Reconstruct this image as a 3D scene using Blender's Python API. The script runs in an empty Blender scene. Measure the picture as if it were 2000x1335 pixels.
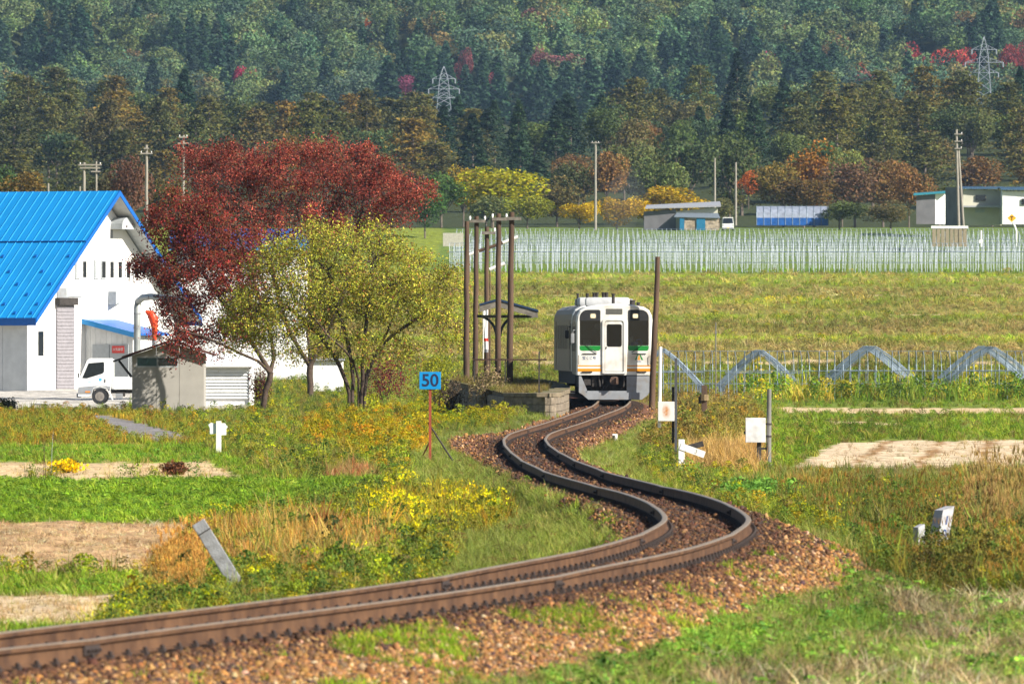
import bpy, bmesh, math, random
import numpy as np
from mathutils import Vector, Matrix

random.seed(7)
rng = np.random.default_rng(11)
PI = math.pi
SC = bpy.context.scene
COL = SC.collection

# ------------------------------------------------------------------ camera
CAM_H = 2.435          # metres above the rail in front of the camera
F = 22222.0            # focal length in photograph pixels (a 400 mm lens)
HOR = 660.0            # photograph row of the horizon
cam_d = bpy.data.cameras.new("Camera")
cam_d.lens = 400.0
cam_d.sensor_width = 36.0
cam_d.clip_start = 1.0
cam_d.clip_end = 9000.0
cam_d.dof.use_dof = True
cam_d.dof.focus_distance = 404.0
cam_d.dof.aperture_fstop = 11.5
cam = bpy.data.objects.new("camera", cam_d)
COL.objects.link(cam)
cam.location = (0, 0, CAM_H)
cam.rotation_euler = (PI / 2 - (667.5 - HOR) / F, 0, 0)
SC.camera = cam

# ------------------------------------------------------------------ sky, sun, exposure
SUN_EL, SUN_AZ = math.radians(33.0), math.radians(57.0)     # azimuth to the right of straight behind the camera
sunv = Vector((math.sin(SUN_AZ) * math.cos(SUN_EL), -math.cos(SUN_AZ) * math.cos(SUN_EL), math.sin(SUN_EL)))
world = bpy.data.worlds.new("World")
SC.world = world
world.use_nodes = True
wn = world.node_tree
wn.nodes.clear()
sky = wn.nodes.new("ShaderNodeTexSky")
sky.sky_type = 'NISHITA'
sky.sun_disc = False
sky.sun_elevation = SUN_EL
sky.sun_rotation = math.atan2(sunv.x, sunv.y)
bg = wn.nodes.new("ShaderNodeBackground")
bg.inputs["Strength"].default_value = 0.058
wo = wn.nodes.new("ShaderNodeOutputWorld")
wn.links.new(sky.outputs[0], bg.inputs[0])
wn.links.new(bg.outputs[0], wo.inputs[0])
sun_d = bpy.data.lights.new("sun", 'SUN')
sun_d.energy = 5.0
sun_d.angle = math.radians(0.53)
sun_d.color = (1.0, 0.93, 0.82)
sun = bpy.data.objects.new("sun", sun_d)
COL.objects.link(sun)
sun.location = sunv * 300
sun.rotation_euler = (-sunv).to_track_quat('-Z', 'Y').to_euler()
SC.view_settings.view_transform = 'Standard'
SC.view_settings.look = 'None'
SC.view_settings.gamma = 1.0
SC.view_settings.use_curve_mapping = False
SC.view_settings.exposure = 1.05
SC.render.engine = 'CYCLES'
cy = SC.cycles
cy.use_denoising = True
cy.max_bounces = 5
cy.diffuse_bounces = 2
cy.glossy_bounces = 2
cy.transmission_bounces = 3
cy.transparent_max_bounces = 6
cy.volume_bounces = 0
cy.caustics_reflective = False
cy.caustics_refractive = False
cy.sample_clamp_indirect = 4.0


# ------------------------------------------------------------------ helpers
def at(px, py, Y):
    """world point at depth Y that the photograph shows at (px, py)"""
    return Vector(((px - 1000.0) * Y / F, Y, CAM_H - (py - HOR) * Y / F))


def lin(h, k=1.0):
    """'#rrggbb' as linear reflectance times k"""
    h = h.lstrip('#')
    v = [int(h[i:i + 2], 16) / 255.0 for i in (0, 2, 4)]
    return tuple(k * (c / 12.92 if c <= 0.04045 else ((c + 0.055) / 1.055) ** 2.4) for c in v)


def sat(c, a=1.22):
    """colour(s) pushed away from grey"""
    c = np.asarray(c, float)
    g = c.mean(-1, keepdims=True)
    return np.clip(g + (c - g) * a, .002, .95)


KL = 0.52              # reflectance for a colour read off the sunlit photograph


def hashn(i, j, s=0):
    n = (i.astype(np.int64) * 374761393 + j.astype(np.int64) * 668265263 + s * 1274126177) & 0x7fffffff
    n = ((n ^ (n >> 13)) * 1274126177) & 0x7fffffff
    return ((n ^ (n >> 16)) & 0xffff) / 65535.0


def vnoise(x, y, s=0):
    xi, yi = np.floor(x), np.floor(y)
    fx, fy = x - xi, y - yi
    fx, fy = fx * fx * (3 - 2 * fx), fy * fy * (3 - 2 * fy)
    a, b = hashn(xi, yi, s), hashn(xi + 1, yi, s)
    c, d = hashn(xi, yi + 1, s), hashn(xi + 1, yi + 1, s)
    return (a * (1 - fx) + b * fx) * (1 - fy) + (c * (1 - fx) + d * fx) * fy


def fbm(x, y, s=0, o=3):
    r, a, t = 0.0, 0.5, 0.0
    for k in range(o):
        r = r + a * vnoise(x * 2 ** k, y * 2 ** k, s + k)
        t += a
        a *= 0.5
    return r / t


class MB:
    """collects shapes; build() links them as one mesh object"""

    def __init__(self):
        self.v, self.f, self.m = [], [], []

    def add(self, vs, fs, m=0):
        o = len(self.v)
        self.v += [tuple(p) for p in vs]
        for f in fs:
            self.f.append(tuple(i + o for i in f))
            self.m.append(m)
        return self

    def box(self, x0, x1, y0, y1, z0, z1, m=0):
        vs = [(x, y, z) for z in (z0, z1) for y in (y0, y1) for x in (x0, x1)]
        return self.add(vs, [(0, 2, 3, 1), (4, 5, 7, 6), (0, 1, 5, 4), (2, 6, 7, 3), (0, 4, 6, 2), (1, 3, 7, 5)], m)

    def bbox(self, x0, x1, y0, y1, z0, z1, b=0.01, m=0):
        """box with chamfered edges"""
        bm = bmesh.new()
        bmesh.ops.create_cube(bm, size=1.0)
        bmesh.ops.transform(bm, matrix=Matrix.Translation(((x0 + x1) / 2, (y0 + y1) / 2, (z0 + z1) / 2)) @ Matrix.Diagonal((x1 - x0, y1 - y0, z1 - z0, 1)), verts=bm.verts)
        bmesh.ops.bevel(bm, geom=bm.edges[:], offset=b, segments=2, affect='EDGES', profile=0.6)
        bm.verts.ensure_lookup_table()
        self.add([v.co for v in bm.verts], [[v.index for v in f.verts] for f in bm.faces], m)
        bm.free()
        return self

    def quad(self, a, b, c, d, m=0):
        return self.add([a, b, c, d], [(0, 1, 2, 3)], m)

    def tube(self, p0, p1, r0, r1=None, n=8, m=0, cap=True):
        r1 = r0 if r1 is None else r1
        p0, p1 = Vector(p0), Vector(p1)
        d = (p1 - p0).normalized()
        u = d.orthogonal().normalized()
        w = d.cross(u)
        vs = []
        for p, r in ((p0, r0), (p1, r1)):
            for i in range(n):
                a = 2 * PI * i / n
                vs.append(p + (u * math.cos(a) + w * math.sin(a)) * r)
        fs = [(i, (i + 1) % n, n + (i + 1) % n, n + i) for i in range(n)]
        if cap:
            fs += [tuple(range(n - 1, -1, -1)), tuple(range(n, 2 * n))]
        return self.add(vs, fs, m)

    def path(self, pts, r, n=6, m=0):
        """tube swept along a polyline"""
        pts = [Vector(p) for p in pts]
        rs = r if isinstance(r, (list, tuple)) else [r] * len(pts)
        vs, fs = [], []
        u = None
        for k, p in enumerate(pts):
            d = (pts[min(k + 1, len(pts) - 1)] - pts[max(k - 1, 0)]).normalized()
            u = d.orthogonal().normalized() if u is None else (u - d * u.dot(d)).normalized()
            w = d.cross(u)
            for i in range(n):
                a = 2 * PI * i / n
                vs.append(p + (u * math.cos(a) + w * math.sin(a)) * rs[k])
        for k in range(len(pts) - 1):
            for i in range(n):
                fs.append((k * n + i, k * n + (i + 1) % n, (k + 1) * n + (i + 1) % n, (k + 1) * n + i))
        fs += [tuple(range(n - 1, -1, -1)), tuple(range((len(pts) - 1) * n, len(pts) * n))]
        return self.add(vs, fs, m)

    def prism(self, poly, axis, a, b, m=0):
        """polygon (list of 2D points) extruded from a to b along axis 'x', 'y' or 'z'"""
        def P(p, t):
            return {'x': (t, p[0], p[1]), 'y': (p[0], t, p[1]), 'z': (p[0], p[1], t)}[axis]
        n = len(poly)
        vs = [P(p, a) for p in poly] + [P(p, b) for p in poly]
        fs = [tuple(range(n - 1, -1, -1)), tuple(range(n, 2 * n))] + [(i, (i + 1) % n, n + (i + 1) % n, n + i) for i in range(n)]
        return self.add(vs, fs, m)

    def build(self, name, mat, parent=None, smooth=False, loc=None, rz=None):
        me = bpy.data.meshes.new(name)
        me.from_pydata(self.v, [], self.f)
        mats = mat if isinstance(mat, (list, tuple)) else [mat]
        for q in mats:
            me.materials.append(q)
        if len(mats) > 1:
            me.polygons.foreach_set("material_index", self.m)
        bm = bmesh.new()
        bm.from_mesh(me)
        bmesh.ops.recalc_face_normals(bm, faces=bm.faces)
        bm.to_mesh(me)
        bm.free()
        if smooth:
            me.polygons.foreach_set("use_smooth", [True] * len(me.polygons))
            try:
                me.set_sharp_from_angle(angle=math.radians(40))
            except Exception:
                pass
        o = bpy.data.objects.new(name, me)
        COL.objects.link(o)
        if parent is not None:
            o.parent = parent
        if loc is not None:
            o.location = loc
        if rz is not None:
            o.rotation_euler = (0, 0, rz)
        return o


def tag(o, label=None, cat=None, group=None, kind=None):
    for k, v in (("label", label), ("category", cat), ("group", group), ("kind", kind)):
        if v:
            o[k] = v
    return o


def thing(name, label, cat, loc=(0, 0, 0), rz=0.0, group=None):
    o = bpy.data.objects.new(name, None)
    o.empty_display_size = 0.2
    COL.objects.link(o)
    o.location = loc
    o.rotation_euler = (0, 0, rz)
    return tag(o, label, cat, group)


def link_mesh(name, me, parent=None, loc=None, rz=None):
    o = bpy.data.objects.new(name, me)
    COL.objects.link(o)
    if parent is not None:
        o.parent = parent
    if loc is not None:
        o.location = loc
    if rz is not None:
        o.rotation_euler = (0, 0, rz)
    return o


def copy_tree(o, parent=None):
    c = o.copy()
    COL.objects.link(c)
    c.parent = parent
    for ch in o.children:
        copy_tree(ch, c)
    return c


def np_mesh(name, V, Fq, mats, cols=None, smooth=False):
    """mesh from numpy arrays; Fq is (n,3) or (n,4); cols = {name: (nverts,3)}"""
    V = np.asarray(V, np.float32)
    Fq = np.asarray(Fq, np.int32)
    k = Fq.shape[1]
    me = bpy.data.meshes.new(name)
    me.vertices.add(len(V))
    me.vertices.foreach_set("co", V.ravel())
    me.loops.add(Fq.size)
    me.loops.foreach_set("vertex_index", Fq.ravel())
    me.polygons.add(len(Fq))
    me.polygons.foreach_set("loop_start", np.arange(0, Fq.size, k, dtype=np.int32))
    me.polygons.foreach_set("loop_total", np.full(len(Fq), k, np.int32))
    if smooth:
        me.polygons.foreach_set("use_smooth", np.ones(len(Fq), bool))
    for q in (mats if isinstance(mats, (list, tuple)) else [mats]):
        me.materials.append(q)
    me.update(calc_edges=True)
    for n, c in (cols or {}).items():
        a = me.color_attributes.new(n, 'FLOAT_COLOR', 'POINT')
        c4 = np.ones((len(V), 4), np.float32)
        c4[:, :3] = c
        a.data.foreach_set("color", c4.ravel())
    return me


# ------------------------------------------------------------------ materials
def nt(name):
    m = bpy.data.materials.new(name)
    m.use_nodes = True
    t = m.node_tree
    t.nodes.clear()
    out = t.nodes.new("ShaderNodeOutputMaterial")
    return m, t, out


def pbr(name, col, rough=0.6, metal=0.0, var=0.18, scale=6.0, bump=0.0, bscale=40.0, col2=None, stretch=None, spec=0.4, stain=None):
    """principled surface whose colour drifts with two noises; stain = (colour, amount, scale)"""
    m, t, out = nt(name)
    N, L = t.nodes, t.links
    b = N.new("ShaderNodeBsdfPrincipled")
    L.new(b.outputs[0], out.inputs[0])
    tc = N.new("ShaderNodeTexCoord")
    src = tc.outputs["Object"]
    if stretch:
        mp = N.new("ShaderNodeMapping")
        mp.inputs["Scale"].default_value = stretch
        L.new(src, mp.inputs[0])
        src = mp.outputs[0]
    nz = N.new("ShaderNodeTexNoise")
    nz.inputs["Scale"].default_value = scale
    nz.inputs["Detail"].default_value = 5
    L.new(src, nz.inputs["Vector"])
    rp = N.new("ShaderNodeValToRGB")
    c2 = col2 or tuple(c * (1 + var) for c in col)
    c1 = tuple(c * (1 - var) for c in col)
    rp.color_ramp.elements[0].position = 0.32
    rp.color_ramp.elements[1].position = 0.68
    rp.color_ramp.elements[0].color = (*c1, 1)
    rp.color_ramp.elements[1].color = (*c2, 1)
    L.new(nz.outputs[0], rp.inputs[0])
    o = rp.outputs[0]
    if stain:
        sc, am, ss = stain
        n2 = N.new("ShaderNodeTexNoise")
        n2.inputs["Scale"].default_value = ss
        n2.inputs["Detail"].default_value = 6
        L.new(src, n2.inputs["Vector"])
        mr = N.new("ShaderNodeMapRange")
        mr.inputs["From Min"].default_value = 0.5
        mr.inputs["From Max"].default_value = 0.75
        mr.inputs["To Max"].default_value = am
        L.new(n2.outputs[0], mr.inputs[0])
        mx = N.new("ShaderNodeMix")
        mx.data_type = 'RGBA'
        L.new(mr.outputs[0], mx.inputs[0])
        L.new(o, mx.inputs[6])
        mx.inputs[7].default_value = (*sc, 1)
        o = mx.outputs[2]
    L.new(o, b.inputs["Base Color"])
    b.inputs["Roughness"].default_value = rough
    b.inputs["Metallic"].default_value = metal
    b.inputs["Specular IOR Level"].default_value = spec
    if bump:
        n3 = N.new("ShaderNodeTexNoise")
        n3.inputs["Scale"].default_value = bscale
        L.new(src, n3.inputs["Vector"])
        bp = N.new("ShaderNodeBump")
        bp.inputs["Strength"].default_value = bump
        bp.inputs["Distance"].default_value = 0.02
        L.new(n3.outputs[0], bp.inputs["Height"])
        L.new(bp.outputs[0], b.inputs["Normal"])
    return m


def leaf_mat(name, src, rough=0.75, trans=0.3, instancer=False):
    """foliage: per-leaf colour attribute 'lc' times a tint (object colour, or 'tint' on each scattered plant)"""
    m, t, out = nt(name)
    N, L = t.nodes, t.links
    at1 = N.new("ShaderNodeAttribute")
    at1.attribute_name = "lc"
    if instancer:
        at2 = N.new("ShaderNodeAttribute")
        at2.attribute_type = 'INSTANCER'
        at2.attribute_name = "tint"
        tint = at2.outputs["Color"]
    elif src == 'object':
        oi = N.new("ShaderNodeObjectInfo")
        tint = oi.outputs["Color"]
    else:
        rg = N.new("ShaderNodeRGB")
        rg.outputs[0].default_value = (1, 1, 1, 1)
        tint = rg.outputs[0]
    mx = N.new("ShaderNodeMix")
    mx.data_type = 'RGBA'
    mx.blend_type = 'MULTIPLY'
    mx.inputs[0].default_value = 1.0
    L.new(at1.outputs["Color"], mx.inputs[6])
    L.new(tint, mx.inputs[7])
    d = N.new("ShaderNodeBsdfPrincipled")
    d.inputs["Roughness"].default_value = rough
    d.inputs["Specular IOR Level"].default_value = 0.25
    L.new(mx.outputs[2], d.inputs["Base Color"])
    tr = N.new("ShaderNodeBsdfTranslucent")
    L.new(mx.outputs[2], tr.inputs[0])
    ms = N.new("ShaderNodeMixShader")
    ms.inputs[0].default_value = trans
    L.new(d.outputs[0], ms.inputs[1])
    L.new(tr.outputs[0], ms.inputs[2])
    L.new(ms.outputs[0], out.inputs[0])
    return m


M_LEAF = leaf_mat("leaf", 'object')
M_PLANT = leaf_mat("plant", 'inst', instancer=True, trans=0.25)
M_BARK = pbr("bark", lin('#5a4a3e', .6), .9, var=.35, scale=9, bump=.5, bscale=30)
M_BARK_PALE = pbr("pale bark", lin('#8a7d70', .5), .9, var=.3, scale=9)

# ------------------------------------------------------------------ the line of the track
_tx = np.array([60, 70, 80, 92, 102, 112, 123, 131, 141, 153, 168, 181, 195, 213, 240, 265, 290, 311, 325, 345, 366, 385, 395, 404, 414, 424, 434, 444, 460, 500], float)
_ty = np.array([-10.2, -8.3, -6.35, -4.1, -2.3, -.70, .55, 1.45, 2.15, 2.68, 2.68, 2.42, 1.88, 1.25, .80, .56, .38, .33, .48, 1.12, 2.15, 3.10, 3.45, 3.66, 3.70, 3.58, 3.30, 2.88, 2.0, -1.0])
_gy = np.arange(60, 500.5, 0.5)
_gx = np.interp(_gy, _tx, _ty)
for _s in (6, 5):
    _k = np.exp(-0.5 * (np.arange(-16, 17) / _s) ** 2)
    _k /= _k.sum()
    _p = np.concatenate([_gx[0] + (_gx[1] - _gx[0]) * np.arange(-16, 0), _gx, _gx[-1] + (_gx[-1] - _gx[-2]) * np.arange(1, 17)])
    _gx = np.convolve(_p, _k, 'valid')


def xc(Y):
    return np.interp(Y, _gy, _gx)


_zy = np.arange(40, 520, 1.0)
_zz = np.interp(_zy, [40, 152, 220, 280, 311, 350, 370, 404, 430, 520], [0, 0, -.1, -.27, -.32, -.25, -.08, .217, .3, .35])
_k = np.exp(-0.5 * (np.arange(-15, 16) / 5.0) ** 2)
_zz = np.convolve(np.pad(_zz, 15, 'edge'), _k / _k.sum(), 'valid')


def ztrk(Y):
    """top of rail"""
    return np.interp(Y, _zy, _zz)


def zpx(Y, py):
    return CAM_H - (py - HOR) * Y / F


def _prof(rows):
    a = np.array(rows, float)
    return a[:, 0], a[:, 1]


_far = [(790, zpx(790, 690)), (797, zpx(797, 668)), (870, zpx(870, 656)), (876, zpx(876, 632)), (955, zpx(955, 613)), (960, zpx(960, 592)),
        (1035, zpx(1035, 576)), (1040, zpx(1040, 560)), (1150, zpx(1150, 532)), (1425, zpx(1425, 491)), (1462, zpx(1462, 452)), (1520, zpx(1520, 447)),
        (1640, zpx(1640, 440)), (1720, zpx(1720, 428)), (2060, zpx(2060, 320)), (2300, zpx(2300, 318)), (3000, zpx(3000, 262)),
        (3080, zpx(3080, 222)), (3330, zpx(3330, -190)), (3700, zpx(3700, -330)), (5200, zpx(5200, -330))]
PR = _prof([(30, -.75), (125, -.72), (150, -.78), (200, -.95), (310, -1.0), (378, -1.0), (545, -1.15), (694, -1.31), (745, -1.3)] + _far)
PL = _prof([(30, -1.0), (206, -1.0), (221, -.40), (300, -.40), (400, -.55), (440, -.64), (478, -.66), (519, -.6), (580, -.04), (640, 0.1), (745, .3)] + _far)


def _sm(a, b, x):
    t = np.clip((x - a) / (b - a), 0, 1)
    return t * t * (3 - 2 * t)


_SR = ([30, 85, 100, 115, 125, 140, 152, 170, 220, 300, 404, 500], [4.0, 3.4, 2.8, 2.1, 1.8, 2.1, 2.15, 2.0, 1.7, 1.45, 1.9, 1.9])
_SL = ([30, 85, 150, 165, 200, 260, 290, 330, 380, 500], [1.25, 1.25, 1.25, 1.4, 1.15, 1.2, 2.0, 2.3, 1.7, 1.5])


def terrain(X, Y):
    X, Y = np.asarray(X, float), np.asarray(Y, float)
    X, Y = np.broadcast_arrays(X, Y)
    zl, zr = np.interp(Y, *PL), np.interp(Y, *PR)
    c = xc(np.clip(Y, 60, 500))
    c = np.where(Y < 60, -10.2 + (Y - 60) * .19, c)
    s = X - c
    w = _sm(-2.5, 2.5, s)
    z = zl * (1 - w) + zr * w
    # verge beside the line is higher than the fields
    tr = ztrk(np.clip(Y, 40, 519))
    near = 1 - _sm(470, 520, Y)
    a = np.abs(s)
    verge = tr - 0.42 - 0.08 * a
    wide = np.where(s < 0, 6.5, 3.6)
    wv = (1 - _sm(0.62, 1.0, a / wide)) * near
    z = z * (1 - wv) + np.maximum(verge, z) * wv
    # mound of weeds right of the platform
    z = z + 0.5 * np.exp(-((X - 5.4) / 1.5) ** 2 - ((Y - 362) / 26) ** 2)
    z = z + (s < -1.6) * .42 * np.exp(-((X + .2) / 2.2) ** 2 - ((Y - 384) / 14) ** 2)
    # ballast bed
    rw = np.interp(Y, *_SR)
    lw = np.interp(Y, *_SL)
    bw = np.where(s > 0, rw, lw)
    top = tr - 0.205
    e = np.clip((a - 1.15) / np.maximum(bw - 1.0, .2), 0, 1.2)
    bz = top - e * np.where(s > 0, .42, .22) + 0.02 * (fbm(X * 6, Y * 6, 3, 2) - .5)
    inb = (1 - _sm(bw - .1, bw + .35, a)) * near
    z = z * (1 - inb) + np.maximum(bz, np.where(a < 1.3, bz, z)) * inb
    # small relief, growing with distance on the hills
    out = _sm(2.0, 3.5, a)
    z = z + out * (0.16 * (fbm(X * .35, Y * .12, 5) - .5) + .07 * (fbm(X * 1.7, Y * .9, 9) - .5))
    hill = _sm(3020, 3150, Y)
    z = z + hill * (34 * (fbm(X / 62 + 3.3, Y / 160, 21) - .5) + 14 * (fbm(X / 22, Y / 70, 22, 2) - .5))
    belt = _sm(1740, 1850, Y) * (1 - _sm(2100, 2300, Y))
    z = z + belt * (7 * (fbm(X / 40 + 9, Y / 90, 25, 2) - .5) + 4 * _sm(-20, 60, X) + 3 * _sm(20, 80, -X))
    return z


def gz(X, Y):
    return float(terrain(X, Y))


def onpx(px, py, Y=None):
    """ground point seen at a photograph pixel (first crossing along the ray)"""
    ys = np.geomspace(70, 1700, 5000)
    X = (px - 1000) * ys / F
    z = CAM_H - (py - HOR) * ys / F
    k = np.argmax(z <= terrain(X, ys))
    return Vector((X[k], ys[k], float(terrain(X[k], ys[k]))))


_rp = np.arange(-400, 2401, 8.0)
_ry = np.geomspace(72, 1250, 1100)
_rx = (_rp[:, None] - 1000) * _ry[None, :] / F
_rt = np.minimum.accumulate(HOR + (CAM_H - terrain(_rx, np.broadcast_to(_ry, _rx.shape))) * F / _ry[None, :], axis=1)


def raycast(px, py):
    """ground points seen at many photograph pixels; returns X, Y, Z, hit"""
    ci = np.clip(np.round((px - _rp[0]) / 8.0).astype(int), 0, len(_rp) - 1)
    j = np.zeros(len(px), int)
    for c in np.unique(ci):
        m = ci == c
        j[m] = np.searchsorted(-_rt[c], -py[m])
    hit = (j > 0) & (j < len(_ry))
    j = np.clip(j, 1, len(_ry) - 1)
    t = rng.random(len(j))
    yy = _ry[j] * t + _ry[j - 1] * (1 - t)
    X = (px - 1000) * yy / F
    return X, yy, terrain(X, yy), hit


def inpoly(x, y, poly):
    r = np.zeros(np.shape(x), bool)
    n = len(poly)
    for i in range(n):
        x1, y1 = poly[i]
        x2, y2 = poly[(i + 1) % n]
        if y1 == y2:
            continue
        c = ((y1 > y) != (y2 > y)) & (x < (x2 - x1) * (y - y1) / (y2 - y1) + x1)
        r ^= c
    return r


# ground cover: outline on the ground (given by where the photograph shows it), name
COVER = [
    ('verge', [(-900, 700), (3000, 700), (3000, 1700), (-900, 1700)]),
    ('terrace', [(-900, 0), (3000, 0), (3000, 716), (-900, 716)]),
    ('crop', [(1270, 716), (3000, 716), (3000, 790), (1270, 790)]),
    ('meadow', [(1420, 784), (3000, 784), (3000, 925), (1500, 925), (1440, 870)]),
    ('straw', [(1515, 795), (1700, 797), (3000, 796), (3000, 808), (1700, 807), (1530, 806)]),
    ('straw', [(1590, 821), (1760, 826), (1745, 832), (1600, 826)]),
    ('stubble', [(1630, 866), (1750, 860), (3000, 862), (3000, 918), (1800, 922), (1540, 918)]),
    ('drygrass', [(1290, 740), (1440, 755), (1500, 830), (1440, 890), (1240, 880), (1225, 800)]),
    ('tan', [(1350, 872), (1480, 865), (1510, 905), (1470, 922), (1330, 925)]),
    ('tallweed', [(1400, 945), (1560, 948), (3000, 945), (3000, 1170), (1880, 1165), (1680, 1120), (1600, 1010)]),
    ('verge2', [(1500, 915), (3000, 905), (3000, 950), (1420, 950)]),
    ('foregrass', [(1300, 1110), (1640, 1100), (1900, 1160), (3000, 1170), (3000, 1700), (200, 1700), (500, 1345), (1000, 1250)]),
    ('thatch', [(1720, 1165), (3000, 1175), (3000, 1500), (1500, 1500), (1560, 1310), (1760, 1230)]),
    ('thatch', [(1400, 1270), (1600, 1290), (1500, 1360), (1380, 1350)]),
    ('yard', [(-900, 740), (270, 740), (270, 800), (-900, 800)]),
    ('yard', [(395, 770), (490, 770), (480, 800), (395, 805)]),
    ('rough', [(-900, 797), (200, 797), (330, 812), (420, 850), (400, 870), (-900, 872)]),
    ('asphalt', [(165, 808), (235, 816), (385, 856), (340, 862), (265, 860), (190, 826)]),
    ('lawn', [(-900, 868), (400, 868), (450, 890), (560, 935), (480, 945), (400, 905), (-900, 905)]),
    ('straw', [(-900, 904), (410, 903), (475, 934), (-900, 938)]),
    ('bank', [(-900, 937), (500, 935), (760, 930), (720, 965), (560, 1005), (430, 1022), (-900, 1022)]),
    ('tilled', [(-900, 1020), (400, 1022), (370, 1060), (300, 1122), (-900, 1124)]),
    ('lawn', [(-900, 1124), (300, 1124), (340, 1140), (250, 1160), (-900, 1162)]),
    ('stubble', [(-900, 1160), (240, 1158), (290, 1190), (180, 1232), (-900, 1232)]),
    ('lawn', [(-900, 1222), (160, 1226), (60, 1400), (-900, 1500)]),
]
CN = ['ballast', 'verge', 'terrace', 'crop', 'meadow', 'straw', 'stubble', 'drygrass', 'tan', 'tallweed', 'foregrass', 'thatch', 'yard', 'rough',
      'asphalt', 'lawn', 'bank', 'tilled', 'forest', 'hoopfield', 'verge2', 'trackside', 'bankface', 'furrow']
CID = {n: i for i, n in enumerate(CN)}
GC = {'ballast': '#8a6a55', 'verge': '#7f8040', 'terrace': '#93a03c', 'crop': '#6f8a2c', 'meadow': '#8a9c3e', 'straw': '#d9bd94', 'stubble': '#dcc5a4',
      'drygrass': '#94814c', 'tan': '#c5a268', 'tallweed': '#6c7436', 'foregrass': '#7f8a48', 'thatch': '#725c4a', 'yard': '#e2dcd2', 'rough': '#9a8a44',
      'asphalt': '#a09c9c', 'lawn': '#7fa02c', 'bank': '#7ba634', 'tilled': '#b4946e', 'forest': '#4a5230', 'hoopfield': '#7d9440', 'verge2': '#9a9450', 'trackside': '#949a58', 'bankface': '#9a9c4a', 'furrow': '#a8845c'}
GCA = np.array([lin(GC[n], KL * (1.85 if n == 'tilled' else 1.55 if n in ('stubble', 'straw', 'furrow') else 1.15)) for n in CN])


def classify(X, Y, Z):
    px = 1000 + X * F / Y
    py = HOR + (CAM_H - Z) * F / Y
    jx = px + 44 * (fbm(X * 1.1, Y * .16, 31) - .5) * np.clip(F / Y / 110, .3, 2)
    jy = py + 14 * (fbm(X * 1.3 + 7, Y * .2, 33) - .5) * np.clip(F / Y / 110, .3, 2)
    c = np.zeros(np.shape(X), int) + CID['verge']
    for n, poly in COVER:
        c[inpoly(jx, jy, poly)] = CID[n]
    rows = np.mod((X - (Y - 300) * .045) / 1.75, 1.0)
    rows = np.mod(rows + .25 * (fbm(X * .7, Y * .05, 38) - .5), 1.0)
    c[(c == CID['stubble']) & (Y > 250) & (rows < .20) & (fbm(X * 2, Y * .3, 39) > .38)] = CID['furrow']
    c[(c == CID['thatch']) & (fbm(X * 1.5, Y * .5, 37) > .47)] = CID['foregrass']
    c[(Y > 745)] = CID['terrace']
    wy = Y + 5 * (fbm(X / 7, Y / 9, 35) - .5)
    for a, b in ((782, 797), (868, 877), (952, 961), (1033, 1041)):
        c[(wy > a) & (wy < b)] = CID['bankface']
        c[(wy > a - 5) & (wy <= a) & (fbm(X / 5, Y / 4, 36) > .45)] = CID['straw']
    c[(Y > 1145) & (X > -9)] = CID['hoopfield']
    c[(Y > 1560)] = CID['forest']
    s = X - xc(np.clip(Y, 60, 500))
    nb = .45 * (fbm(X * 1.6, Y * .5, 41) - .5)
    inb = (s < np.interp(Y, *_SR) + nb) & (-s < np.interp(Y, *_SL) + nb) & (Y < 480)
    lw = np.interp(Y, *_SL)
    ts = (s < 0) & (-s < lw + np.interp(Y, [60, 110, 150, 200, 330, 400], [.9, 1.3, 2.2, 2.0, 1.5, .6]) + 1.2 * nb) & (Y < 385)
    ts |= (s > 0) & (s < np.interp(Y, *_SR) + np.interp(Y, [150, 170, 200, 330, 390], [0, .5, 1.1, 1.6, .6]) + 1.2 * nb) & (Y > 150) & (Y < 390)
    c[ts] = CID['trackside']
    c[inb] = CID['ballast']
    return c


# ------------------------------------------------------------------ ground
def ground_mat():
    m, t, out = nt("ground")
    N, L = t.nodes, t.links
    b = N.new("ShaderNodeBsdfPrincipled")
    b.inputs["Roughness"].default_value = .95
    b.inputs["Specular IOR Level"].default_value = .1
    L.new(b.outputs[0], out.inputs[0])
    a = N.new("ShaderNodeAttribute")
    a.attribute_name = "gc"
    tc = N.new("ShaderNodeTexCoord")
    o = a.outputs["Color"]
    for sc, st, lo, hi in ((1.3, (1, .35, 1), .72, 1.3), (9.0, (1, .5, 1), .7, 1.3), (60, (1, 1, 1), .75, 1.25)):
        mp = N.new("ShaderNodeMapping")
        mp.inputs["Scale"].default_value = st
        L.new(tc.outputs["Object"], mp.inputs[0])
        nz = N.new("ShaderNodeTexNoise")
        nz.inputs["Scale"].default_value = sc
        nz.inputs["Detail"].default_value = 4
        L.new(mp.outputs[0], nz.inputs["Vector"])
        mr = N.new("ShaderNodeMapRange")
        mr.inputs["From Min"].default_value = .3
        mr.inputs["From Max"].default_value = .7
        mr.inputs["To Min"].default_value = lo
        mr.inputs["To Max"].default_value = hi
        L.new(nz.outputs[0], mr.inputs[0])
        mx = N.new("ShaderNodeVectorMath")
        mx.operation = 'SCALE'
        L.new(o, mx.inputs[0])
        L.new(mr.outputs[0], mx.inputs["Scale"])
        o = mx.outputs[0]
    L.new(o, b.inputs["Base Color"])
    nz = N.new("ShaderNodeTexNoise")
    nz.inputs["Scale"].default_value = 22
    nz.inputs["Detail"].default_value = 5
    L.new(tc.outputs["Object"], nz.inputs["Vector"])
    bp = N.new("ShaderNodeBump")
    bp.inputs["Strength"].default_value = .7
    bp.inputs["Distance"].default_value = .06
    L.new(nz.outputs[0], bp.inputs["Height"])
    L.new(bp.outputs[0], b.inputs["Normal"])
    return m


M_GROUND = ground_mat()


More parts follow.
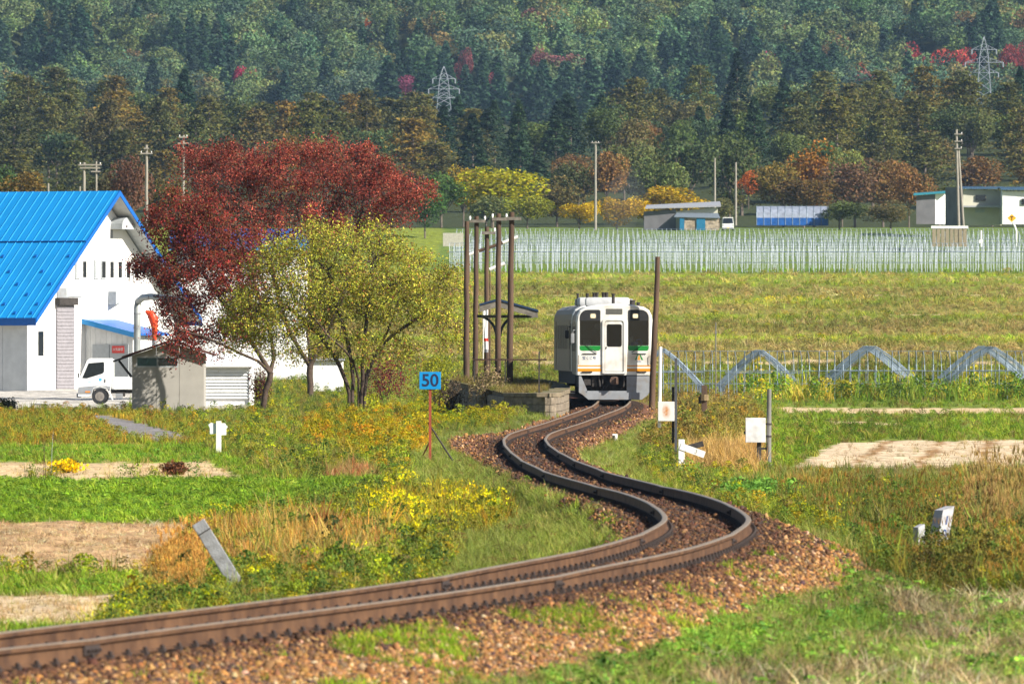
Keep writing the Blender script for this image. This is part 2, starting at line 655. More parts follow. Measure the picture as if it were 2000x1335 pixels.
def build_ground():
    ys = np.concatenate([np.linspace(20, 78, 12), np.geomspace(80, 900, 760), np.geomspace(902, 3050, 240), np.linspace(3060, 5200, 70)])
    us = np.linspace(-1, 1, 301)
    us = np.sign(us) * (np.abs(us) ** 1.25)
    Yg, U = np.meshgrid(ys, us, indexing='ij')
    Xg = U * (14 + 0.068 * Yg)
    Zg = terrain(Xg, Yg)
    cl = classify(Xg.ravel(), Yg.ravel(), Zg.ravel())
    V = np.stack([Xg.ravel(), Yg.ravel(), Zg.ravel()], 1)
    # clods in the tilled field
    t = cl == CID['tilled']
    V[t, 2] += 0.15 * (fbm(V[t, 0] * 2.6, V[t, 1] * 1.8, 51) - .5)
    n, k = Xg.shape
    i = np.arange(n * k).reshape(n, k)
    Q = np.stack([i[:-1, :-1], i[:-1, 1:], i[1:, 1:], i[1:, :-1]], -1).reshape(-1, 4)
    g = GCA[cl]
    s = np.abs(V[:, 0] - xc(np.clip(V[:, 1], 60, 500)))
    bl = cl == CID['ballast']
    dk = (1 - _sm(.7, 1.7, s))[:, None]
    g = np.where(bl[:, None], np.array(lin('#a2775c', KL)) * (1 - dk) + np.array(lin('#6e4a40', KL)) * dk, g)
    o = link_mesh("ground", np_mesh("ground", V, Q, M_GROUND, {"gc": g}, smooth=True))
    tag(o, "farmland rising in terraces towards the wooded hill", "ground", kind="structure")


build_ground()

# ------------------------------------------------------------------ railway track
M_RAIL = pbr("rusty rail", lin('#6e4c36', .52), .8, var=.35, scale=2.2, bump=.2, col2=lin('#8c6648', .5), stain=(lin('#4f3a32', .5), .6, 5), spec=.3)
M_RAILTOP = pbr("worn rail head", lin('#a8947c', .62), .45, metal=.2, var=.15, scale=2.0)
M_SLEEPER = pbr("tarred sleeper", lin('#4a3c34', .7), .95, var=.4, scale=12, bump=.5)
M_IRON = pbr("dark iron", lin('#4a3f3c', .55), .8, var=.3, scale=20)
track = thing("railway_track", "single rusty railway line curving in an S through brown ballast", "railway", (0, 0, 0))
track["kind"] = "structure"

# arc length along the centre line
_cy = np.arange(62, 470, 0.25)
_cx = xc(_cy)
_cl = np.concatenate([[0], np.cumsum(np.hypot(np.diff(_cx), np.diff(_cy)))])


def along(d):
    Y = np.interp(d, _cl, _cy)
    h = (xc(Y + .5) - xc(Y - .5))
    n = np.array([1.0, -h]) / math.hypot(1, h)        # to the right of the line
    return float(Y), float(xc(Y)), n, h


PROFILE = [(-.064, -.166), (.064, -.166), (.064, -.156), (.014, -.140), (.010, -.052), (.038, -.042), (.038, -.008), (.029, 0.0), (-.029, 0.0),
           (-.038, -.008), (-.038, -.042), (-.010, -.052), (-.014, -.140), (-.064, -.156)]
JOINT0 = float(np.interp(117.3, _cy, _cl))
SUPER = 0.0


def rail_point(d, side):
    Y, X, n, h = along(d)
    return X + n[0] * side * .566, Y + n[1] * side * .566, float(ztrk(Y)), n


def rail_piece(d0, d1, side, sag=0.0):
    ks = np.linspace(d0 + .006, d1 - .006, max(3, int((d1 - d0) / .8)))
    vs, fs, ms = [], [], []
    npf = len(PROFILE)
    for k in ks:
        x, y, z, n = rail_point(k, side)
        t = (k - d0) / (d1 - d0)
        dz = -0.012 * (2 * t - 1) ** 6
        for (u, w) in PROFILE:
            vs.append((x + n[0] * u, y + n[1] * u, z + w + dz))
    for k in range(len(ks) - 1):
        for i in range(npf):
            j = (i + 1) % npf
            fs.append((k * npf + i, k * npf + j, (k + 1) * npf + j, (k + 1) * npf + i))
            ms.append(1 if i in (6, 7, 8) else 0)
    fs += [tuple(range(npf)), tuple(range((len(ks) - 1) * npf, len(ks) * npf))]
    ms += [0, 0]
    b = MB()
    b.v, b.f, b.m = vs, fs, ms
    return b.build("rail", [M_RAIL, M_RAILTOP], track)


joints = [JOINT0 + 25.0 * k for k in range(-2, 13)]
for side, off in ((1, 0.0), (-1, -.35)):
    js = [0.3] + [j + off for j in joints if j + off > 1] + [_cl[-1] - 1]
    for a, b_ in zip(js[:-1], js[1:]):
        if b_ - a > 1:
            rail_piece(a, b_, side)
    for j in js[1:-1]:
        if along(j)[0] > 420:
            continue
        x, y, z, n = rail_point(j, side)
        t = Vector((-n[1], n[0], 0))
        nn = Vector((n[0], n[1], 0))
        c = Vector((x, y, z))
        for sd in (-1, 1):
            m = MB()
            for (u0, u1, w0, w1) in ((.012, .032, -.136, -.054),):
                P = [c + nn * (sd * u) + t * q + Vector((0, 0, w)) for q in (-.28, .28) for u, w in ((u0, w0), (u1, w0), (u1, w1), (u0, w1))]
                m.add(P, [(0, 1, 2, 3), (4, 7, 6, 5), (0, 4, 5, 1), (1, 5, 6, 2), (2, 6, 7, 3), (3, 7, 4, 0)])
            for q in (-.2, -.07, .07, .2):
                p = c + nn * (sd * .034) + t * q + Vector((0, 0, -.1))
                m.tube(p, p + nn * (sd * .03), .017, n=6)
            m.build("joint_bar", M_IRON, track)

# sleepers (mostly under the ballast) and the clips that show beside the rail foot
me_s = None
rest = MB()
SP = 25.0 / 37
nd = int((_cl[-1] - 2) / SP)
cnt = 0
clip = MB()
clip.box(-.03, .035, -.045, .045, -.02, .022)
clip.tube((.01, 0, .015), (.01, 0, .05), .018, n=6)
clip.tube((.01, 0, .03), (.01, 0, .04), .026, n=6)
me_clip = clip.build("rail_clip", M_IRON, track)
me_clip_data = me_clip.data
bpy.data.objects.remove(me_clip)
sl = MB()
sl.bbox(-1.05, 1.05, -.1, .1, -.14, 0, .012)
so = sl.build("sleeper", M_SLEEPER, track)
me_sl = so.data
bpy.data.objects.remove(so)
restclip = MB()
for k in range(nd):
    d = .5 + k * SP
    Y, X, n, h = along(d)
    if Y < 82 or Y > 425:
        continue
    z = float(ztrk(Y)) - .186
    rz = math.atan2(n[1], n[0]) + random.uniform(-.015, .015)
    if cnt < 290:
        link_mesh("sleeper", me_sl, track, (X, Y, z), rz)
        cnt += 1
    else:
        c, s_ = math.cos(rz), math.sin(rz)
        P = [(X + c * u - s_ * v, Y + s_ * u + c * v, z + w) for w in (-.1, 0) for v in (-.1, .1) for u in (-1.05, 1.05)]
        rest.add(P, [(0, 2, 3, 1), (4, 5, 7, 6), (0, 1, 5, 4), (2, 6, 7, 3), (0, 4, 6, 2), (1, 3, 7, 5)])
    for side in (-1, 1):
        for sd in (-1, 1):
            x, y, zz, nn = rail_point(d, side)
            p = (x + nn[0] * sd * .078, y + nn[1] * sd * .078, zz - .168)
            if sd == 1 and Y < 168:
                o = link_mesh("rail_clip", me_clip_data, track, p, rz)
            else:
                restclip.box(p[0] - .03, p[0] + .03, p[1] - .05, p[1] + .05, p[2] - .02, p[2] + .035)
o = rest.build("sleeper_row", M_SLEEPER, track)
o["kind"] = "stuff"
o = restclip.build("clip_row", M_IRON, track)
o["kind"] = "stuff"


# ------------------------------------------------------------------ scattering (one object of uncountable stuff each)
def gn_scatter(name, P, rot, scl, idx, tint, protos, label, cat, parent=None):
    me = bpy.data.meshes.new(name)
    me.vertices.add(len(P))
    me.vertices.foreach_set("co", np.asarray(P, np.float32).ravel())
    for n, t, d, f in (("rot", 'FLOAT_VECTOR', rot, "vector"), ("scl", 'FLOAT_VECTOR', scl, "vector"), ("tint", 'FLOAT_VECTOR', tint, "vector"), ("idx", 'INT', idx, "value")):
        a = me.attributes.new(n, t, 'POINT')
        a.data.foreach_set(f, np.asarray(d, np.int32 if t == 'INT' else np.float32).ravel())
    o = bpy.data.objects.new(name, me)
    COL.objects.link(o)
    g = bpy.data.node_groups.new(name, 'GeometryNodeTree')
    g.interface.new_socket("Geometry", in_out='INPUT', socket_type='NodeSocketGeometry')
    g.interface.new_socket("Geometry", in_out='OUTPUT', socket_type='NodeSocketGeometry')
    gi, go = g.nodes.new('NodeGroupInput'), g.nodes.new('NodeGroupOutput')
    ip = g.nodes.new('GeometryNodeInstanceOnPoints')
    jn = g.nodes.new('GeometryNodeJoinGeometry')
    for pr in protos:
        oi = g.nodes.new('GeometryNodeObjectInfo')
        oi.inputs['Object'].default_value = pr
        oi.inputs['As Instance'].default_value = True
        g.links.new(oi.outputs['Geometry'], jn.inputs[0])

    def attr(n, t):
        a = g.nodes.new('GeometryNodeInputNamedAttribute')
        a.data_type = t
        a.inputs['Name'].default_value = n
        return next(s for s in a.outputs if s.enabled and s.name == 'Attribute')
    g.links.new(gi.outputs[0], ip.inputs['Points'])
    g.links.new(jn.outputs[0], ip.inputs['Instance'])
    ip.inputs['Pick Instance'].default_value = True
    g.links.new(attr("idx", 'INT'), ip.inputs['Instance Index'])
    e2r = g.nodes.new('FunctionNodeEulerToRotation')
    g.links.new(attr("rot", 'FLOAT_VECTOR'), e2r.inputs[0])
    g.links.new(e2r.outputs[0], ip.inputs['Rotation'])
    g.links.new(attr("scl", 'FLOAT_VECTOR'), ip.inputs['Scale'])
    g.links.new(ip.outputs[0], go.inputs[0])
    md = o.modifiers.new("scatter", 'NODES')
    md.node_group = g
    tag(o, label, cat, kind="stuff")
    return o


def proto(name, V, Fq, mat, lc):
    return bpy.data.objects.new(name, np_mesh(name, V, Fq, mat, {"lc": lc}))


def stone_proto(k):
    bm = bmesh.new()
    bmesh.ops.create_icosphere(bm, subdivisions=1, radius=.5)
    r = random.Random(k)
    for v in bm.verts:
        v.co *= r.uniform(.7, 1.15)
        v.co.x *= r.uniform(1.0, 1.2)
        v.co.z *= .75
    V = np.array([v.co[:] for v in bm.verts])
    bm.verts.index_update()
    Q = np.array([[v.index for v in f.verts] for f in bm.faces])
    bm.free()
    return proto("stone", V, Q, M_STONE, np.ones((len(V), 3)))


def stone_mat():
    m, t, out = nt("ballast stone")
    N, L = t.nodes, t.links
    b = N.new("ShaderNodeBsdfPrincipled")
    b.inputs["Roughness"].default_value = .9
    b.inputs["Specular IOR Level"].default_value = .2
    a = N.new("ShaderNodeAttribute")
    a.attribute_type = 'INSTANCER'
    a.attribute_name = "tint"
    tc = N.new("ShaderNodeTexCoord")
    nz = N.new("ShaderNodeTexNoise")
    nz.inputs["Scale"].default_value = 3.0
    L.new(tc.outputs["Object"], nz.inputs["Vector"])
    mr = N.new("ShaderNodeMapRange")
    mr.inputs["To Min"].default_value = .6
    mr.inputs["To Max"].default_value = 1.4
    L.new(nz.outputs[0], mr.inputs[0])
    v = N.new("ShaderNodeVectorMath")
    v.operation = 'SCALE'
    L.new(a.outputs["Vector"], v.inputs[0])
    L.new(mr.outputs[0], v.inputs["Scale"])
    L.new(v.outputs[0], b.inputs["Base Color"])
    L.new(b.outputs[0], out.inputs[0])
    return m


M_STONE = stone_mat()
STONES = [stone_proto(k) for k in range(5)]


def pal(cols, n, k=KL, jit=.22):
    """n colours picked from weighted hex list, with jitter"""
    c = np.array([lin(h, k) for h, w in cols])
    w = np.array([w for h, w in cols], float)
    i = rng.choice(len(c), n, p=w / w.sum())
    return sat(c, 1.08)[i] * (1 + jit * rng.normal(size=(n, 1))).clip(.35, 1.9) * (1 + .06 * rng.normal(size=(n, 3)))


def ballast():
    N = 230000
    px = rng.uniform(-150, 1800, N)
    py = 790 + 640 * rng.random(N) ** .85
    X, Y, Z, h = raycast(px, py)
    c = classify(X, Y, Z)
    s = X - xc(np.clip(Y, 60, 500))
    k = h & (c == CID['ballast']) & (np.abs(np.abs(s) - .566) > .075)
    # stray stones just outside the bed
    stray = h & (c != CID['ballast']) & (s > 0) & (s < np.interp(Y, *_SR) + .5) & (rng.random(N) < .15) & (Y < 200)
    k |= stray
    X, Y, Z, s = X[k], Y[k], Z[k], s[k]
    n = len(X)
    print("stones", n)
    a = np.abs(s)
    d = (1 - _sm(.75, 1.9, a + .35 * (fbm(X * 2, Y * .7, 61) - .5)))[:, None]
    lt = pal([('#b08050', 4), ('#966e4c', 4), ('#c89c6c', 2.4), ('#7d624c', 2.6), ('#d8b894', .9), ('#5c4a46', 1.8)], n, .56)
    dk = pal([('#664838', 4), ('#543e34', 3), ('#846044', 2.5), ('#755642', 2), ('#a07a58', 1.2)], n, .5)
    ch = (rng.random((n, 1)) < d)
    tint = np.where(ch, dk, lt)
    far = np.clip(Y / 130, 1, 2.2)
    size = .044 * np.exp(.28 * rng.normal(size=n)) * far ** .55
    nr = np.abs(a - .566) < .16
    size[nr] *= .7
    P = np.stack([X, Y, Z + size * .22], 1)
    rot = rng.uniform(0, 6.28, (n, 3))
    scl = size[:, None] * rng.uniform(.75, 1.25, (n, 3))
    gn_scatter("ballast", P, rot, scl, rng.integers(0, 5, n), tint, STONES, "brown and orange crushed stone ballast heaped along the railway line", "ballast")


ballast()


# ------------------------------------------------------------------ plants of the verges and fields
def blades(n, h0, h1, w, spread, lean, seg=2, droop=.5, seed=0, cols=((1, 1, 1),)):
    r = np.random.default_rng(seed)
    V, Q, C = [], [], []
    for i in range(n):
        a, b = r.uniform(0, 6.28), r.uniform(0, 6.28)
        base = np.array([math.cos(b), math.sin(b), 0]) * spread * r.random() ** .5
        d = np.array([math.cos(a), math.sin(a), 0])
        p = np.array([-d[1], d[0], 0])
        h = r.uniform(h0, h1)
        l = lean * r.uniform(.3, 1.2)
        c = np.array(cols[r.integers(len(cols))]) * r.uniform(.75, 1.25)
        o = len(V)
        for k in range(seg + 1):
            t = k / seg
            ww = w * (1 - t * .85) * .5
            q = base + d * (l * h * t ** 2) + np.array([0, 0, h * (t - droop * l * t * t * .5)])
            V += [q - p * ww, q + p * ww]
            C += [c * (.8 + .3 * t)] * 2
        for k in range(seg):
            Q.append((o + 2 * k, o + 2 * k + 1, o + 2 * k + 3, o + 2 * k + 2))
    return np.array(V), np.array(Q), np.array(C)


def leaves(n, h, rad, size, seed=0, cols=((1, 1, 1),), stems=3, flower=None, up=.3):
    """leafy weed: small quads through a low dome, a few stems; flower = (count, colour, size)"""
    r = np.random.default_rng(seed)
    V, Q, C = [], [], []

    def quad(c, nrm, s, col, asp=.55):
        nrm = nrm / np.linalg.norm(nrm)
        u = np.cross(nrm, r.normal(size=3))
        u /= np.linalg.norm(u)
        w = np.cross(nrm, u)
        o = len(V)
        V.extend([c - u * s, c - w * s * asp, c + u * s, c + w * s * asp])
        C.extend([col] * 4)
        Q.append((o, o + 1, o + 2, o + 3))
    for i in range(n):
        t = r.random() ** .6
        a = r.uniform(0, 6.28)
        rr = rad * r.random() ** .5 * math.sqrt(max(.05, 1.05 - t * t))
        c = np.array([rr * math.cos(a), rr * math.sin(a), h * t])
        nr = np.array([math.cos(a), math.sin(a), 0]) * .6 + r.normal(size=3) * .6 + np.array([0, 0, up])
        quad(c, nr, size * r.uniform(.6, 1.3), np.array(cols[r.integers(len(cols))]) * r.uniform(.7, 1.3))
    if flower:
        fn, fc, fs = flower
        for i in range(fn):
            a = r.uniform(0, 6.28)
            rr = rad * r.random() ** .5
            c0 = np.array([rr * math.cos(a), rr * math.sin(a), h * r.uniform(.8, 1.25)])
            for k in range(7):
                quad(c0 + r.normal(size=3) * fs * .9, r.normal(size=3) + np.array([0, -.6, .8]), fs * r.uniform(.5, 1), np.array(fc) * r.uniform(.8, 1.2), .8)
    if not stems:
        return np.array(V), np.array(Q), np.array(C)
    v, q, c = blades(stems, h * .7, h * 1.1, .012, rad * .4, .5, seed=seed + 1, cols=((.8, .7, .5),))
    o = len(V)
    return np.concatenate([np.array(V), v]), np.concatenate([np.array(Q), q + o]), np.concatenate([np.array(C), c])


G2 = ((1, 1, 1), (1.15, 1.1, .8), (.8, .9, .8))
P_GRASS = [proto("tuft", *blades(16, .45, 1.0, .055, .30, .55, seed=k, cols=G2)[:2], M_PLANT, blades(16, .45, 1.0, .055, .30, .55, seed=k, cols=G2)[2]) for k in range(4)]
P_FINE = [proto("tuft", *blades(26, .35, 1.0, .028, .38, .9, seed=20 + k, cols=G2)[:2], M_PLANT, blades(26, .35, 1.0, .028, .38, .9, seed=20 + k, cols=G2)[2]) for k in range(4)]


def mkl(*a, **k):
    V, Q, C = leaves(*a, **k)
    return proto("weed", V, Q, M_PLANT, C)


P_WEED = [mkl(90, .9, .5, .058, seed=40 + k, cols=G2) for k in range(4)]
P_LEAFY = [mkl(34, .55, .65, .125, seed=50 + k, cols=G2, stems=0, up=1.2) for k in range(3)]
YEL = (3.4, 2.5, .12)
P_FLOWER = [mkl(22, .8, .4, .07, seed=60 + k, cols=G2, flower=(3, YEL, .05)) for k in range(3)]


def plume_proto(seed):
    v, q, c = blades(12, .5, .8, .03, .2, .7, seed=seed, cols=((.9, .9, .7),))
    v2, q2, c2 = blades(5, .85, 1.1, .014, .12, .35, seg=3, seed=seed + 5, cols=((1.1, .85, .6),))
    V, Q, C = [v, v2], [q, q2 + len(v)], [c, c2]
    o = len(v) + len(v2)
    r = np.random.default_rng(seed)
    for i in range(5):                                  # seed heads at the blade tips
        tip = v2[i * 8 + 6]
        vv, qq, cc = blades(7, .12, .22, .02, .015, .8, seed=seed + 9 + i, cols=((1.5, 1.15, .85),))
        V.append(vv + tip - np.array([0, 0, .08]))
        Q.append(qq + o)
        C.append(cc)
        o += len(vv)
    return proto("plume", np.concatenate(V), np.concatenate(Q), M_PLANT, np.concatenate(C))


P_PLUME = [plume_proto(80 + 20 * k) for k in range(3)]
BUCK = {}


def put(kind, X, Y, Z, h, tint, wide=1.0):
    n = len(X)
    if n == 0:
        return
    sc = h * np.exp(.25 * rng.normal(size=n))
    rot = np.stack([.16 * rng.normal(size=n), .16 * rng.normal(size=n), rng.uniform(0, 6.28, n)], 1)
    S = np.stack([sc * wide, sc * wide, sc * rng.uniform(.8, 1.2, n)], 1)
    BUCK.setdefault(kind, []).append((np.stack([X, Y, Z - .02], 1), rot, S, tint))


MIX = {  # cover: list of (kind, share of sample points, height m, palette, width)
    'verge': [('grass', .30, .26, [('#a4b044', 3.4), ('#8a9c42', 3.4), ('#bcb24e', 1.8), ('#6d8238', 2.4), ('#a89860', 1)], 1.0),
              ('fine', .26, .30, [('#a6a85a', 3), ('#b9a860', 2), ('#8c9a4a', 2), ('#b89a68', 1)], 1.0),
              ('weed', .28, .27, [('#97a634', 3), ('#6c8434', 3), ('#b4a834', 2), ('#bc9838', .5), ('#566e30', 1.8), ('#8c8048', .9)], 1.0),
              ('flower', .02, .34, [('#7f9030', 1)], .9)],
    'trackside': [('fine', .62, .17, [('#aab45e', 4), ('#b8b870', 2), ('#96a84e', 3), ('#b5a468', 1.2), ('#86963f', 1)], 1.5),
                  ('grass', .14, .15, [('#a0b048', 2), ('#8c9c40', 2)], 1.2), ('weed', .05, .14, [('#7c8a38', 2), ('#8a6a40', 1)], 1.2)],
    'verge2': [('fine', .4, .22, [('#b8a470', 3), ('#98a054', 3), ('#c8b080', 1)], 1.0), ('grass', .25, .22, [('#8fa048', 4), ('#b09a58', 1)], 1.0)],
    'furrow': [('fine', .3, .10, [('#c4a274', 3), ('#a88a5c', 2)], 1.6)],
    'bankface': [('weed', .25, .26, [('#9a9c44', 3), ('#86983c', 2.5), ('#b09a5c', 2), ('#8a7a48', 1), ('#c8bc34', .8)], 1.8), ('grass', .4, .28, [('#b0b452', 2), ('#9aac44', 2), ('#c4b074', 1.6)], 2.0)],
    'ballast': [('grass', .012, .10, [('#9fb83a', 2), ('#86a030', 1)], 1.4)],
    'terrace': [('grass', .5, .24, [('#b6c248', 3), ('#a2b63e', 3), ('#c8bc66', 2.4), ('#86a034', 1.3)], 2.4),
                ('fine', .16, .3, [('#cdb680', 2), ('#bcb462', 2)], 2.2),
                ('weed', .08, .32, [('#8fa430', 3), ('#a89a48', 2), ('#c2b22c', 1)], 1.8)],
    'crop': [('weed', .42, .85, [('#84a234', 3), ('#6a8c30', 2.5), ('#c0b43c', 2.2), ('#58782c', 1)], 1.1),
             ('grass', .34, 1.0, [('#b8bc4c', 3), ('#cdb650', 2.4), ('#8ea640', 3)], 1.0)],
    'meadow': [('grass', .5, .22, [('#9cb23a', 3), ('#84a234', 3), ('#b9b45a', 1.6), ('#a8955a', 1.4)], 1.8),
               ('weed', .15, .22, [('#86a033', 3), ('#66882e', 2), ('#a3925a', 1)], 1.5)],
    'straw': [('fine', .10, .12, [('#e0c69a', 3), ('#c9ab7a', 2), ('#b5a05c', 1)], 1.5)],
    'stubble': [('fine', .22, .10, [('#e2c9a0', 4), ('#cfae80', 2), ('#b89a68', 1), ('#a8a850', .4)], 1.8)],
    'drygrass': [('weed', .40, .42, [('#9a8a4a', 3), ('#b0944e', 2), ('#838a3e', 3), ('#7a6a3c', 1.4), ('#a68038', .6)], .9),
                 ('fine', .30, .46, [('#b59a62', 3), ('#94984a', 2)], .8),
                 ('flower', .05, .46, [('#8a8a38', 1)], .8)],
    'tan': [('fine', .7, .42, [('#d4af74', 3), ('#c39c62', 3), ('#e0c088', 1)], .9)],
    'tallweed': [('grass', .32, .34, [('#8a9c42', 4), ('#a6a44c', 3), ('#6d8a3c', 3.4), ('#b99a4c', .6)], .8),
                 ('weed', .24, .26, [('#7c923a', 3), ('#8f943e', 2.4), ('#5d7a34', 2.8), ('#a88a38', .6), ('#a0a838', 1)], .9),
                 ('plume', .09, .42, [('#b39a62', 2), ('#98843f', 2)], .7),
                 ('fine', .18, .32, [('#b0a060', 2), ('#8c9850', 2), ('#c0a878', 1)], .9),
                 ('flower', .01, .34, [('#7f8a35', 1)], .8)],
    'foregrass': [('grass', .24, .12, [('#94ac48', 3), ('#80a040', 3), ('#a7ac58', 2), ('#a09468', 1)], 1.4),
                  ('leafy', .24, .13, [('#8cbc4c', 3), ('#6c9c40', 2.5), ('#a0bc58', 1.5), ('#567c34', 1.5)], 1.1),
                  ('fine', .16, .14, [('#b8a878', 2), ('#9aa256', 2), ('#cdb890', 1)], 1.5)],
    'thatch': [('fine', .17, .18, [('#d6c098', 3), ('#bca07c', 2), ('#8f7a60', 2), ('#e8d8b8', 2)], 2.0),
               ('leafy', .10, .12, [('#74a83c', 2), ('#5c8c34', 2)], 1.1),
               ('grass', .08, .13, [('#8ea84a', 2), ('#a59a68', 1)], 1.2)],
    'yard': [('fine', .01, .05, [('#b9ac80', 1)], 1.0)],
    'rough': [('weed', .22, .26, [('#9c9240', 3), ('#b08c3c', 1.4), ('#7e8c3c', 3), ('#a07440', .5)], 1.1),
              ('grass', .42, .24, [('#a6a23e', 3), ('#c09a40', 1.6), ('#8a9a38', 3)], 1.2)],
    'asphalt': [],
    'lawn': [('grass', .5, .13, [('#96b03c', 4), ('#84a038', 3), ('#a8ac50', 2), ('#b8a464', 1)], 1.8),
             ('leafy', .08, .13, [('#74a03c', 1)], 1.2)],
    'bank': [('grass', .42, .12, [('#98b43a', 4), ('#88a838', 4), ('#aebc50', 2), ('#6e8c34', 1.8)], 2.0),
             ('leafy', .26, .12, [('#8eae40', 3), ('#70923a', 2.4), ('#a0b04c', 1)], 1.4)],
    'tilled': [('fine', .5, .08, [('#e8cea6', 4), ('#c8a688', 3), ('#8d7058', 2.4), ('#f4e4c8', 2)], 2.2)],
    'forest': [], 'hoopfield': [('grass', .5, .28, [('#7fa836', 3), ('#94b03c', 2), ('#6b8a34', 1)], 3.0)],
}
# patches with a growth of their own: centre and half-axes on the ground as the photograph shows them
PATCH = [
    (570, 1082, 190, 50, [('grass', .45, .42, [('#d09648', 3), ('#dcb468', 3), ('#b87448', 1.6), ('#a4a44c', 3)], .7), ('fine', .30, .42, [('#dcbc80', 2), ('#c89c64', 2), ('#a8a85c', 2)], .8), ('weed', .16, .28, [('#7c8c3c', 2), ('#b0a04c', 1), ('#5c7034', 1)], .9)]),
    (850, 1010, 150, 44, [('grass', .36, .34, [('#c8a83e', 3), ('#b8b444', 2.5), ('#b8803a', 1.5), ('#8c9a40', 2)], .8), ('fine', .2, .34, [('#b8a860', 2), ('#98a050', 2)], .9), ('flower', .11, .36, [('#98a032', 1)], .8), ('weed', .2, .24, [('#a8a030', 2), ('#7f8c34', 2)], .9)]),
    (690, 930, 60, 20, [('grass', .5, .24, [('#c47458', 3), ('#d09470', 2), ('#b0a060', 2)], .8), ('fine', .3, .26, [('#c0a070', 1)], .9)]),
    (720, 850, 130, 50, [('weed', .5, .30, [('#c8ac2c', 3), ('#d09a34', 2), ('#a8a432', 2.5), ('#7c8a34', 1.5)], 1.0), ('grass', .25, .3, [('#a8a848', 1), ('#b89c50', 1)], 1)]),
    (900, 810, 110, 26, [('weed', .6, .27, [('#cfc030', 3), ('#c0b23c', 2), ('#9cae38', 2.4)], 1.0)]),
    (965, 806, 60, 22, [('weed', .5, .32, [('#a8a840', 2), ('#8a9038', 2), ('#b09a50', 1)], 1.0), ('fine', .3, .36, [('#b8a468', 2), ('#a0a050', 1)], 1.0)]),
    (1480, 965, 80, 22, [('leafy', .4, .3, [('#6a9440', 2), ('#82a448', 1)], .9), ('grass', .3, .3, [('#6c9a40', 1)], .8)]),
    (1560, 952, 120, 14, [('grass', .5, .30, [('#b89850', 2), ('#c8ac60', 2), ('#909c48', 3)], .8)]),
    (1960, 1010, 70, 70, [('plume', .22, .7, [('#a89a70', 2), ('#98905c', 2)], .6), ('weed', .3, .4, [('#7c8240', 2), ('#8a7a44', 2), ('#5c6c34', 2)], .8), ('grass', .2, .5, [('#8a9448', 1)], .7)]),
    (1900, 1060, 110, 50, [('weed', .4, .36, [('#6c7834', 3), ('#8a7c3c', 2), ('#56682f', 3), ('#a0983c', 1)], .8), ('grass', .3, .42, [('#8a9444', 2), ('#a89c50', 1)], .7), ('plume', .08, .5, [('#b09a68', 1)], .6)]),
    (1700, 1045, 60, 18, [('leafy', .5, .2, [('#5f9c40', 2), ('#74a848', 1)], 1.0)]),
    (350, 1130, 60, 60, [('weed', .35, .26, [('#8c7a3a', 2), ('#c09a48', 2), ('#6c6a34', 2)], .9), ('plume', .2, .4, [('#c8a868', 1)], .8), ('fine', .25, .3, [('#c0a468', 1)], .9)]),
    (1890, 1120, 130, 40, [('weed', .42, .30, [('#6c6230', 3), ('#8c7a34', 2), ('#6a7434', 2)], .9), ('grass', .3, .34, [('#8a8a40', 1), ('#a08c48', 1)], .8)]),
    (1380, 1250, 120, 60, [('leafy', .3, .11, [('#86b84a', 3), ('#6fa444', 2)], 1.2), ('grass', .3, .12, [('#94ac4c', 1)], 1.2)]),
    (1650, 1215, 100, 28, [('leafy', .3, .10, [('#7cb04a', 3), ('#639844', 2)], 1.1), ('grass', .3, .12, [('#94ac4c', 1)], 1.2)]),
]


def plants():
    N = 210000
    px = np.concatenate([rng.uniform(-260, 2260, N), rng.uniform(-100, 1300, 26000)])
    py = np.concatenate([528 + 900 * rng.random(N) ** .9, rng.uniform(775, 1130, 26000)])
    X, Y, Z, h = raycast(px, py)
    c = classify(X, Y, Z)
    s = X - xc(np.clip(Y, 60, 500))
    clear = (np.abs(s) > .95) | (Y > 470)
    gpx, gpy = 1000 + X * F / Y, HOR + (CAM_H - Z) * F / Y
    # keep off floors and footings
    clear &= ~((Y > 400) & (Y < 470) & (np.abs(s) < 3.8))
    # the leaning distance posts stay in view
    clear &= ~((Y < 125) & (s < 1.2) & (s > 0))
    clear &= ~((((gpx - 1812) / 52) ** 2 + ((gpy - 1110) / 62) ** 2 < 1) & (gpy > 1060) & (rng.random(len(X)) < .72))
    clear &= ~((Y > 470) & (Y < 640) & (px < 500) & (py < 795))
    h &= clear
    taken = np.zeros(len(X), bool)
    gx, gy = 1000 + X * F / Y, HOR + (CAM_H - Z) * F / Y
    wob = 1 + .5 * (fbm(X * 1.5, Y * .4, 71) - .5)
    for cx_, cy_, ax, ay, mix in PATCH:
        e = ((gx - cx_) / ax) ** 2 + ((gy - cy_) / ay) ** 2
        k = h & ~taken & (e < wob) & (c != CID['ballast']) & (c != CID['tilled']) & (c != CID['bank']) & (rng.random(len(X)) < 1.15 - .6 * e)
        taken |= k
        _mix(mix, k, X, Y, Z)
    for n in CN:
        k = h & ~taken & (c == CID[n])
        _mix(MIX[n], k, X, Y, Z)
    # grass growing in the ballast in clumps
    k = h & (c == CID['ballast']) & (np.abs(s) > 1.0) & (fbm(X * 1.4, Y * .55, 91) > .60) & (Y < 200)
    _mix([('grass', .30, .11, [('#9fb83a', 2), ('#86a830', 2)], 1.3)], k, X, Y, Z)


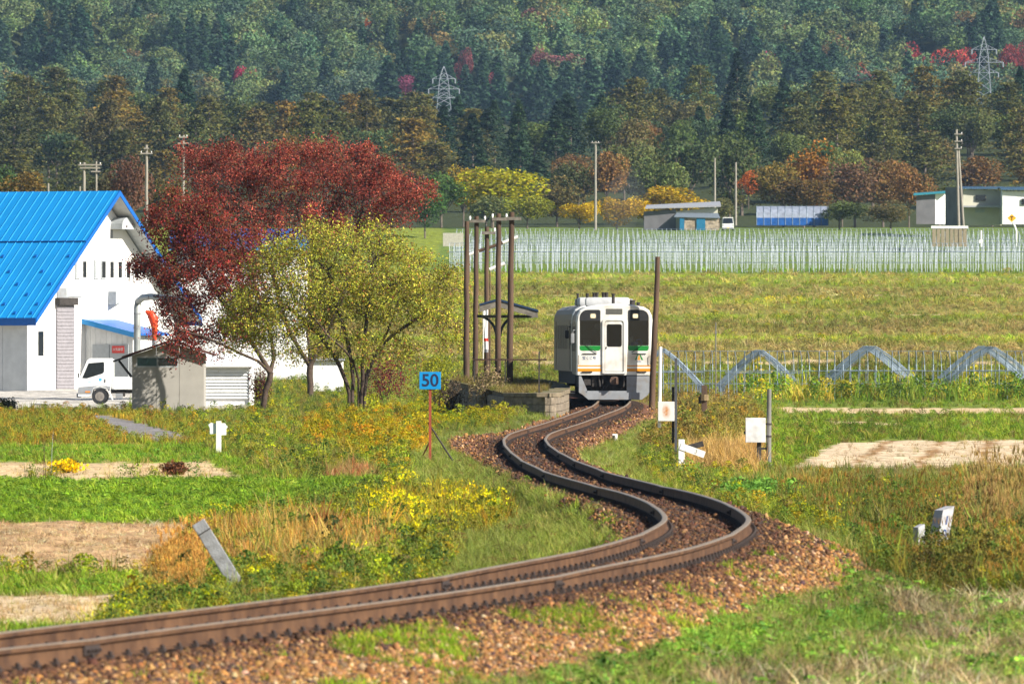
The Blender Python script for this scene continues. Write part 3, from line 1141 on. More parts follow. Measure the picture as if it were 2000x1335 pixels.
def _mix(mix, k, X, Y, Z):
    ii = np.nonzero(k)[0]
    if len(ii) == 0 or not mix:
        return
    r = rng.random(len(ii))
    # kinds gather in drifts
    t0 = 0.0
    for q, (kind, share, hh, cols, wide) in enumerate(mix):
        drift = .55 + .9 * fbm(X[ii] * .55 + 13 * q, Y[ii] * .14, 101 + q)
        j = ii[(r >= t0) & (r < t0 + share * np.clip(drift, 0, 1.35))]
        t0 += share
        if len(j):
            fq = np.clip(120 / Y[j], .12, 1.0)
            tone = (.62 + .76 * fbm(X[j] * .8 * fq, Y[j] * .25 * fq, 111))[:, None]
            lod = np.clip((Y[j] / 260) ** .3, 1, 1.5)
            # neighbours share a colour: pick palette by drifting noise half of the time
            tint = pal(cols, len(j), KL * 1.34) * tone
            fm = (Y[j] > 745) & (Y[j] < 1145)
            if fm.any():
                ya = Y[j] + 10 * (fbm(X[j] / 9, Y[j] / 20, 123, 2) - .5)
                band = np.zeros(len(j))
                for y0_, hw_ in ((788, 7), (866, 8), (884, 6), (950, 9), (1000, 7), (1030, 9), (1085, 12), (1128, 6)):
                    band = np.maximum(band, 1 - _sm(hw_ * .6, hw_ * 1.5, np.abs(ya - y0_)))
                band = (band * (.55 + .6 * fbm(X[j] / 14, Y[j] / 12, 121, 2)))[:, None].clip(0, .95)
                grn = 1 + .35 * np.sin(Y[j] / 21.0)[:, None] * fm[:, None]
                tint = tint * grn
                tan = pal([('#d0b884', 3), ('#c0a870', 2), ('#b8b068', 1)], len(j), KL * 1.3)
                tint = np.where(fm[:, None], tint * (1 - band) + tan * band, tint)
            put(kind, X[j], Y[j], Z[j], hh * lod, tint, wide)


plants()
_n = 900
_y = rng.uniform(386, 443, _n)
_a = rng.random(_n)
_x = (-.25 - (_y - 387) * .04) * (1 - _a) + (xc(_y) - 2.3) * _a
_ok = _y > 387.5
_x, _y = _x[_ok], _y[_ok]
put('fine', _x, _y, .57 + (_y - 385) * .0045, np.full(len(_x), .22), pal([('#b39c68', 3), ('#9a8a58', 2), ('#a0a050', 1.5)], len(_x)), 1.2)
NAMES = {'grass': ("grass", "green and yellow meadow grass covering verges, banks and terraces", "grass", P_GRASS),
         'fine': ("dry_grass", "fine pale grass and straw among the fields and verges", "grass", P_FINE),
         'weed': ("weeds", "low leafy weeds turning yellow and brown along the line", "weeds", P_WEED),
         'leafy': ("clover", "broad green ground leaves on the banks and foreground", "weeds", P_LEAFY),
         'flower': ("goldenrod", "yellow flowering weeds scattered through the verges", "flowers", P_FLOWER),
         'plume': ("plume_grass", "tall dry grass with feathery seed heads beside the line", "grass", P_PLUME)}
for k_, L_ in BUCK.items():
    P_, R_, S_, T_ = (np.concatenate([l[i] for l in L_]) for i in range(4))
    nm, lb, ct, pr = NAMES[k_]
    print(nm, len(P_))
    gn_scatter(nm, P_, R_, S_, rng.integers(0, len(pr), len(P_)), T_, pr, lb, ct)

# ------------------------------------------------------------------ paint, metal and glass
M_WHITE = pbr("white paint", (.72, .72, .70), .45, var=.06, scale=1.5)
M_TRAINW = pbr("railcar white paint", (.64, .64, .61), .35, var=.07, scale=1.2, stain=((.36, .27, .18), .75, 1.7))
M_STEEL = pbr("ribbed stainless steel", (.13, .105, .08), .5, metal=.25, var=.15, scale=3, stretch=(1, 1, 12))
M_ROOFGREY = pbr("railcar roof grey", (.30, .29, .28), .7, var=.25, scale=3)
M_GREY = pbr("grey paint", (.23, .245, .265), .55, var=.12, scale=3, stain=((.2, .15, .1), .5, 5))
M_BLACK = pbr("black rubber", (.016, .016, .018), .6, var=.3)
M_UNDER = pbr("sooty underframe", (.035, .03, .027), .8, var=.4, scale=9)
M_ORANGE = pbr("orange stripe", (.62, .25, .008), .45, var=.05)
M_GREEN = pbr("railcar green", (.008, .20, .03), .4, var=.06)
M_DKBLUE = pbr("dark blue lettering", (.02, .05, .16), .5, var=.1)
M_BLUE = pbr("blue plastic", (.03, .2, .75), .5, var=.1)
M_RED = pbr("red paint", (.55, .025, .015), .45, var=.12)
M_DKGLASS = pbr("dark window glass", (.012, .016, .02), .12, var=.2, spec=.5)
M_SIDEGLASS = pbr("dusty side glass", (.02, .02, .022), .5, var=.2, spec=.15)


def glass_mat(name, tint, gl=.12):
    m, t, out = nt(name)
    N, L = t.nodes, t.links
    tr = N.new("ShaderNodeBsdfTransparent")
    tr.inputs[0].default_value = (*tint, 1)
    g = N.new("ShaderNodeBsdfGlossy")
    g.inputs["Roughness"].default_value = .03
    fr = N.new("ShaderNodeFresnel")
    fr.inputs[0].default_value = 1.5
    ad = N.new("ShaderNodeMath")
    ad.operation = 'ADD'
    ad.inputs[1].default_value = gl * .3
    L.new(fr.outputs[0], ad.inputs[0])
    mx = N.new("ShaderNodeMixShader")
    L.new(ad.outputs[0], mx.inputs[0])
    L.new(tr.outputs[0], mx.inputs[1])
    L.new(g.outputs[0], mx.inputs[2])
    L.new(mx.outputs[0], out.inputs[0])
    return m


M_GLASS = glass_mat("tinted windscreen", (.55, .58, .57))


def emit_mat(name, col, st):
    m, t, out = nt(name)
    e = t.nodes.new("ShaderNodeEmission")
    e.inputs[0].default_value = (*col, 1)
    e.inputs[1].default_value = st
    t.links.new(e.outputs[0], out.inputs[0])
    return m


M_LAMP = emit_mat("lit headlamp", (1.0, .80, .46), .8)


def text_obj(body, size, mat, parent, loc, rot, name="lettering", bold=0.0, sx=1.0, depth=.002):
    cu = bpy.data.curves.new(name, 'FONT')
    cu.body = body
    cu.size = size
    cu.align_x, cu.align_y = 'CENTER', 'CENTER'
    cu.extrude = depth
    cu.offset = bold
    t = bpy.data.objects.new(name, cu)
    COL.objects.link(t)
    bpy.context.view_layer.update()
    me = bpy.data.meshes.new_from_object(t.evaluated_get(bpy.context.evaluated_depsgraph_get()))
    COL.objects.unlink(t)
    bpy.data.objects.remove(t)
    me.materials.clear()
    me.materials.append(mat)
    o = bpy.data.objects.new(name, me)
    COL.objects.link(o)
    o.parent = parent
    o.location = loc
    o.rotation_euler = rot
    o.scale = (sx, 1, 1)
    return o


def rrect(x0, x1, z0, z1, r, n=5):
    """rounded rectangle; r = one radius or four (bottom-left, bottom-right, top-right, top-left)"""
    rs = r if isinstance(r, (list, tuple)) else (r,) * 4
    pts = []
    for (cx_, cz, rr, a0) in ((x0, z0, rs[0], PI), (x1, z0, rs[1], 1.5 * PI), (x1, z1, rs[2], 0), (x0, z1, rs[3], .5 * PI)):
        ox = cx_ + rr if cx_ == x0 else cx_ - rr
        oz = cz + rr if cz == z0 else cz - rr
        for k in range(n + 1):
            a = a0 + .5 * PI * k / n
            pts.append((ox + rr * math.cos(a), oz + rr * math.sin(a)))
    return pts


from mathutils.geometry import tessellate_polygon


def plate_with_holes(m, outer, holes, y, mi=0):
    loops = [[Vector((p[0], p[1], 0)) for p in l] for l in [outer] + holes]
    tris = tessellate_polygon(loops)
    flat = [v for l in loops for v in l]
    m.add([(v.x, y, v.y) for v in flat], [tuple(t) for t in tris], mi)


# ------------------------------------------------------------------ railcar (local: x across, y away from the camera, z up from the rail)
def car_section(w=1.36, s=1.0, dz=0.0):
    h = [(w, .92), (w, 2.85), (w - .03, 3.05), (w - .12, 3.22), (w - .32, 3.34), (.6, 3.42), (0, 3.46)]
    p = h + [(-x, z) for x, z in reversed(h[:-1])]
    return [(x * s, .92 + (z - .92) * (1 - (1 - s) * .55)) for x, z in p]


def railcar(front=True):
    t = thing("railcar", "x", "railcar")
    m = MB()
    secs = [(0.0, .955), (.04, .985), (.12, 1.0), (18.3, 1.0), (18.4, .98)]
    n = len(car_section())
    for (y, s) in secs:
        for (x, z) in car_section(s=s):
            m.v.append((x, y, z))
    for k in range(len(secs) - 1):
        for i in range(n):
            j = (i + 1) % n
            m.f.append((k * n + i, k * n + j, (k + 1) * n + j, (k + 1) * n + i))
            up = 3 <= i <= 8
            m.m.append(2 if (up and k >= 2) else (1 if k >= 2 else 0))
    m.f.append(tuple(range((len(secs) - 1) * n, len(secs) * n)))
    m.m.append(0)
    wl = rrect(-1.225, -.49, 1.965, 2.86, (.04, .02, .0, .0))
    wr = [(-x, z) for x, z in reversed(wl)]
    dw = rrect(-.255, .255, 1.935, 2.71, .06)
    if front:
        plate_with_holes(m, car_section(s=.955), [wl, wr, dw], 0.0, 0)
    else:
        m.f.append(tuple(range(n - 1, -1, -1)))
        m.m.append(0)
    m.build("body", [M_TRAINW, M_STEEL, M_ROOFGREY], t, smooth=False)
    u = MB()
    u.box(-1.2, 1.2, .5, 18, .45, .915)
    u.build("underframe", M_UNDER, t)
    for by in (3.3, 14.9):
        b = MB()
        b.box(-.95, .95, by - 1.2, by + 1.2, .32, .62)
        bo = b.build("bogie", M_UNDER, t)
        for wy in (by - .95, by + .95):
            for sx in (-1, 1):
                w = MB()
                w.tube((sx * .50, wy, .43), (sx * .63, wy, .43), .43, n=18)
                w.build("wheel", M_UNDER, bo)
    # side: windows and doors on both flanks
    for sx in (-1, 1):
        x0, x1 = sorted((sx * 1.352, sx * 1.366))
        for k, (a, b_) in enumerate(((4.2, 5.6), (6.0, 7.4), (7.8, 9.2), (9.6, 11.0), (11.4, 12.8), (13.2, 14.6))):
            w = MB()
            w.prism(rrect(a, b_, 1.75, 2.65, .08), 'x', x0, x1)
            w.build("side_window", M_SIDEGLASS, t)
        for a in (1.6, 15.6):
            w = MB()
            w.prism(rrect(a, a + .95, 1.0, 2.8, .05), 'x', *sorted((sx * 1.33, sx * 1.372)))
            d = w.build("side_door", M_STEEL, t)
            w = MB()
            w.prism(rrect(a + .2, a + .75, 1.75, 2.6, .06), 'x', *sorted((sx * 1.36, sx * 1.379)))
            w.build("door_window", M_SIDEGLASS, d)
        w = MB()
        w.box(*sorted((sx * 1.355, sx * 1.368)), .3, 1.4, 1.9, 2.7)
        w.build("cab_side_window", M_SIDEGLASS, t)
    # roof gear
    a = MB()
    a.bbox(-1.0, .57, 1.9, 4.3, 3.36, 3.68, .09)
    a.build("air_conditioner", pbr("roof unit", (.5, .51, .52), .55, var=.15, scale=4), t, smooth=True)
    a = MB()
    a.bbox(-.8, .8, 9, 12, 3.38, 3.66, .08)
    a.build("air_conditioner", M_ROOFGREY, t)
    for (x, y, r, z) in ((-.02, 1.2, .055, 3.8), (-.33, 5.0, .06, 3.86), (-.22, 5.0, .06, 3.86), (.68, 3.0, .1, 3.58), (.9, 3.4, .06, 3.5), (-.9, 6.0, .05, 3.83)):
        a = MB()
        a.tube((x, y, 3.3), (x, y, z), r, n=10)
        a.tube((x, y, z - .03), (x, y, z + .012), r * 1.25, n=10)
        a.build("exhaust_stack" if r > .052 else "antenna", M_UNDER, t)
    if not front:
        return t
    # cab interior seen through the glass
    c = MB()
    c.box(-1.25, 1.25, 1.7, 1.75, 1.2, 3.2)
    c.box(-1.25, 1.25, .05, 1.7, 1.15, 1.25)
    c.box(-.47, -.43, .1, 1.7, 1.2, 2.9)
    c.box(.43, .47, .1, 1.7, 1.2, 2.9)
    c.build("cab_interior", pbr("cab lining", (.022, .025, .025), .8, var=.2), t)
    for xa, xb in ((-1.2, -.52), (.52, 1.2)):
        c = MB()
        c.box(xa, xb, .25, .65, 1.25, 1.965)
        c.build("driving_desk", pbr("desk grey", (.16, .18, .18), .6), t)
    c = MB()
    c.bbox(-1.1, -.82, .3, .5, 1.98, 2.16, .01)
    c.build("fare_box", pbr("pale box", (.25, .3, .33), .5, var=.5, scale=20), t)
    c = MB()
    c.tube((-.57, .35, 2.66), (-.57, .39, 2.66), .13, n=18)
    c.build("cab_fan", pbr("pale fan", (.4, .42, .4), .5), t)
    c = MB()
    c.bbox(.55, .66, .2, .3, 1.97, 2.28, .02)
    c.build("bottle", M_WHITE, t)
    c = MB()
    c.bbox(.6, .86, .16, .3, 1.97, 2.1, .02)
    c.path([(.75, .2, 2.05), (.8, .2, 2.16), (.92, .2, 2.18), (1.0, .2, 2.05)], .03)
    c.build("blue_bag", M_BLUE, t)
    # windscreens, black lamp panels, green bands
    for sx in (-1, 1):
        fl = (lambda P: P) if sx < 0 else (lambda P: [(-x, z) for x, z in reversed(P)])
        g = MB()
        g.prism(fl(rrect(-1.222, -.493, 1.967, 2.857, .01)), 'y', .012, .02)
        ws = g.build("windscreen", M_GLASS, t)
        g = MB()
        g.prism(fl(rrect(-1.225, -.49, 2.855, 3.235, (0.001, .001, .07, .28))), 'y', -.008, .01)
        lp = g.build("lamp_panel", M_BLACK, t)
        g = MB()
        g.prism(fl(rrect(-.84, -.665, 2.945, 3.085, .035)), 'y', -.03, -.009)
        g.build("headlight", M_LAMP, lp)
        g = MB()
        g.prism(fl(rrect(-.865, -.64, 2.92, 3.11, .045)), 'y', -.016, -.0085)
        g.build("headlight_rim", pbr("lamp rim", (.25, .24, .22), .3, metal=.6), lp)
        g = MB()
        g.prism(fl(rrect(-1.225, -.49, 1.785, 1.96, (.08, .08, .001, .001))), 'y', -.006, .01)
        g.build("green_band", M_GREEN, t)
        for z0, z1, nm in ((1.045, 1.15, "stripe"), (1.228, 1.268, "stripe")):
            g = MB()
            g.box(*sorted((sx * .455, sx * 1.296)), -.005, .01, z0, z1)
            g.build(nm, M_ORANGE, t)
        g = MB()
        g.path([(sx * .62, -.03, 1.72), (sx * .83, -.04, 1.86), (sx * 1.0, -.03, 2.0)], .012)
        g.box(*sorted((sx * .62, sx * 1.13)), -.03, -.012, 1.66, 1.685)
        g.build("wiper", M_BLACK, t)
        g = MB()
        g.bbox(*sorted((sx * .78, sx * 1.14)), -.05, .0, 1.01, 1.055, .012)
        g.build("tail_lamp_bracket", M_UNDER, t)
        g = MB()
        g.path([(sx * 1.33, .12, 2.5), (sx * 1.46, .02, 2.52), (sx * 1.48, 0, 2.35)], .014)
        g.bbox(*sorted((sx * 1.42, sx * 1.54)), -.03, .03, 2.05, 2.4, .02)
        g.build("mirror", M_GREY if sx < 0 else M_UNDER, t)
        g = MB()
        g.path([(sx * 1.27, -.025, 1.3), (sx * 1.27, -.05, 1.32), (sx * 1.27, -.05, 1.6), (sx * 1.27, -.025, 1.62)], .012)
        g.build("grab_rail", M_STEEL, t)
    # gangway door in its raised frame
    g = MB()
    out = rrect(-.42, .42, .98, 2.92, (.02, .02, .14, .14))
    inn = rrect(-.335, .335, 1.03, 2.845, (.02, .02, .08, .08))
    plate_with_holes(g, out, [inn], -.05)
    for L_, a_, b_ in ((out, -.05, .0), (inn, -.05, -.002)):
        k = len(L_)
        g.add([(x, a_, z) for x, z in L_] + [(x, b_, z) for x, z in L_], [(i, (i + 1) % k, k + (i + 1) % k, k + i) for i in range(k)])
    g.build("gangway_frame", M_TRAINW, t)
    g = MB()
    plate_with_holes(g, rrect(-.32, .32, 1.06, 2.82, (.02, .02, .07, .07)), [dw], -.022)
    dw2 = dw
    k = len(dw2)
    g.add([(x, -.022, z) for x, z in dw2] + [(x, .01, z) for x, z in dw2], [(i, (i + 1) % k, k + (i + 1) % k, k + i) for i in range(k)])
    door = g.build("gangway_door", M_TRAINW, t)
    g = MB()
    g.prism(rrect(-.25, .25, 1.94, 2.705, .05), 'y', -.012, -.006)
    g.build("door_window", glass_mat("door glass", (.05, .05, .045)), door)
    g = MB()
    r0, r1 = rrect(-.27, .27, 1.92, 2.725, .07), rrect(-.25, .25, 1.94, 2.705, .05)
    plate_with_holes(g, r0, [r1], -.026)
    g.build("window_seal", M_BLACK, door)
    g = MB()
    g.tube((-.28, -.04, 1.86), (-.28, -.04, 1.93), .013)
    g.tube((-.30, -.022, 1.86), (-.28, -.045, 1.86), .014)
    g.build("door_handle", M_UNDER, door)
    g = MB()
    g.box(-.38, .38, -.12, .0, .955, .985)
    g.build("door_step", M_GREY, t)
    g = MB()
    g.prism(rrect(-.29, .29, 3.075, 3.27, .015), 'y', -.012, .01)
    g.build("destination_sign", pbr("unlit sign glass", (.10, .10, .09), .25, var=.15), t)
    for z in (1.5, 2.0, 2.5):
        g = MB()
        g.tube((.36, -.03, z), (.36, -.03, z + .07), .02, n=8)
        g.build("hinge", M_GREY, door)
    # lettering and emblem
    text_obj("宝くじ号", .135, M_DKBLUE, t, (-.89, -.004, 1.515), (PI / 2, 0, 0), sx=.92)
    text_obj("AIZU", .055, M_DKBLUE, t, (.88, -.004, 1.40), (PI / 2, 0, 0), sx=1.3)
    for k, (poly, mt) in enumerate(((((.73, 1.455), (.79, 1.455), (.87, 1.665), (.835, 1.665)), M_GREEN), (((.97, 1.455), (1.03, 1.455), (.925, 1.665), (.89, 1.665)), M_GREEN),
                                    (((.835, 1.455), (.925, 1.455), (.893, 1.615), (.867, 1.615)), M_ORANGE))):
        g = MB()
        g.prism(list(poly), 'y', -.006, .006)
        g.build("emblem_stroke", mt, t)
    # apron, coupler, snow plough
    g = MB()
    g.prism([(.44, .885), (1.255, .885), (1.255, .30), (1.2, .27), (.44, .27)], 'y', .0, .9)
    g.build("apron_box", M_GREY, t)
    g = MB()
    g.prism([(-1.255, .885), (-1.17, .885), (-.97, .40), (-.97, .27), (-1.2, .27), (-1.255, .30)], 'y', .0, .9)
    g.build("apron_box", M_GREY, t)
    g = MB()
    g.prism([(-1.25, .30), (1.24, .30), (1.2, .22), (.98, .05), (-.92, .05), (-1.12, .22)], 'y', -.08, .02)
    g.box(-.97, .45, -.03, .3, .268, .36)
    g.build("snow_plough", M_GREY, t)
    g = MB()
    g.box(-1.1, .44, .55, .7, .3, .92)
    g.bbox(-1.08, -.84, .06, .3, .55, .77, .02)
    g.bbox(-.8, -.62, .15, .4, .5, .85, .02)
    g.path([(-.55, .1, .88), (-.5, .02, .5), (-.45, .1, .4), (-.3, .2, .6)], .03)
    g.path([(.38, .1, .88), (.33, .02, .5), (.25, .1, .42)], .025)
    g.path([(-.4, .1, .88), (-.42, .03, .6), (-.3, .05, .45), (-.2, .2, .6)], .022)
    g.build("brake_pipes", M_UNDER, t)
    g = MB()
    g.bbox(-.12, .12, -.25, .4, .58, .86, .04)
    g.tube((-.02, -.3, .72), (-.02, -.1, .72), .14, n=12)
    g.box(.06, .14, -.42, -.2, .6, .84)
    g.build("coupler", pbr("rusty coupler", (.10, .06, .04), .8, var=.4, scale=12), t)
    return t


def place_car(o, Y):
    a = Vector((float(xc(Y)), Y))
    b = Vector((float(xc(Y + 18)), Y + 18))
    o.location = (a.x, a.y, float(ztrk(Y)))
    o.rotation_euler = (0, 0, math.atan2(-(b.x - a.x), b.y - a.y))


rc1 = railcar(True)
place_car(rc1, 404.0)
tag(rc1, "white railcar front with orange stripes and lit headlamps", "railcar", "coupled railcars")
rc2 = railcar(False)
place_car(rc2, 423.0)
tag(rc2, "second railcar with steel side, coupled behind the lit front one", "railcar", "coupled railcars")
g = MB()
g.path([(-1.35, .3, 2.55), (-1.5, .15, 2.6), (-1.52, .12, 2.4)], .016)
g.bbox(-1.6, -1.46, .08, .16, 2.15, 2.45, .03)
g.build("mirror", M_UNDER, rc2)

# ------------------------------------------------------------------ platform
M_STONEW = pbr("mossy platform stone", lin('#a89a86', .55), .95, var=.3, scale=5, bump=.6, bscale=16, stain=(lin('#4d4a3c', .5), .7, 3))
M_SLAB = pbr("platform slab", lin('#9a8c74', .55), .95, var=.3, scale=4, bump=.4)
M_PTOP = pbr("platform gravel", lin('#9a8a68', .5), .95, var=.3, scale=5, bump=.6, bscale=25, col2=lin('#8c8c50', .5))
plat = thing("station_platform", "low platform of old stone blocks beside the railcar", "platform", (0, 0, 0))
PC = (1.33, 385.0)
PE = [(xc(y) - 1.63, y) for y in (394, 404, 414, 424, 434, 444)]
PW = [(-2.6, 444), (-1.8, 424), (-.25, 387)]
PTOP = lambda y: .56 + (y - 385) * .0045
ring = [PC] + [(float(x), float(y)) for x, y in PE] + PW
m = MB()
m.add([(x, y, PTOP(y)) for x, y in ring], [tuple(range(len(ring)))])
m.build("platform_top", M_PTOP, plat)
m = MB()
nr = len(ring)
cx0, cy0 = sum(p[0] for p in ring) / len(ring), 412.0
inner = [(x + (.16 if x < cx0 - .02 * (y - 412) else -.16), y + (.2 if y < 390 else -.1)) for x, y in ring]
m.add([(x, y, -.8) for x, y in inner] + [(x, y, PTOP(y) - .01) for x, y in inner], [(i, (i + 1) % nr, nr + (i + 1) % nr, nr + i) for i in range(nr)])
m.build("core_wall", M_SLAB, plat)


def block_wall(a, b, zb, zt_, courses, lens):
    a, b = Vector((*a, 0)), Vector((*b, 0))
    L_ = (b - a).length
    d = (b - a).normalized()
    nn = Vector((d.y, -d.x, 0))
    rz = math.atan2(d.y, d.x)
    for k in range(courses):
        z0, z1 = zb + (zt_ - zb) * k / courses, zb + (zt_ - zb) * (k + 1) / courses
        x = 0.0
        first = random.uniform(.4, 1.0)
        while x < L_ - .05:
            w = min(lens * (first if x == 0 else random.uniform(.8, 1.25)), L_ - x)
            q = MB()
            q.bbox(x + .008, x + w - .008, -.02 + random.uniform(-.015, .015), .22, z0 + .008, z1 - .008, .015)
            o = q.build("stone_block", M_STONEW, plat, loc=(a.x, a.y, 0), rz=rz)
            x += w


block_wall(PW[-1], PC, -.34, .44, 3, .6)
block_wall(PW[-2], PW[-1], -.34, .44, 3, 1.2)
rr = [PC] + [(float(x), float(y)) for x, y in PE]
for (a, b_) in zip(rr[:-1], rr[1:]):
    block_wall(a, b_, -.34 + .0, PTOP(a[1]) - .12, 3, 1.1)
    d = Vector((b_[0] - a[0], b_[1] - a[1], 0))
    L_ = d.length
    for k in range(int(L_ / 1.2)):
        q = MB()
        q.bbox(k * L_ / int(L_ / 1.2) + .006, (k + 1) * L_ / int(L_ / 1.2) - .006, -.07, .5, PTOP(a[1]) - .118, PTOP(a[1]) + .02, .012)
        q.build("edge_slab", M_SLAB, plat, loc=(a[0], a[1], 0), rz=math.atan2(d.y, d.x))
a, b_ = PW[-1], PC
d = Vector((b_[0] - a[0], b_[1] - a[1], 0))
for k in range(4):
    q = MB()
    q.bbox(k * d.length / 4 + .006, (k + 1) * d.length / 4 - .006, -.07, .45, .44, .575, .012)
    q.build("edge_slab", M_SLAB, plat, loc=(a[0], a[1], 0), rz=math.atan2(d.y, d.x))

# shelter on the platform
M_OLDWOOD = pbr("weathered brown timber", lin('#6c5544', .55), .9, var=.4, scale=5, stretch=(1, 1, .12), bump=.4, bscale=25)
M_GREYWOOD = pbr("grey weathered board", lin('#8f887c', .55), .9, var=.3, scale=6, bump=.3)
M_BLUEROOF = pbr("dark blue roofing", lin('#23466e', .45), .6, var=.15, scale=4)
sp_ = at(973, 712, 424)
sh = thing("platform_shelter", "small open platform shelter with blue gabled roof on a curved post", "shelter", (sp_.x, sp_.y, PTOP(424)))
for k, y in enumerate((0, 4.5)):
    q = MB()
    q.box(-.07, .07, y - .07, y + .07, -.05, 2.95)
    q.build("post", pbr("green grey post", lin('#5c6a66', .5), .7), sh)
    for sx in (-1, 1):
        q = MB()
        q.path([(sx * (.07 + .72 * (1 - math.cos(a_))), y, 1.75 + .78 * math.sin(a_)) for a_ in np.linspace(0, PI / 2, 8)], .05)
        q.build("curved_bracket", pbr("bracket grey", lin('#48545a', .5), .7), sh)
for sx, wdt in ((-1, .7), (1, 1.5)):
    q = MB()
    P = [(0.0, 3.16), (sx * wdt, 3.16 - .30 * wdt)]
    q.prism([(0, 3.10), (0, 3.17), (sx * wdt, 3.17 - .28 * wdt), (sx * wdt, 3.10 - .28 * wdt)] if sx > 0 else [(0, 3.10), (sx * wdt, 3.10 - .28 * wdt), (sx * wdt, 3.17 - .28 * wdt), (0, 3.17)], 'y', -.9, 5.4)
    q.build("roof_slope", M_BLUEROOF, sh)
    q = MB()
    q.prism([(0, 2.86), (0, 3.095), (sx * wdt * .985, 3.095 - .28 * wdt * .985), (sx * wdt * .985, 2.86 - .28 * wdt * .985)], 'y', -.86, -.80)
    q.build("gable_board", M_GREYWOOD, sh)
    q = MB()
    q.box(*sorted((0, sx * wdt * .9)), -.06, .06, 2.45, 2.56)
    q.build("cross_beam", M_GREYWOOD, sh)
# station banner and iron rail
b0 = at(953, 692, 432)
bn = thing("station_banner", "narrow white banner with a red band behind the shelter post", "banner", b0)
q = MB()
q.tube((-.18, 0, -.2), (-.18, 0, 1.85), .016)
q.tube((-.18, 0, 1.82), (.12, 0, 1.84), .012)
q.build("banner_pole", M_WHITE, bn)
for z0, z1, mt in ((.62, 1.8, M_WHITE), (.5, .62, M_RED), (.2, .5, M_WHITE), (.08, .2, M_GREY)):
    q = MB()
    P0, P1 = [], []
    for k in range(7):
        t_ = k / 6
        x_ = -.16 + .16 * t_
        P0.append((x_ + .02 * math.sin(5 * z0), .03 * math.sin(7 * t_ + 3 * z0), z0))
        P1.append((x_ + .02 * math.sin(5 * z1), .03 * math.sin(7 * t_ + 3 * z1), z1))
    q.add(P0 + P1, [(k, k + 1, 8 + k, 7 + k) for k in range(6)])
    o = q.build("cloth_panel", mt, bn)
    o.modifiers.new("solid", 'SOLIDIFY').thickness = .004
i0 = at(1053, 800, 386)
ir = thing("iron_railing", "dark iron post and long crossbar standing by the platform corner", "railing", (i0.x, i0.y, gz(i0.x, i0.y)))
q = MB()
hh = at(1053, 686, 386).z - gz(i0.x, i0.y)
q.box(-.025, .025, -.025, .025, -.1, hh)
q.build("post", M_UNDER, ir)
q = MB()
zb_ = at(1053, 702, 386).z - gz(i0.x, i0.y)
q.box(-2.25, .26, -.05, -.027, zb_ - .025, zb_ + .025)
q.build("crossbar", pbr("rusted bar", lin('#4a2f26', .6), .85, var=.4), ir)
for x_ in (-1.15, -2.2):
    q = MB()
    q.box(x_ - .02, x_ + .02, -.03 + .01, .02, zb_ - .75, zb_ + .03)
    q.build("post", M_UNDER, ir)


# ------------------------------------------------------------------ poles beside the line
def wood_pole(label, top, base, Y, w, arms=(), group="wooden poles beside the station", name="wooden_pole"):
    """top, base: photograph positions; arms: list of (y, x0, x1, insulator xs)"""
    B, T = at(base[0], base[1], Y), at(top[0], top[1], Y)
    g_ = min(B.z, gz(B.x, Y)) - .3 if Y < 500 else B.z
    t = thing(name, label, "pole", (B.x, Y, g_), group=group)
    d = T - B
    q = MB()
    p0 = Vector((0, 0, 0))
    p1 = Vector((T.x - B.x, 0, T.z - g_))
    k = 9
    pts = [p0.lerp(p1, i / k) + Vector((random.uniform(-.012, .012), 0, 0)) for i in range(k + 1)]
    q.path(pts, [w * (1.12 - .28 * i / k) for i in range(k + 1)], n=10)
    q.build("pole_shaft", M_OLDWOOD if Y < 600 else M_CONC, t, smooth=True)
    for (y, x0, x1, ins) in arms:
        A, Bq = at(x0, y, Y) - Vector((B.x, Y, g_)), at(x1, y, Y) - Vector((B.x, Y, g_))
        q = MB()
        q.box(A.x, Bq.x, -w - .1, -w - .01, A.z - .055, A.z + .055)
        ar = q.build("crossarm", M_GREYWOOD if Y < 600 else M_CONC, t)
        for ix in ins:
            c_ = at(ix, y, Y) - Vector((B.x, Y, g_))
            q = MB()
            q.tube((c_.x, -w - .055, A.z + .05), (c_.x, -w - .055, A.z + .12), .03, n=8)
            q.tube((c_.x, -w - .055, A.z + .10), (c_.x, -w - .055, A.z + .20), .045, .035, n=8)
            q.build("insulator", M_WHITE, ar)
    return t


M_CONC = pbr("concrete pole", lin('#b9b2a6', .5), .9, var=.12, scale=2)
wood_pole("tallest wooden pole, nearest the railcar, its crossarm shared", (1000, 414), (994, 733), 414, .115, [(427, 986, 1018, ())])
wood_pole("wooden pole just in front of the shelter's left roof slope", (974, 417), (972, 714), 421, .11, [(428, 961, 990, (962, 989))])
wood_pole("short wooden pole behind the shelter ridge", (951, 443), (950, 700), 446, .10, [(455, 941, 968, (966,))])
wood_pole("wooden pole with two white insulators left of the shelter", (931, 422), (927, 700), 442, .105, [(432, 917, 948, (918, 947))])
wood_pole("bare wooden pole rising from the yellow tree's edge", (912, 432), (910, 690), 456, .11)
wood_pole("leaning bare wooden pole right of the railcar front", (1285, 501), (1272, 776), 403.5, .105)

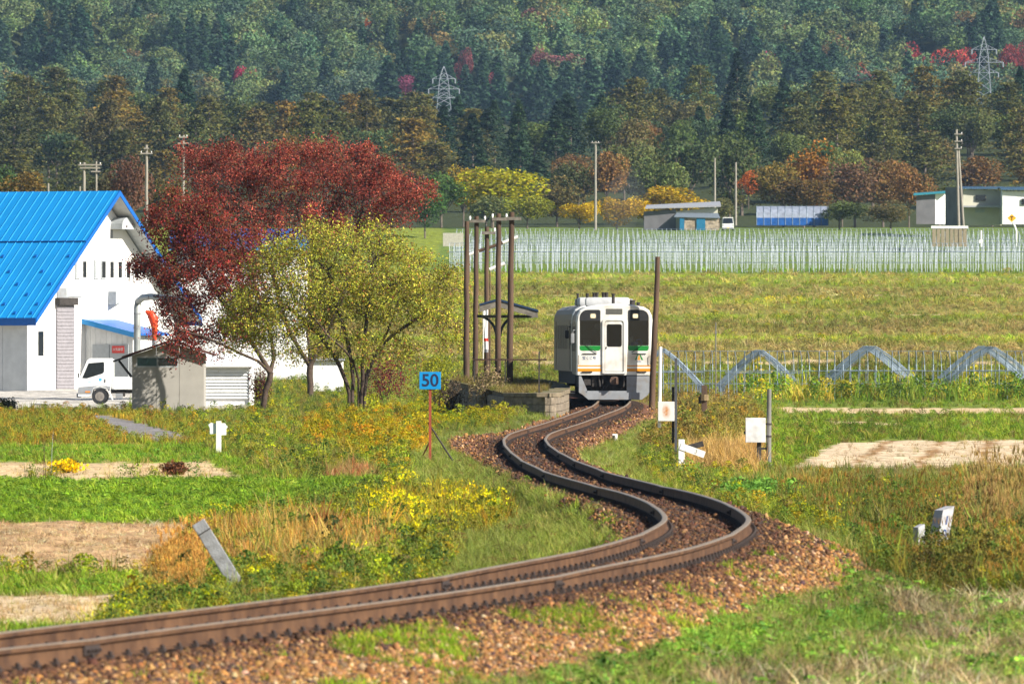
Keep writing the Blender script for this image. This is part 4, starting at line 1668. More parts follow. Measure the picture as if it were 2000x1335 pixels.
# raised bars of the level crossing, far behind the poles
cb = at(918, 560, 540)
cr = thing("crossing_barrier", "sloping white and brown barrier arm seen between the wooden poles", "barrier", (cb.x, 540, gz(cb.x, 540)))
o0 = Vector(cr.location)
P = [at(916, 497, 540) - o0, at(935, 490, 540) - o0, at(965, 480, 540) - o0, at(982, 474, 540) - o0, at(1012, 462, 540) - o0]
q = MB()
q.tube((P[0].x, 0, 0), (P[0].x, 0, P[0].z + .1), .03)
q.build("post", M_OLDWOOD, cr)
for k, mt in enumerate((M_WHITE, M_OLDWOOD, M_OLDWOOD, M_WHITE)):
    q = MB()
    q.tube(P[k], P[k + 1], .075, n=8)
    q.build("arm_section", mt, cr)
c2 = at(957, 600, 545)
cr2 = thing("crossing_barrier", "short lower white barrier arm below the longer sloping one", "barrier", (c2.x, 545, gz(c2.x, 545)))
o0 = Vector(cr2.location)
q = MB()
q.tube(at(956, 526, 545) - o0, at(986, 514, 545) - o0, .085, n=8)
q.build("arm_section", M_WHITE, cr2)
q = MB()
z_ = (at(957, 526, 545) - o0).z
q.tube((0, 0, 0), (0, 0, z_ + .1), .03)
q.build("post", M_OLDWOOD, cr2)

# ------------------------------------------------------------------ line-side signs and boxes
M_SIGNBLUE = pbr("blue sign enamel", lin('#109ee8', .62), .35, var=.05)
M_REDOX = pbr("red oxide paint", lin('#b8573c', .55), .7, var=.2, scale=8)
B = onpx(840, 903)
k = F / B.y
sg = thing("speed_sign", "square blue speed sign reading 50 on a red post", "sign", B)
q = MB()
hp = (903 - 745) / k
q.box(-.03, .03, -.02, .03, -.3, hp)
q.build("post", M_REDOX, sg)
q = MB()
q.bbox(-21 / k, 21 / k, -.045, -.023, (903 - 760) / k, (903 - 726) / k, .008)
pl = q.build("plate", M_SIGNBLUE, sg)
text_obj("50", 34 / k, pbr("sign numerals", (.012, .015, .05), .5), pl, (0, -.047, (903 - 743.5) / k), (PI / 2, 0, 0), name="numerals", bold=.006, sx=1.0)
q = MB()
q.tube((-4 / k, .04, 78 / k), (44 / k, .1, 4 / k), .022, n=6)
q.build("brace", M_UNDER, sg)
q = MB()
q.tube((-1 / k, .05, 40 / k), (-22 / k, .2, -2 / k), .018, n=6)
q.build("brace", M_REDOX, sg)

B = onpx(427, 883)
k = F / B.y
s1 = thing("gradient_post", "small white gradient post with two short arms on the grass", "post", B)
q = MB()
q.bbox(-5 / k, 5 / k, -5 / k, 5 / k, -.2, 61 / k, .008)
q.build("post", M_WHITE, s1)
q = MB()
q.prism([(-5 / k, 36 / k), (-5 / k, 56 / k), (-15 / k, 58 / k), (-20 / k, 54 / k), (-17 / k, 47 / k), (-17 / k, 36 / k)], 'y', -.012, .012)
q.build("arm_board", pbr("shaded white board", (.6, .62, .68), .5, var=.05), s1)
q = MB()
q.prism([(5 / k, 34 / k), (5 / k, 57 / k), (13 / k, 57 / k), (14 / k, 54 / k), (18 / k, 50 / k), (15 / k, 46 / k), (15 / k, 34 / k)], 'y', -.012, .012)
q.build("arm_board", M_WHITE, s1)

B = onpx(1331, 921)
k = F / B.y
s2 = thing("gradient_post", "white gradient post with a drooping arm numbered 3", "post", B)
q = MB()
q.bbox(-6 / k, 6 / k, -6 / k, 6 / k, -.25, 63 / k, .01)
q.build("post", M_WHITE, s2)


def board(m, p0, p1, w, y0, y1):
    d = Vector((p1[0] - p0[0], p1[1] - p0[1])).normalized()
    n_ = Vector((-d.y, d.x)) * w / 2
    m.prism([(p0[0] + n_.x, p0[1] + n_.y), (p0[0] - n_.x, p0[1] - n_.y), (p1[0] - n_.x, p1[1] - n_.y), (p1[0] + n_.x, p1[1] + n_.y)], 'y', y0, y1)


q = MB()
board(q, (-2 / k, 50 / k), (45 / k, 33 / k), 13 / k, -6 / k - .02, -6 / k - .001)
ab = q.build("arm_board", M_WHITE, s2)
text_obj("3", 12 / k, pbr("faded numeral", (.22, .22, .22), .6), ab, (28 / k, -6 / k - .022, 39 / k), (PI / 2, .33, 0), name="numerals")
q = MB()
board(q, (4 / k, 44 / k), (43 / k, 55 / k), 11 / k, 6 / k + .001, 6 / k + .02)
q.build("arm_board", M_UNDER, s2)


def rust_panel():
    m = pbr("rust-spotted white box", (.58, .57, .55), .6, var=.08)
    t = m.node_tree
    b = next(n for n in t.nodes if n.type == 'BSDF_PRINCIPLED')
    src = b.inputs["Base Color"].links[0].from_socket
    tc = next(n for n in t.nodes if n.type == 'TEX_COORD')
    mp = t.nodes.new("ShaderNodeMapping")
    mp.inputs["Location"].default_value = (-.0, 0, .0)
    mp.inputs["Scale"].default_value = (7.5, 0, 4.6)
    g_ = t.nodes.new("ShaderNodeTexGradient")
    g_.gradient_type = 'SPHERICAL'
    t.links.new(tc.outputs["Object"], mp.inputs[0])
    t.links.new(mp.outputs[0], g_.inputs[0])
    nz = t.nodes.new("ShaderNodeTexNoise")
    nz.inputs["Scale"].default_value = 14
    t.links.new(tc.outputs["Object"], nz.inputs[0])
    mu = t.nodes.new("ShaderNodeMath")
    mu.operation = 'MULTIPLY'
    t.links.new(g_.outputs[1], mu.inputs[0])
    t.links.new(nz.outputs[0], mu.inputs[1])
    sc = t.nodes.new("ShaderNodeMath")
    sc.operation = 'MULTIPLY'
    sc.inputs[1].default_value = 2.6
    sc.use_clamp = True
    t.links.new(mu.outputs[0], sc.inputs[0])
    mx = t.nodes.new("ShaderNodeMix")
    mx.data_type = 'RGBA'
    t.links.new(sc.outputs[0], mx.inputs[0])
    t.links.new(src, mx.inputs[6])
    mx.inputs[7].default_value = (.42, .19, .07, 1)
    t.links.new(mx.outputs[2], b.inputs["Base Color"])
    return m


M_GALV = pbr("galvanised pole", lin('#9c9a96', .5), .6, metal=.3, var=.15, scale=4)
B = onpx(1320, 905)
k = F / B.y
e1 = thing("equipment_box", "white box with a rust stain on dark posts by the line", "equipment box", B)
q = MB()
q.box(-.035, .035, -.035, .035, -.3, 205 / k)
q.build("post", pbr("dark steel post", lin('#5c5f66', .5), .6, var=.2), e1)
q = MB()
q.box(-.04 - 5 / k, .03 - 5 / k, .04, .1, 40 / k, 150 / k)
q.build("post", M_UNDER, e1)
q = MB()
q.bbox(-16 / k, 16 / k, -.12, .1, -19 / k, 19 / k, .012)
bx_ = q.build("cabinet", rust_panel(), e1, loc=(-19 / k, -.06, 102 / k))
q = MB()
q.box(-35 / k, -4 / k, .041, .08, 100 / k, 104 / k)
q.build("bracket", M_UNDER, e1)
q = MB()
q.tube((-32 / k, .08, 70 / k), (-30 / k, .08, 228 / k), .045, n=8)
q.build("marker_post", M_WHITE, e1)
B = onpx(1501, 912)
k = F / B.y
e2 = thing("equipment_box", "plain white box strapped to a grey pole by the pale field", "equipment box", B)
q = MB()
q.tube((0, 0, -.3), (.02, 0, 152 / k), .075, .06, n=12)
q.build("pole_shaft", M_GALV, e2, smooth=True)
q = MB()
q.bbox(-45 / k, -6 / k, -.16, .06, 48 / k, 96 / k, .012)
cb_ = q.build("cabinet", pbr("white cabinet", (.60, .61, .63), .5, var=.07, stain=((.25, .23, .2), .5, 4)), e2)
q = MB()
q.bbox(-48 / k, -45.2 / k, -.1, -.02, 64 / k, 70 / k, .004)
q.build("latch", M_UNDER, cb_)
q = MB()
q.box(-23 / k, -14 / k, -.05, .03, -.2, 48 / k)
q.box(-14 / k, 0, -.02, 0.02, 34 / k, 38 / k)
q.build("conduit", M_UNDER, e2)
for z_ in (60, 84):
    q = MB()
    q.tube((.005, 0, (z_ - 1.5) / k), (.005, 0, (z_ + 1.5) / k), .088, n=12)
    q.build("strap", M_UNDER, e2)

B = onpx(1376, 822)
k = F / B.y
st_ = thing("wooden_stake", "weathered wooden stake with a dark block among brown weeds", "stake", B)
q = MB()
q.bbox(-6 / k, 5 / k, -.06, .06, -.3, 70 / k, .02)
q.build("stake", M_OLDWOOD, st_)
q = MB()
q.bbox(-12 / k, -6.2 / k, -.05, .05, 34 / k, 48 / k, .015)
q.build("side_block", M_UNDER, st_)
q = MB()
q.tube((-.5 / k, 0, 40 / k), (-.5 / k, 0, 52 / k), 8.6 / k, n=8)
q.build("rope_binding", pbr("old rope", lin('#a08a66', .5), .95, bump=.5), st_)
B = onpx(1398, 790)
k = F / B.y
tp = MB()
tp.tube((0, 0, -.3), (0, 0, 160 / k), .035, .028, n=8)
tp.bbox(-.05, .05, -.05, .05, 138 / k, 144 / k, .01)
o = tp.build("thin_pole", M_GALV, loc=B)
tag(o, "thin grey metal pole before the near greenhouse frames", "pole")
B = onpx(1201, 862)
k = F / B.y
q = MB()
q.bbox(-5 / k, 5 / k, -.05, .05, -.1, 15 / k, .015)
q.box(-5.2 / k, 0, -.06, -.051, 3 / k, 12 / k, 1)
o = q.build("marker_stub", [M_WHITE, M_UNDER], loc=B)
tag(o, "tiny white marker stub on the ballast right of the track", "post")

# stone kilometre posts, right of the line
M_OLDCONC = pbr("old painted concrete", lin('#d5d5da', .55), .85, var=.12, scale=6, stain=(lin('#7a7a80', .5), .7, 7))
B = onpx(1830, 1075)
k = F / B.y
kp = thing("distance_post", "leaning white distance post marked 0 in the tall weeds", "post", B)
kp.rotation_euler = (0, math.radians(13), math.radians(38))
q = MB()
w_ = 13 / k
q.add([(-w_, -w_, -.2), (w_, -w_, -.2), (w_, w_, -.2), (-w_, w_, -.2), (-w_, -w_, 78 / k), (w_, -w_, 92 / k), (w_, w_, 92 / k), (-w_, w_, 78 / k)],
      [(0, 3, 2, 1), (4, 5, 6, 7), (0, 1, 5, 4), (1, 2, 6, 5), (2, 3, 7, 6), (3, 0, 4, 7)])
q.build("shaft", M_OLDCONC, kp)
text_obj("0", 24 / k, M_DKBLUE, kp, (0, -w_ - .003, 33 / k), (PI / 2, 0, 0), name="numerals", bold=.004)
text_obj("1", 24 / k, M_DKBLUE, kp, (0, -w_ - .003, 60 / k), (PI / 2, 0, 0), name="numerals", bold=.004)
B = onpx(1795, 1075)
k = F / B.y
q = MB()
w_ = 8 / k
q.add([(-w_, -w_, -.2), (w_, -w_, -.2), (w_, w_, -.2), (-w_, w_, -.2), (-w_, -w_, 46 / k), (w_, -w_, 52 / k), (w_, w_, 52 / k), (-w_, w_, 46 / k)],
      [(0, 3, 2, 1), (4, 5, 6, 7), (0, 1, 5, 4), (1, 2, 6, 5), (2, 3, 7, 6), (3, 0, 4, 7)])
o = q.build("marker_stub", M_OLDCONC, loc=B, rz=math.radians(35))
tag(o, "short white stub beside the leaning distance post", "post")
B = onpx(478, 1165)
k = F / B.y
lp_ = thing("leaning_post", "grey square post leaning far over beside orange grass", "post", B)
q = MB()
L_ = 172 / k
q.bbox(-13.5 / k, 13.5 / k, -.045, .045, -.15, L_, .012)
q.build("shaft", pbr("lichened concrete", lin('#b5b8bb', .5), .9, var=.2, scale=7, bump=.4, stain=(lin('#75736a', .5), .8, 6)), lp_)
q = MB()
q.box(-14 / k, 14 / k, -.05, .05, L_ - 24 / k, L_ - 21.5 / k)
q.build("wire_tie", M_UNDER, lp_)
lp_.rotation_euler = (0, math.radians(-32), 0)

# ------------------------------------------------------------------ thin exhaust above the railcar roof
sm_, t_, o_ = nt("thin exhaust")
pv_ = t_.nodes.new("ShaderNodeVolumePrincipled")
pv_.inputs["Color"].default_value = (.55, .56, .55, 1)
pv_.inputs["Density"].default_value = .06
t_.links.new(pv_.outputs[0], o_.inputs["Volume"])
E0 = Vector((float(xc(409)) - .28, 409, float(ztrk(409)) + 3.9))
q = MB()
q.path([(.0, 0, 0), (.15, .1, .5), (.22, .1, 1.2), (.45, 0, 2.0), (.5, .1, 2.9), (.8, 0, 3.7), (.9, 0, 4.4)], [.10, .28, .40, .55, .70, .80, .25], n=14)
o = q.build("exhaust_smoke", sm_, loc=E0, smooth=True)
tag(o, "faint grey exhaust drifting up from the railcar roof", "smoke", kind="stuff")

# ------------------------------------------------------------------ blue-roofed barn
M_BARNW = pbr("barn white render", (.74, .74, .73), .8, var=.05, scale=.8, stain=((.5, .5, .5), .25, 1.2))
M_BOARD = pbr("painted white boards", (.62, .63, .62), .75, var=.08, scale=2)
M_ROOFBLUE = pbr("bright blue metal roof", lin('#1ba8fb', .66), .42, var=.07, scale=.7, stain=(lin('#18a0f0', .6), .6, .5))
M_ROOFBLUE2 = pbr("blue roof trim", lin('#0a6fd0', .62), .45, var=.08)
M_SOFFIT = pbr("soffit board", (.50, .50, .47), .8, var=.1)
M_CORR = pbr("pinkish ribbed panel", lin('#c4c0c8', .42), .7, var=.1)
M_PALEGREY = pbr("pale grey panel", lin('#cfd6da', .55), .7, var=.08)
M_METALD = pbr("dull zinc duct", lin('#c2c8c8', .5), .5, metal=.3, var=.15, scale=3)
P0 = at(54, 757, 565)
TH = math.radians(54.6)
barn = thing("barn", "big white barn with bright blue gabled metal roof", "barn", P0, TH)
BW, BL, BE, BR = 12.4, 19.0, 3.75, 9.55
m = MB()
m.add([(0, 0, -.6), (BW, 0, -.6), (BW, 0, BE), (BW / 2, 0, BR), (0, 0, BE)], [(0, 1, 2, 3, 4)])
m.build("gable_wall", M_BARNW, barn)
for k in range(12):
    m = MB()
    m.box(-.02, .05, k * BL / 12 + .012, (k + 1) * BL / 12 - .012, -.6, BE - .05)
    m.build("wall_board", M_BOARD, barn)
m = MB()
m.quad((BW, 0, -.6), (BW, BL, -.6), (BW, BL, BE), (BW, 0, BE))
m.quad((.06, 0.02, -.6), (.06, BL, -.6), (.06, BL, BE), (.06, 0.02, BE))
m.build("side_wall", M_BARNW, barn)
sl = (BR - BE) / (BW / 2)
for sx in (0, 1):
    m = MB()
    ex = -.62 if sx == 0 else BW + .62
    ez = BE - .62 * sl
    f0, f1 = (BW / 2, BR + .28), (ex, ez + .28)
    g0, g1 = (BW / 2, BR + .12), (ex, ez + .12)
    m.add([(f0[0], -1.02, f0[1]), (f1[0], -1.02, f1[1]), (f1[0], BL, f1[1]), (f0[0], BL, f0[1])], [(0, 1, 2, 3)], 0)
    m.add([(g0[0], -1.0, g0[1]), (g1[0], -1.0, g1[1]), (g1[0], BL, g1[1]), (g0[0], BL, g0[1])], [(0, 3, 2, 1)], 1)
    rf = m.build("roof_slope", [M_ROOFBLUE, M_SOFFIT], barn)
    m = MB()
    m.add([(f0[0], -1.05, f0[1] + .02), (f1[0], -1.05, f1[1] + .02), (f1[0], -1.05, f1[1] - .24), (f0[0], -1.05, f0[1] - .24),
           (f0[0], -1.0, f0[1] + .02), (f1[0], -1.0, f1[1] + .02), (f1[0], -1.0, f1[1] - .24), (f0[0], -1.0, f0[1] - .24)],
          [(0, 1, 2, 3), (4, 7, 6, 5), (0, 4, 5, 1), (3, 2, 6, 7), (1, 5, 6, 2)])
    m.build("verge_trim", M_ROOFBLUE2, rf)
    m = MB()
    m.box(*sorted((ex - .03 if sx == 0 else ex, ex if sx == 0 else ex + .03)), -1.02, BL, ez - .08, ez + .30)
    m.build("eave_trim", M_ROOFBLUE2, rf)
    if sx == 0:
        # standing seams and snow stops on the slope that faces the line
        d = Vector((f1[0] - f0[0], 0, f1[1] - f0[1]))
        u = d.normalized()
        nn = Vector((-u.z, 0, u.x))
        if nn.z < 0:
            nn = -nn
        seam = MB()
        L_ = d.length
        a = Vector((0, 0, 0))
        P = [a + u * q + Vector((0, y, 0)) + nn * h_ for q in (.02, L_ - .02) for (y, h_) in ((-.022, .002), (.022, .002), (.014, .03), (-.014, .03))]
        seam.add(P, [(0, 1, 2, 3), (4, 7, 6, 5), (0, 4, 5, 1), (1, 5, 6, 2), (2, 6, 7, 3), (3, 7, 4, 0)])
        so = seam.build("roof_seam", M_ROOFBLUE, rf)
        so.location = (f0[0], -.75, f0[1])
        for k in range(1, 38):
            link_mesh("roof_seam", so.data, rf, (f0[0], -.75 + k * .52, f0[1]))
        lap = MB()
        for k in (.40,):
            q = Vector((f0[0], 0, f0[1])) + d * k
            lap.box(q.x - .05, q.x + .02, -1.0, BL, q.z + .01, q.z + .045)
        lap.build("sheet_lap", M_ROOFBLUE2, rf)
        stop = MB()
        stop.add([(-.05, -.10, 0), (-.05, .10, 0), (.07, .10, 0), (.07, -.10, 0), (.05, -.07, .12), (.05, .07, .12)], [(0, 1, 5, 4), (1, 2, 5), (2, 3, 4, 5), (3, 0, 4)])
        s0 = None
        for row, tq in enumerate((.52, .64, .74, .82, .895, .965)):
            q = Vector((f0[0], 0, f0[1])) + d * tq
            for c_ in range(9):
                yy = -.5 + (c_ * 4 + (row % 2) * 2) * .52
                if row == 5:
                    yy = -.5 + c_ * 2 * .52
                if yy > BL - 1:
                    continue
                if s0 is None:
                    s0 = stop.build("snow_stop", M_ROOFBLUE2, rf, loc=(q.x, yy, q.z))
                else:
                    link_mesh("snow_stop", s0.data, rf, (q.x, yy, q.z))


def gx(px):
    return (px - 54) / 38.9 / .58 * (1 + (px - 54) * .00005)


def gzz(py):
    return (757 - py) / 38.9


for px in (140, 152, 175, 187, 202, 217, 232, 247):
    x_ = gx(px)
    m = MB()
    m.box(x_, x_ + .40, -.06, .0, gzz(546), gzz(509))
    w_ = m.build("window", M_PALEGREY if px in (140, 175, 187) else M_BARNW, barn)
    m = MB()
    m.box(x_ + .06, x_ + .34, -.075, -.061, gzz(543), gzz(512))
    m.build("pane", M_DKGLASS if px not in (140, 175) else M_PALEGREY, w_)
m = MB()
m.prism(rrect(gx(205), gx(205) + 1.1, gzz(449), gzz(426), (.03, .03, .45, .45)), 'y', -.75, 0)
m.build("vent_hood", M_PALEGREY, barn)
m = MB()
m.box(gx(206), gx(206) + .12, -.04, 0, gzz(466), gzz(450))
m.build("vent_slot", M_GREY, barn)
m = MB()
m.box(gx(107), gx(107) + .95, -.05, 0, gzz(583), gzz(564))
m.build("shutter_panel", M_GREY, barn)
m = MB()
m.box(gx(123), gx(123) + 1.35, -.06, 0, gzz(581), gzz(564))
m.build("shutter_panel", M_PALEGREY, barn)
# tall ribbed sliding door
x0 = gx(105)
m = MB()
m.box(x0, x0 + 1.42, -.08, 0, -.1, gzz(597))
dd = m.build("ribbed_door", M_CORR, barn)
for k in range(24):
    m = MB()
    z0 = -.05 + k * (gzz(597) + .05) / 24
    m.box(x0, x0 + 1.42, -.11, -.081, z0 + .02, z0 + .11)
    m.build("door_rib", M_CORR, dd)
m = MB()
m.box(x0 - .05, x0 + 1.47, -.3, 0, gzz(597), gzz(583))
m.build("shutter_box", M_UNDER, barn)
m = MB()
m.box(gx(73), gx(73) + .42, -.03, 0, gzz(695), gzz(648))
m.build("window", M_DKGLASS, barn)
m = MB()
m.prism([(gx(201), gzz(596)), (gx(201), gzz(570)), (gx(222), gzz(582))], 'y', -.5, 0)
m.build("vent_hood", M_PALEGREY, barn)
m = MB()
m.box(-.06, -.022, 1.9, 5.2, gzz(695), gzz(663))
m.build("side_window", pbr("green dark window", lin('#3c5c58', .5), .3), barn)
# porch with its own blue roof, standing out from the gable
x0, x1, yo = gx(159), gx(159) + 2.3, -3.0
for k in range(9):
    m = MB()
    y0_, y1_ = yo * (k + 1) / 9 + .006, yo * k / 9 - .006
    m.add([(x0, y0_, -.7), (x0, y1_, -.7), (x0, y1_, 3.25 + y1_ * .21), (x0, y0_, 3.25 + y0_ * .21), (x0 + .05, y0_, -.7), (x0 + .05, y1_, -.7), (x0 + .05, y1_, 3.25 + y1_ * .21), (x0 + .05, y0_, 3.25 + y0_ * .21)],
          [(0, 1, 2, 3), (4, 7, 6, 5), (0, 3, 7, 4), (1, 5, 6, 2), (3, 2, 6, 7)])
    m.build("porch_board", M_BOARD, barn)
m = MB()
m.add([(x0, yo, -.7), (x1, yo, -.7), (x1, yo, 3.25 + yo * .21), (x0, yo, 3.25 + yo * .21)], [(0, 1, 2, 3)])
m.build("porch_front", M_BOARD, barn)
m = MB()
for a_, b__ in (((x0 - .25, .0), (x1 + .25, yo - .35)),):
    za, zb = 3.30, 3.30 + (yo - .35) * .21
    m.add([(x0 - .25, -.001, za), (x1 + .25, -.001, za), (x1 + .25, yo - .35, zb), (x0 - .25, yo - .35, zb), (x0 - .25, -.001, za + .10), (x1 + .25, -.001, za + .10), (x1 + .25, yo - .35, zb + .10), (x0 - .25, yo - .35, zb + .10)],
          [(0, 1, 2, 3), (4, 7, 6, 5), (0, 3, 7, 4), (1, 5, 6, 2), (3, 2, 6, 7)])
pr_ = m.build("porch_roof", M_ROOFBLUE2, barn)
m = MB()
m.add([(x0 - .28, -.0, 3.18), (x0 - .28, yo - .38, 3.18 + (yo - .38) * .21), (x0 - .28, yo - .38, 3.44 + (yo - .38) * .21), (x0 - .28, 0, 3.44),
       (x0 - .255, -.0, 3.18), (x0 - .255, yo - .38, 3.18 + (yo - .38) * .21), (x0 - .255, yo - .38, 3.44 + (yo - .38) * .21), (x0 - .255, 0, 3.44)],
      [(0, 1, 2, 3), (4, 7, 6, 5), (0, 4, 5, 1), (3, 2, 6, 7), (1, 5, 6, 2), (0, 3, 7, 4)])
m.build("fascia", M_ROOFBLUE, pr_)
m = MB()
m.box(x0 - .05, x0 - .004, -1.55, -.5, -.5, 2.15)
m.build("porch_door", M_PALEGREY, barn)
m = MB()
m.box(x0 - .05, x0 - .004, -2.75, -1.62, -.5, 2.15)
d2 = m.build("porch_door", M_PALEGREY, barn)
m = MB()
m.box(x0 - .075, x0 - .051, -2.50, -1.75, 1.72, 2.08)
sg_ = m.build("notice_plate", M_RED, d2)
text_obj("火気厳禁", .165, M_WHITE, sg_, (x0 - .078, -2.125, 1.90), (PI / 2, 0, -PI / 2), name="lettering")
m = MB()
m.tube((x1 - .3, yo - .3, -.5), (x1 - .3, yo - .3, 2.6), .05)
m.build("drain_pipe", M_METALD, barn)
# ventilation duct and red chute by the gable
D0 = at(268, 655, 560)
du = thing("ventilation_duct", "fat zinc duct bending from the barn towards the trees", "duct", D0)
pts = [at(268, 700, 560), at(268, 640, 560), at(268, 600, 560), at(270, 588, 560), at(279, 581, 559), at(295, 579, 558), at(340, 584, 556), at(375, 588, 554)]
m = MB()
m.path([p - D0 for p in pts], .17, n=14)
m.build("duct_pipe", M_METALD, du, smooth=True)
for y_ in (612, 640):
    m = MB()
    c_ = at(268, y_, 560) - D0
    m.tube(c_ - Vector((0, 0, .03)), c_ + Vector((0, 0, .03)), .195, n=14)
    m.build("flange", M_GREY, du)
R0 = at(302, 660, 552)
ch = thing("red_chute", "bright red curved discharge chute beside the zinc duct", "chute", R0)
m = MB()
cp = [at(302, 665, 552), at(302, 640, 552), at(300, 622, 552), at(294, 612, 552), at(284, 607, 552)]
m.path([p - R0 for p in cp], [.10, .15, .24, .20, .05], n=10)
m.build("chute", pbr("signal red paint", (.70, .06, .015), .4, var=.1), ch, smooth=True)
m = MB()
m.tube((0, 0, -1.8), (0, 0, -.1), .13, n=10)
m.build("chute_stand", M_GREY, ch)

# ------------------------------------------------------------------ grey shed with tree shadows, slatted garage, white buildings behind the trees
M_SHED = pbr("grey cement sheet", lin('#c2beb6', .6), .85, var=.06, scale=2)
M_SHEDROOF = pbr("rust red roofing", lin('#74483f', .5), .7, var=.2)
S0 = at(328, 806, 478)
S0.z = min(S0.z, -.62)
k = F / 478
shd = thing("shed", "small grey panel shed with a strip window under the red tree", "shed", S0)
z0 = 0
w2 = 70 / k
for i, (a_, b__) in enumerate(((-w2, -w2 + 47 / k), (-w2 + 47.6 / k, -w2 + 92 / k), (-w2 + 92.6 / k, w2))):
    def rz_(x):
        return 112 / k + (1 - abs(x - 6 / k) / (76 / k)) * 26 / k
    m = MB()
    xs = [a_, (a_ + b__) / 2 if not (a_ < 6 / k < b__) else 6 / k, b__]
    zl_ = 91 / k if i < 2 else None
    top = [(x, rz_(x)) for x in xs]
    if i < 2:
        # panel above and below the window strip
        m.prism([(a_, -.3), (b__, -.3), (b__, 90 / k), (a_, 90 / k)], 'y', 0, .05)
        m.prism([(a_, 109 / k), (b__, 109 / k)] + top[::-1], 'y', 0, .05)
        if i == 0:
            m.box(a_, a_ + 9 / k, 0, .05, 90 / k, 109 / k)
        else:
            m.box(b__ - 3 / k, b__, 0, .05, 90 / k, 109 / k)
    else:
        m.prism([(a_, -.3), (b__, -.3)] + top[::-1], 'y', 0, .05)
    m.build("front_panel", M_SHED, shd)
m = MB()
m.box(-w2, -w2 + .05, .05, 3.4, -.3, rz_(-w2))
m.box(w2 - .05, w2, .05, 3.4, -.3, rz_(w2))
m.box(-w2 + .05, w2 - .05, 3.35, 3.4, -.3, 112 / k)
m.build("side_wall", M_SHED, shd)
for i, (a_, b__) in enumerate(((-w2 + 9 / k, -w2 + 49 / k), (-w2 + 50 / k, -w2 + 89 / k))):
    m = MB()
    m.box(a_, b__, .03, .04, 90.5 / k, 108.5 / k)
    wn_ = m.build("window_pane", pbr("hazy green pane", lin('#3c6a6c' if i == 0 else '#4a504c', .4), .2, var=.4, scale=3), shd)
    m = MB()
    plate_with_holes(m, [(a_ - .02, 89 / k), (b__ + .02, 89 / k), (b__ + .02, 110 / k), (a_ - .02, 110 / k)], [[(a_ + .02, 91.5 / k), (b__ - .02, 91.5 / k), (b__ - .02, 107.5 / k), (a_ + .02, 107.5 / k)]], -.012)
    m.build("window_frame", M_PALEGREY, wn_)
for sx in (-1, 1):
    m = MB()
    ax, az = 6 / k, 112 / k + 28 / k
    ex = sx * (w2 + 20 / k)
    ez = rz_(ex) + 2 / k
    m.add([(ax, -.35, az), (ex, -.35, ez), (ex, 3.6, ez), (ax, 3.6, az), (ax, -.35, az + .07), (ex, -.35, ez + .07), (ex, 3.6, ez + .07), (ax, 3.6, az + .07)],
          [(0, 1, 2, 3), (4, 7, 6, 5), (0, 4, 5, 1), (3, 2, 6, 7), (1, 5, 6, 2), (0, 3, 7, 4)])
    m.build("roof_slope", M_SHEDROOF, shd)
m = MB()
m.add([(-w2 - .01, .1, 112 / k), (-w2 - 38 / k, .1, 99 / k), (-w2 - 38 / k, 2.2, 99 / k), (-w2 - .01, 2.2, 112 / k), (-w2 - .01, .1, 115 / k), (-w2 - 38 / k, .1, 102 / k), (-w2 - 38 / k, 2.2, 102 / k), (-w2 - .01, 2.2, 115 / k)],
      [(0, 1, 2, 3), (4, 7, 6, 5), (0, 4, 5, 1), (3, 2, 6, 7), (1, 5, 6, 2), (0, 3, 7, 4)])
m.tube((-w2 - 26 / k, .15, 102 / k), (-w2 - .02, .15, 70 / k), .05)
m.build("side_awning", M_UNDER, shd)

G0 = at(446, 778, 508)
k = F / 508
gar = thing("garage", "white garage with slatted shutter right of the grey shed", "garage", G0)
m = MB()
m.box(-58 / k, 46 / k, .15, 4.5, -.3, 66 / k)
m.build("walls", M_BARNW, gar)
for i in range(9):
    m = MB()
    z_ = i * 6.4 / k
    m.add([(-56 / k, .05, z_), (40 / k, .05, z_), (40 / k, .12, z_ + 6.0 / k), (-56 / k, .12, z_ + 6.0 / k), (-56 / k, .15, z_), (40 / k, .15, z_), (40 / k, .15, z_ + 6.0 / k), (-56 / k, .15, z_ + 6.0 / k)],
          [(0, 1, 2, 3), (0, 4, 5, 1), (3, 2, 6, 7), (0, 3, 7, 4), (1, 5, 6, 2)])
    m.build("shutter_slat", M_BOARD, gar)
m = MB()
m.box(40.2 / k, 46.5 / k, .02, .149, -.3, 60 / k)
m.build("door_post", M_BARNW, gar)
m = MB()
m.add([(-62 / k, -.3, 62 / k), (50 / k, -.3, 62 / k), (50 / k, 4.7, 84 / k), (-62 / k, 4.7, 84 / k), (-62 / k, -.3, 68 / k), (50 / k, -.3, 68 / k), (50 / k, 4.7, 90 / k), (-62 / k, 4.7, 90 / k)],
      [(0, 1, 2, 3), (4, 7, 6, 5), (0, 4, 5, 1), (3, 2, 6, 7), (1, 5, 6, 2), (0, 3, 7, 4)])
m.build("roof", M_BARNW, gar)

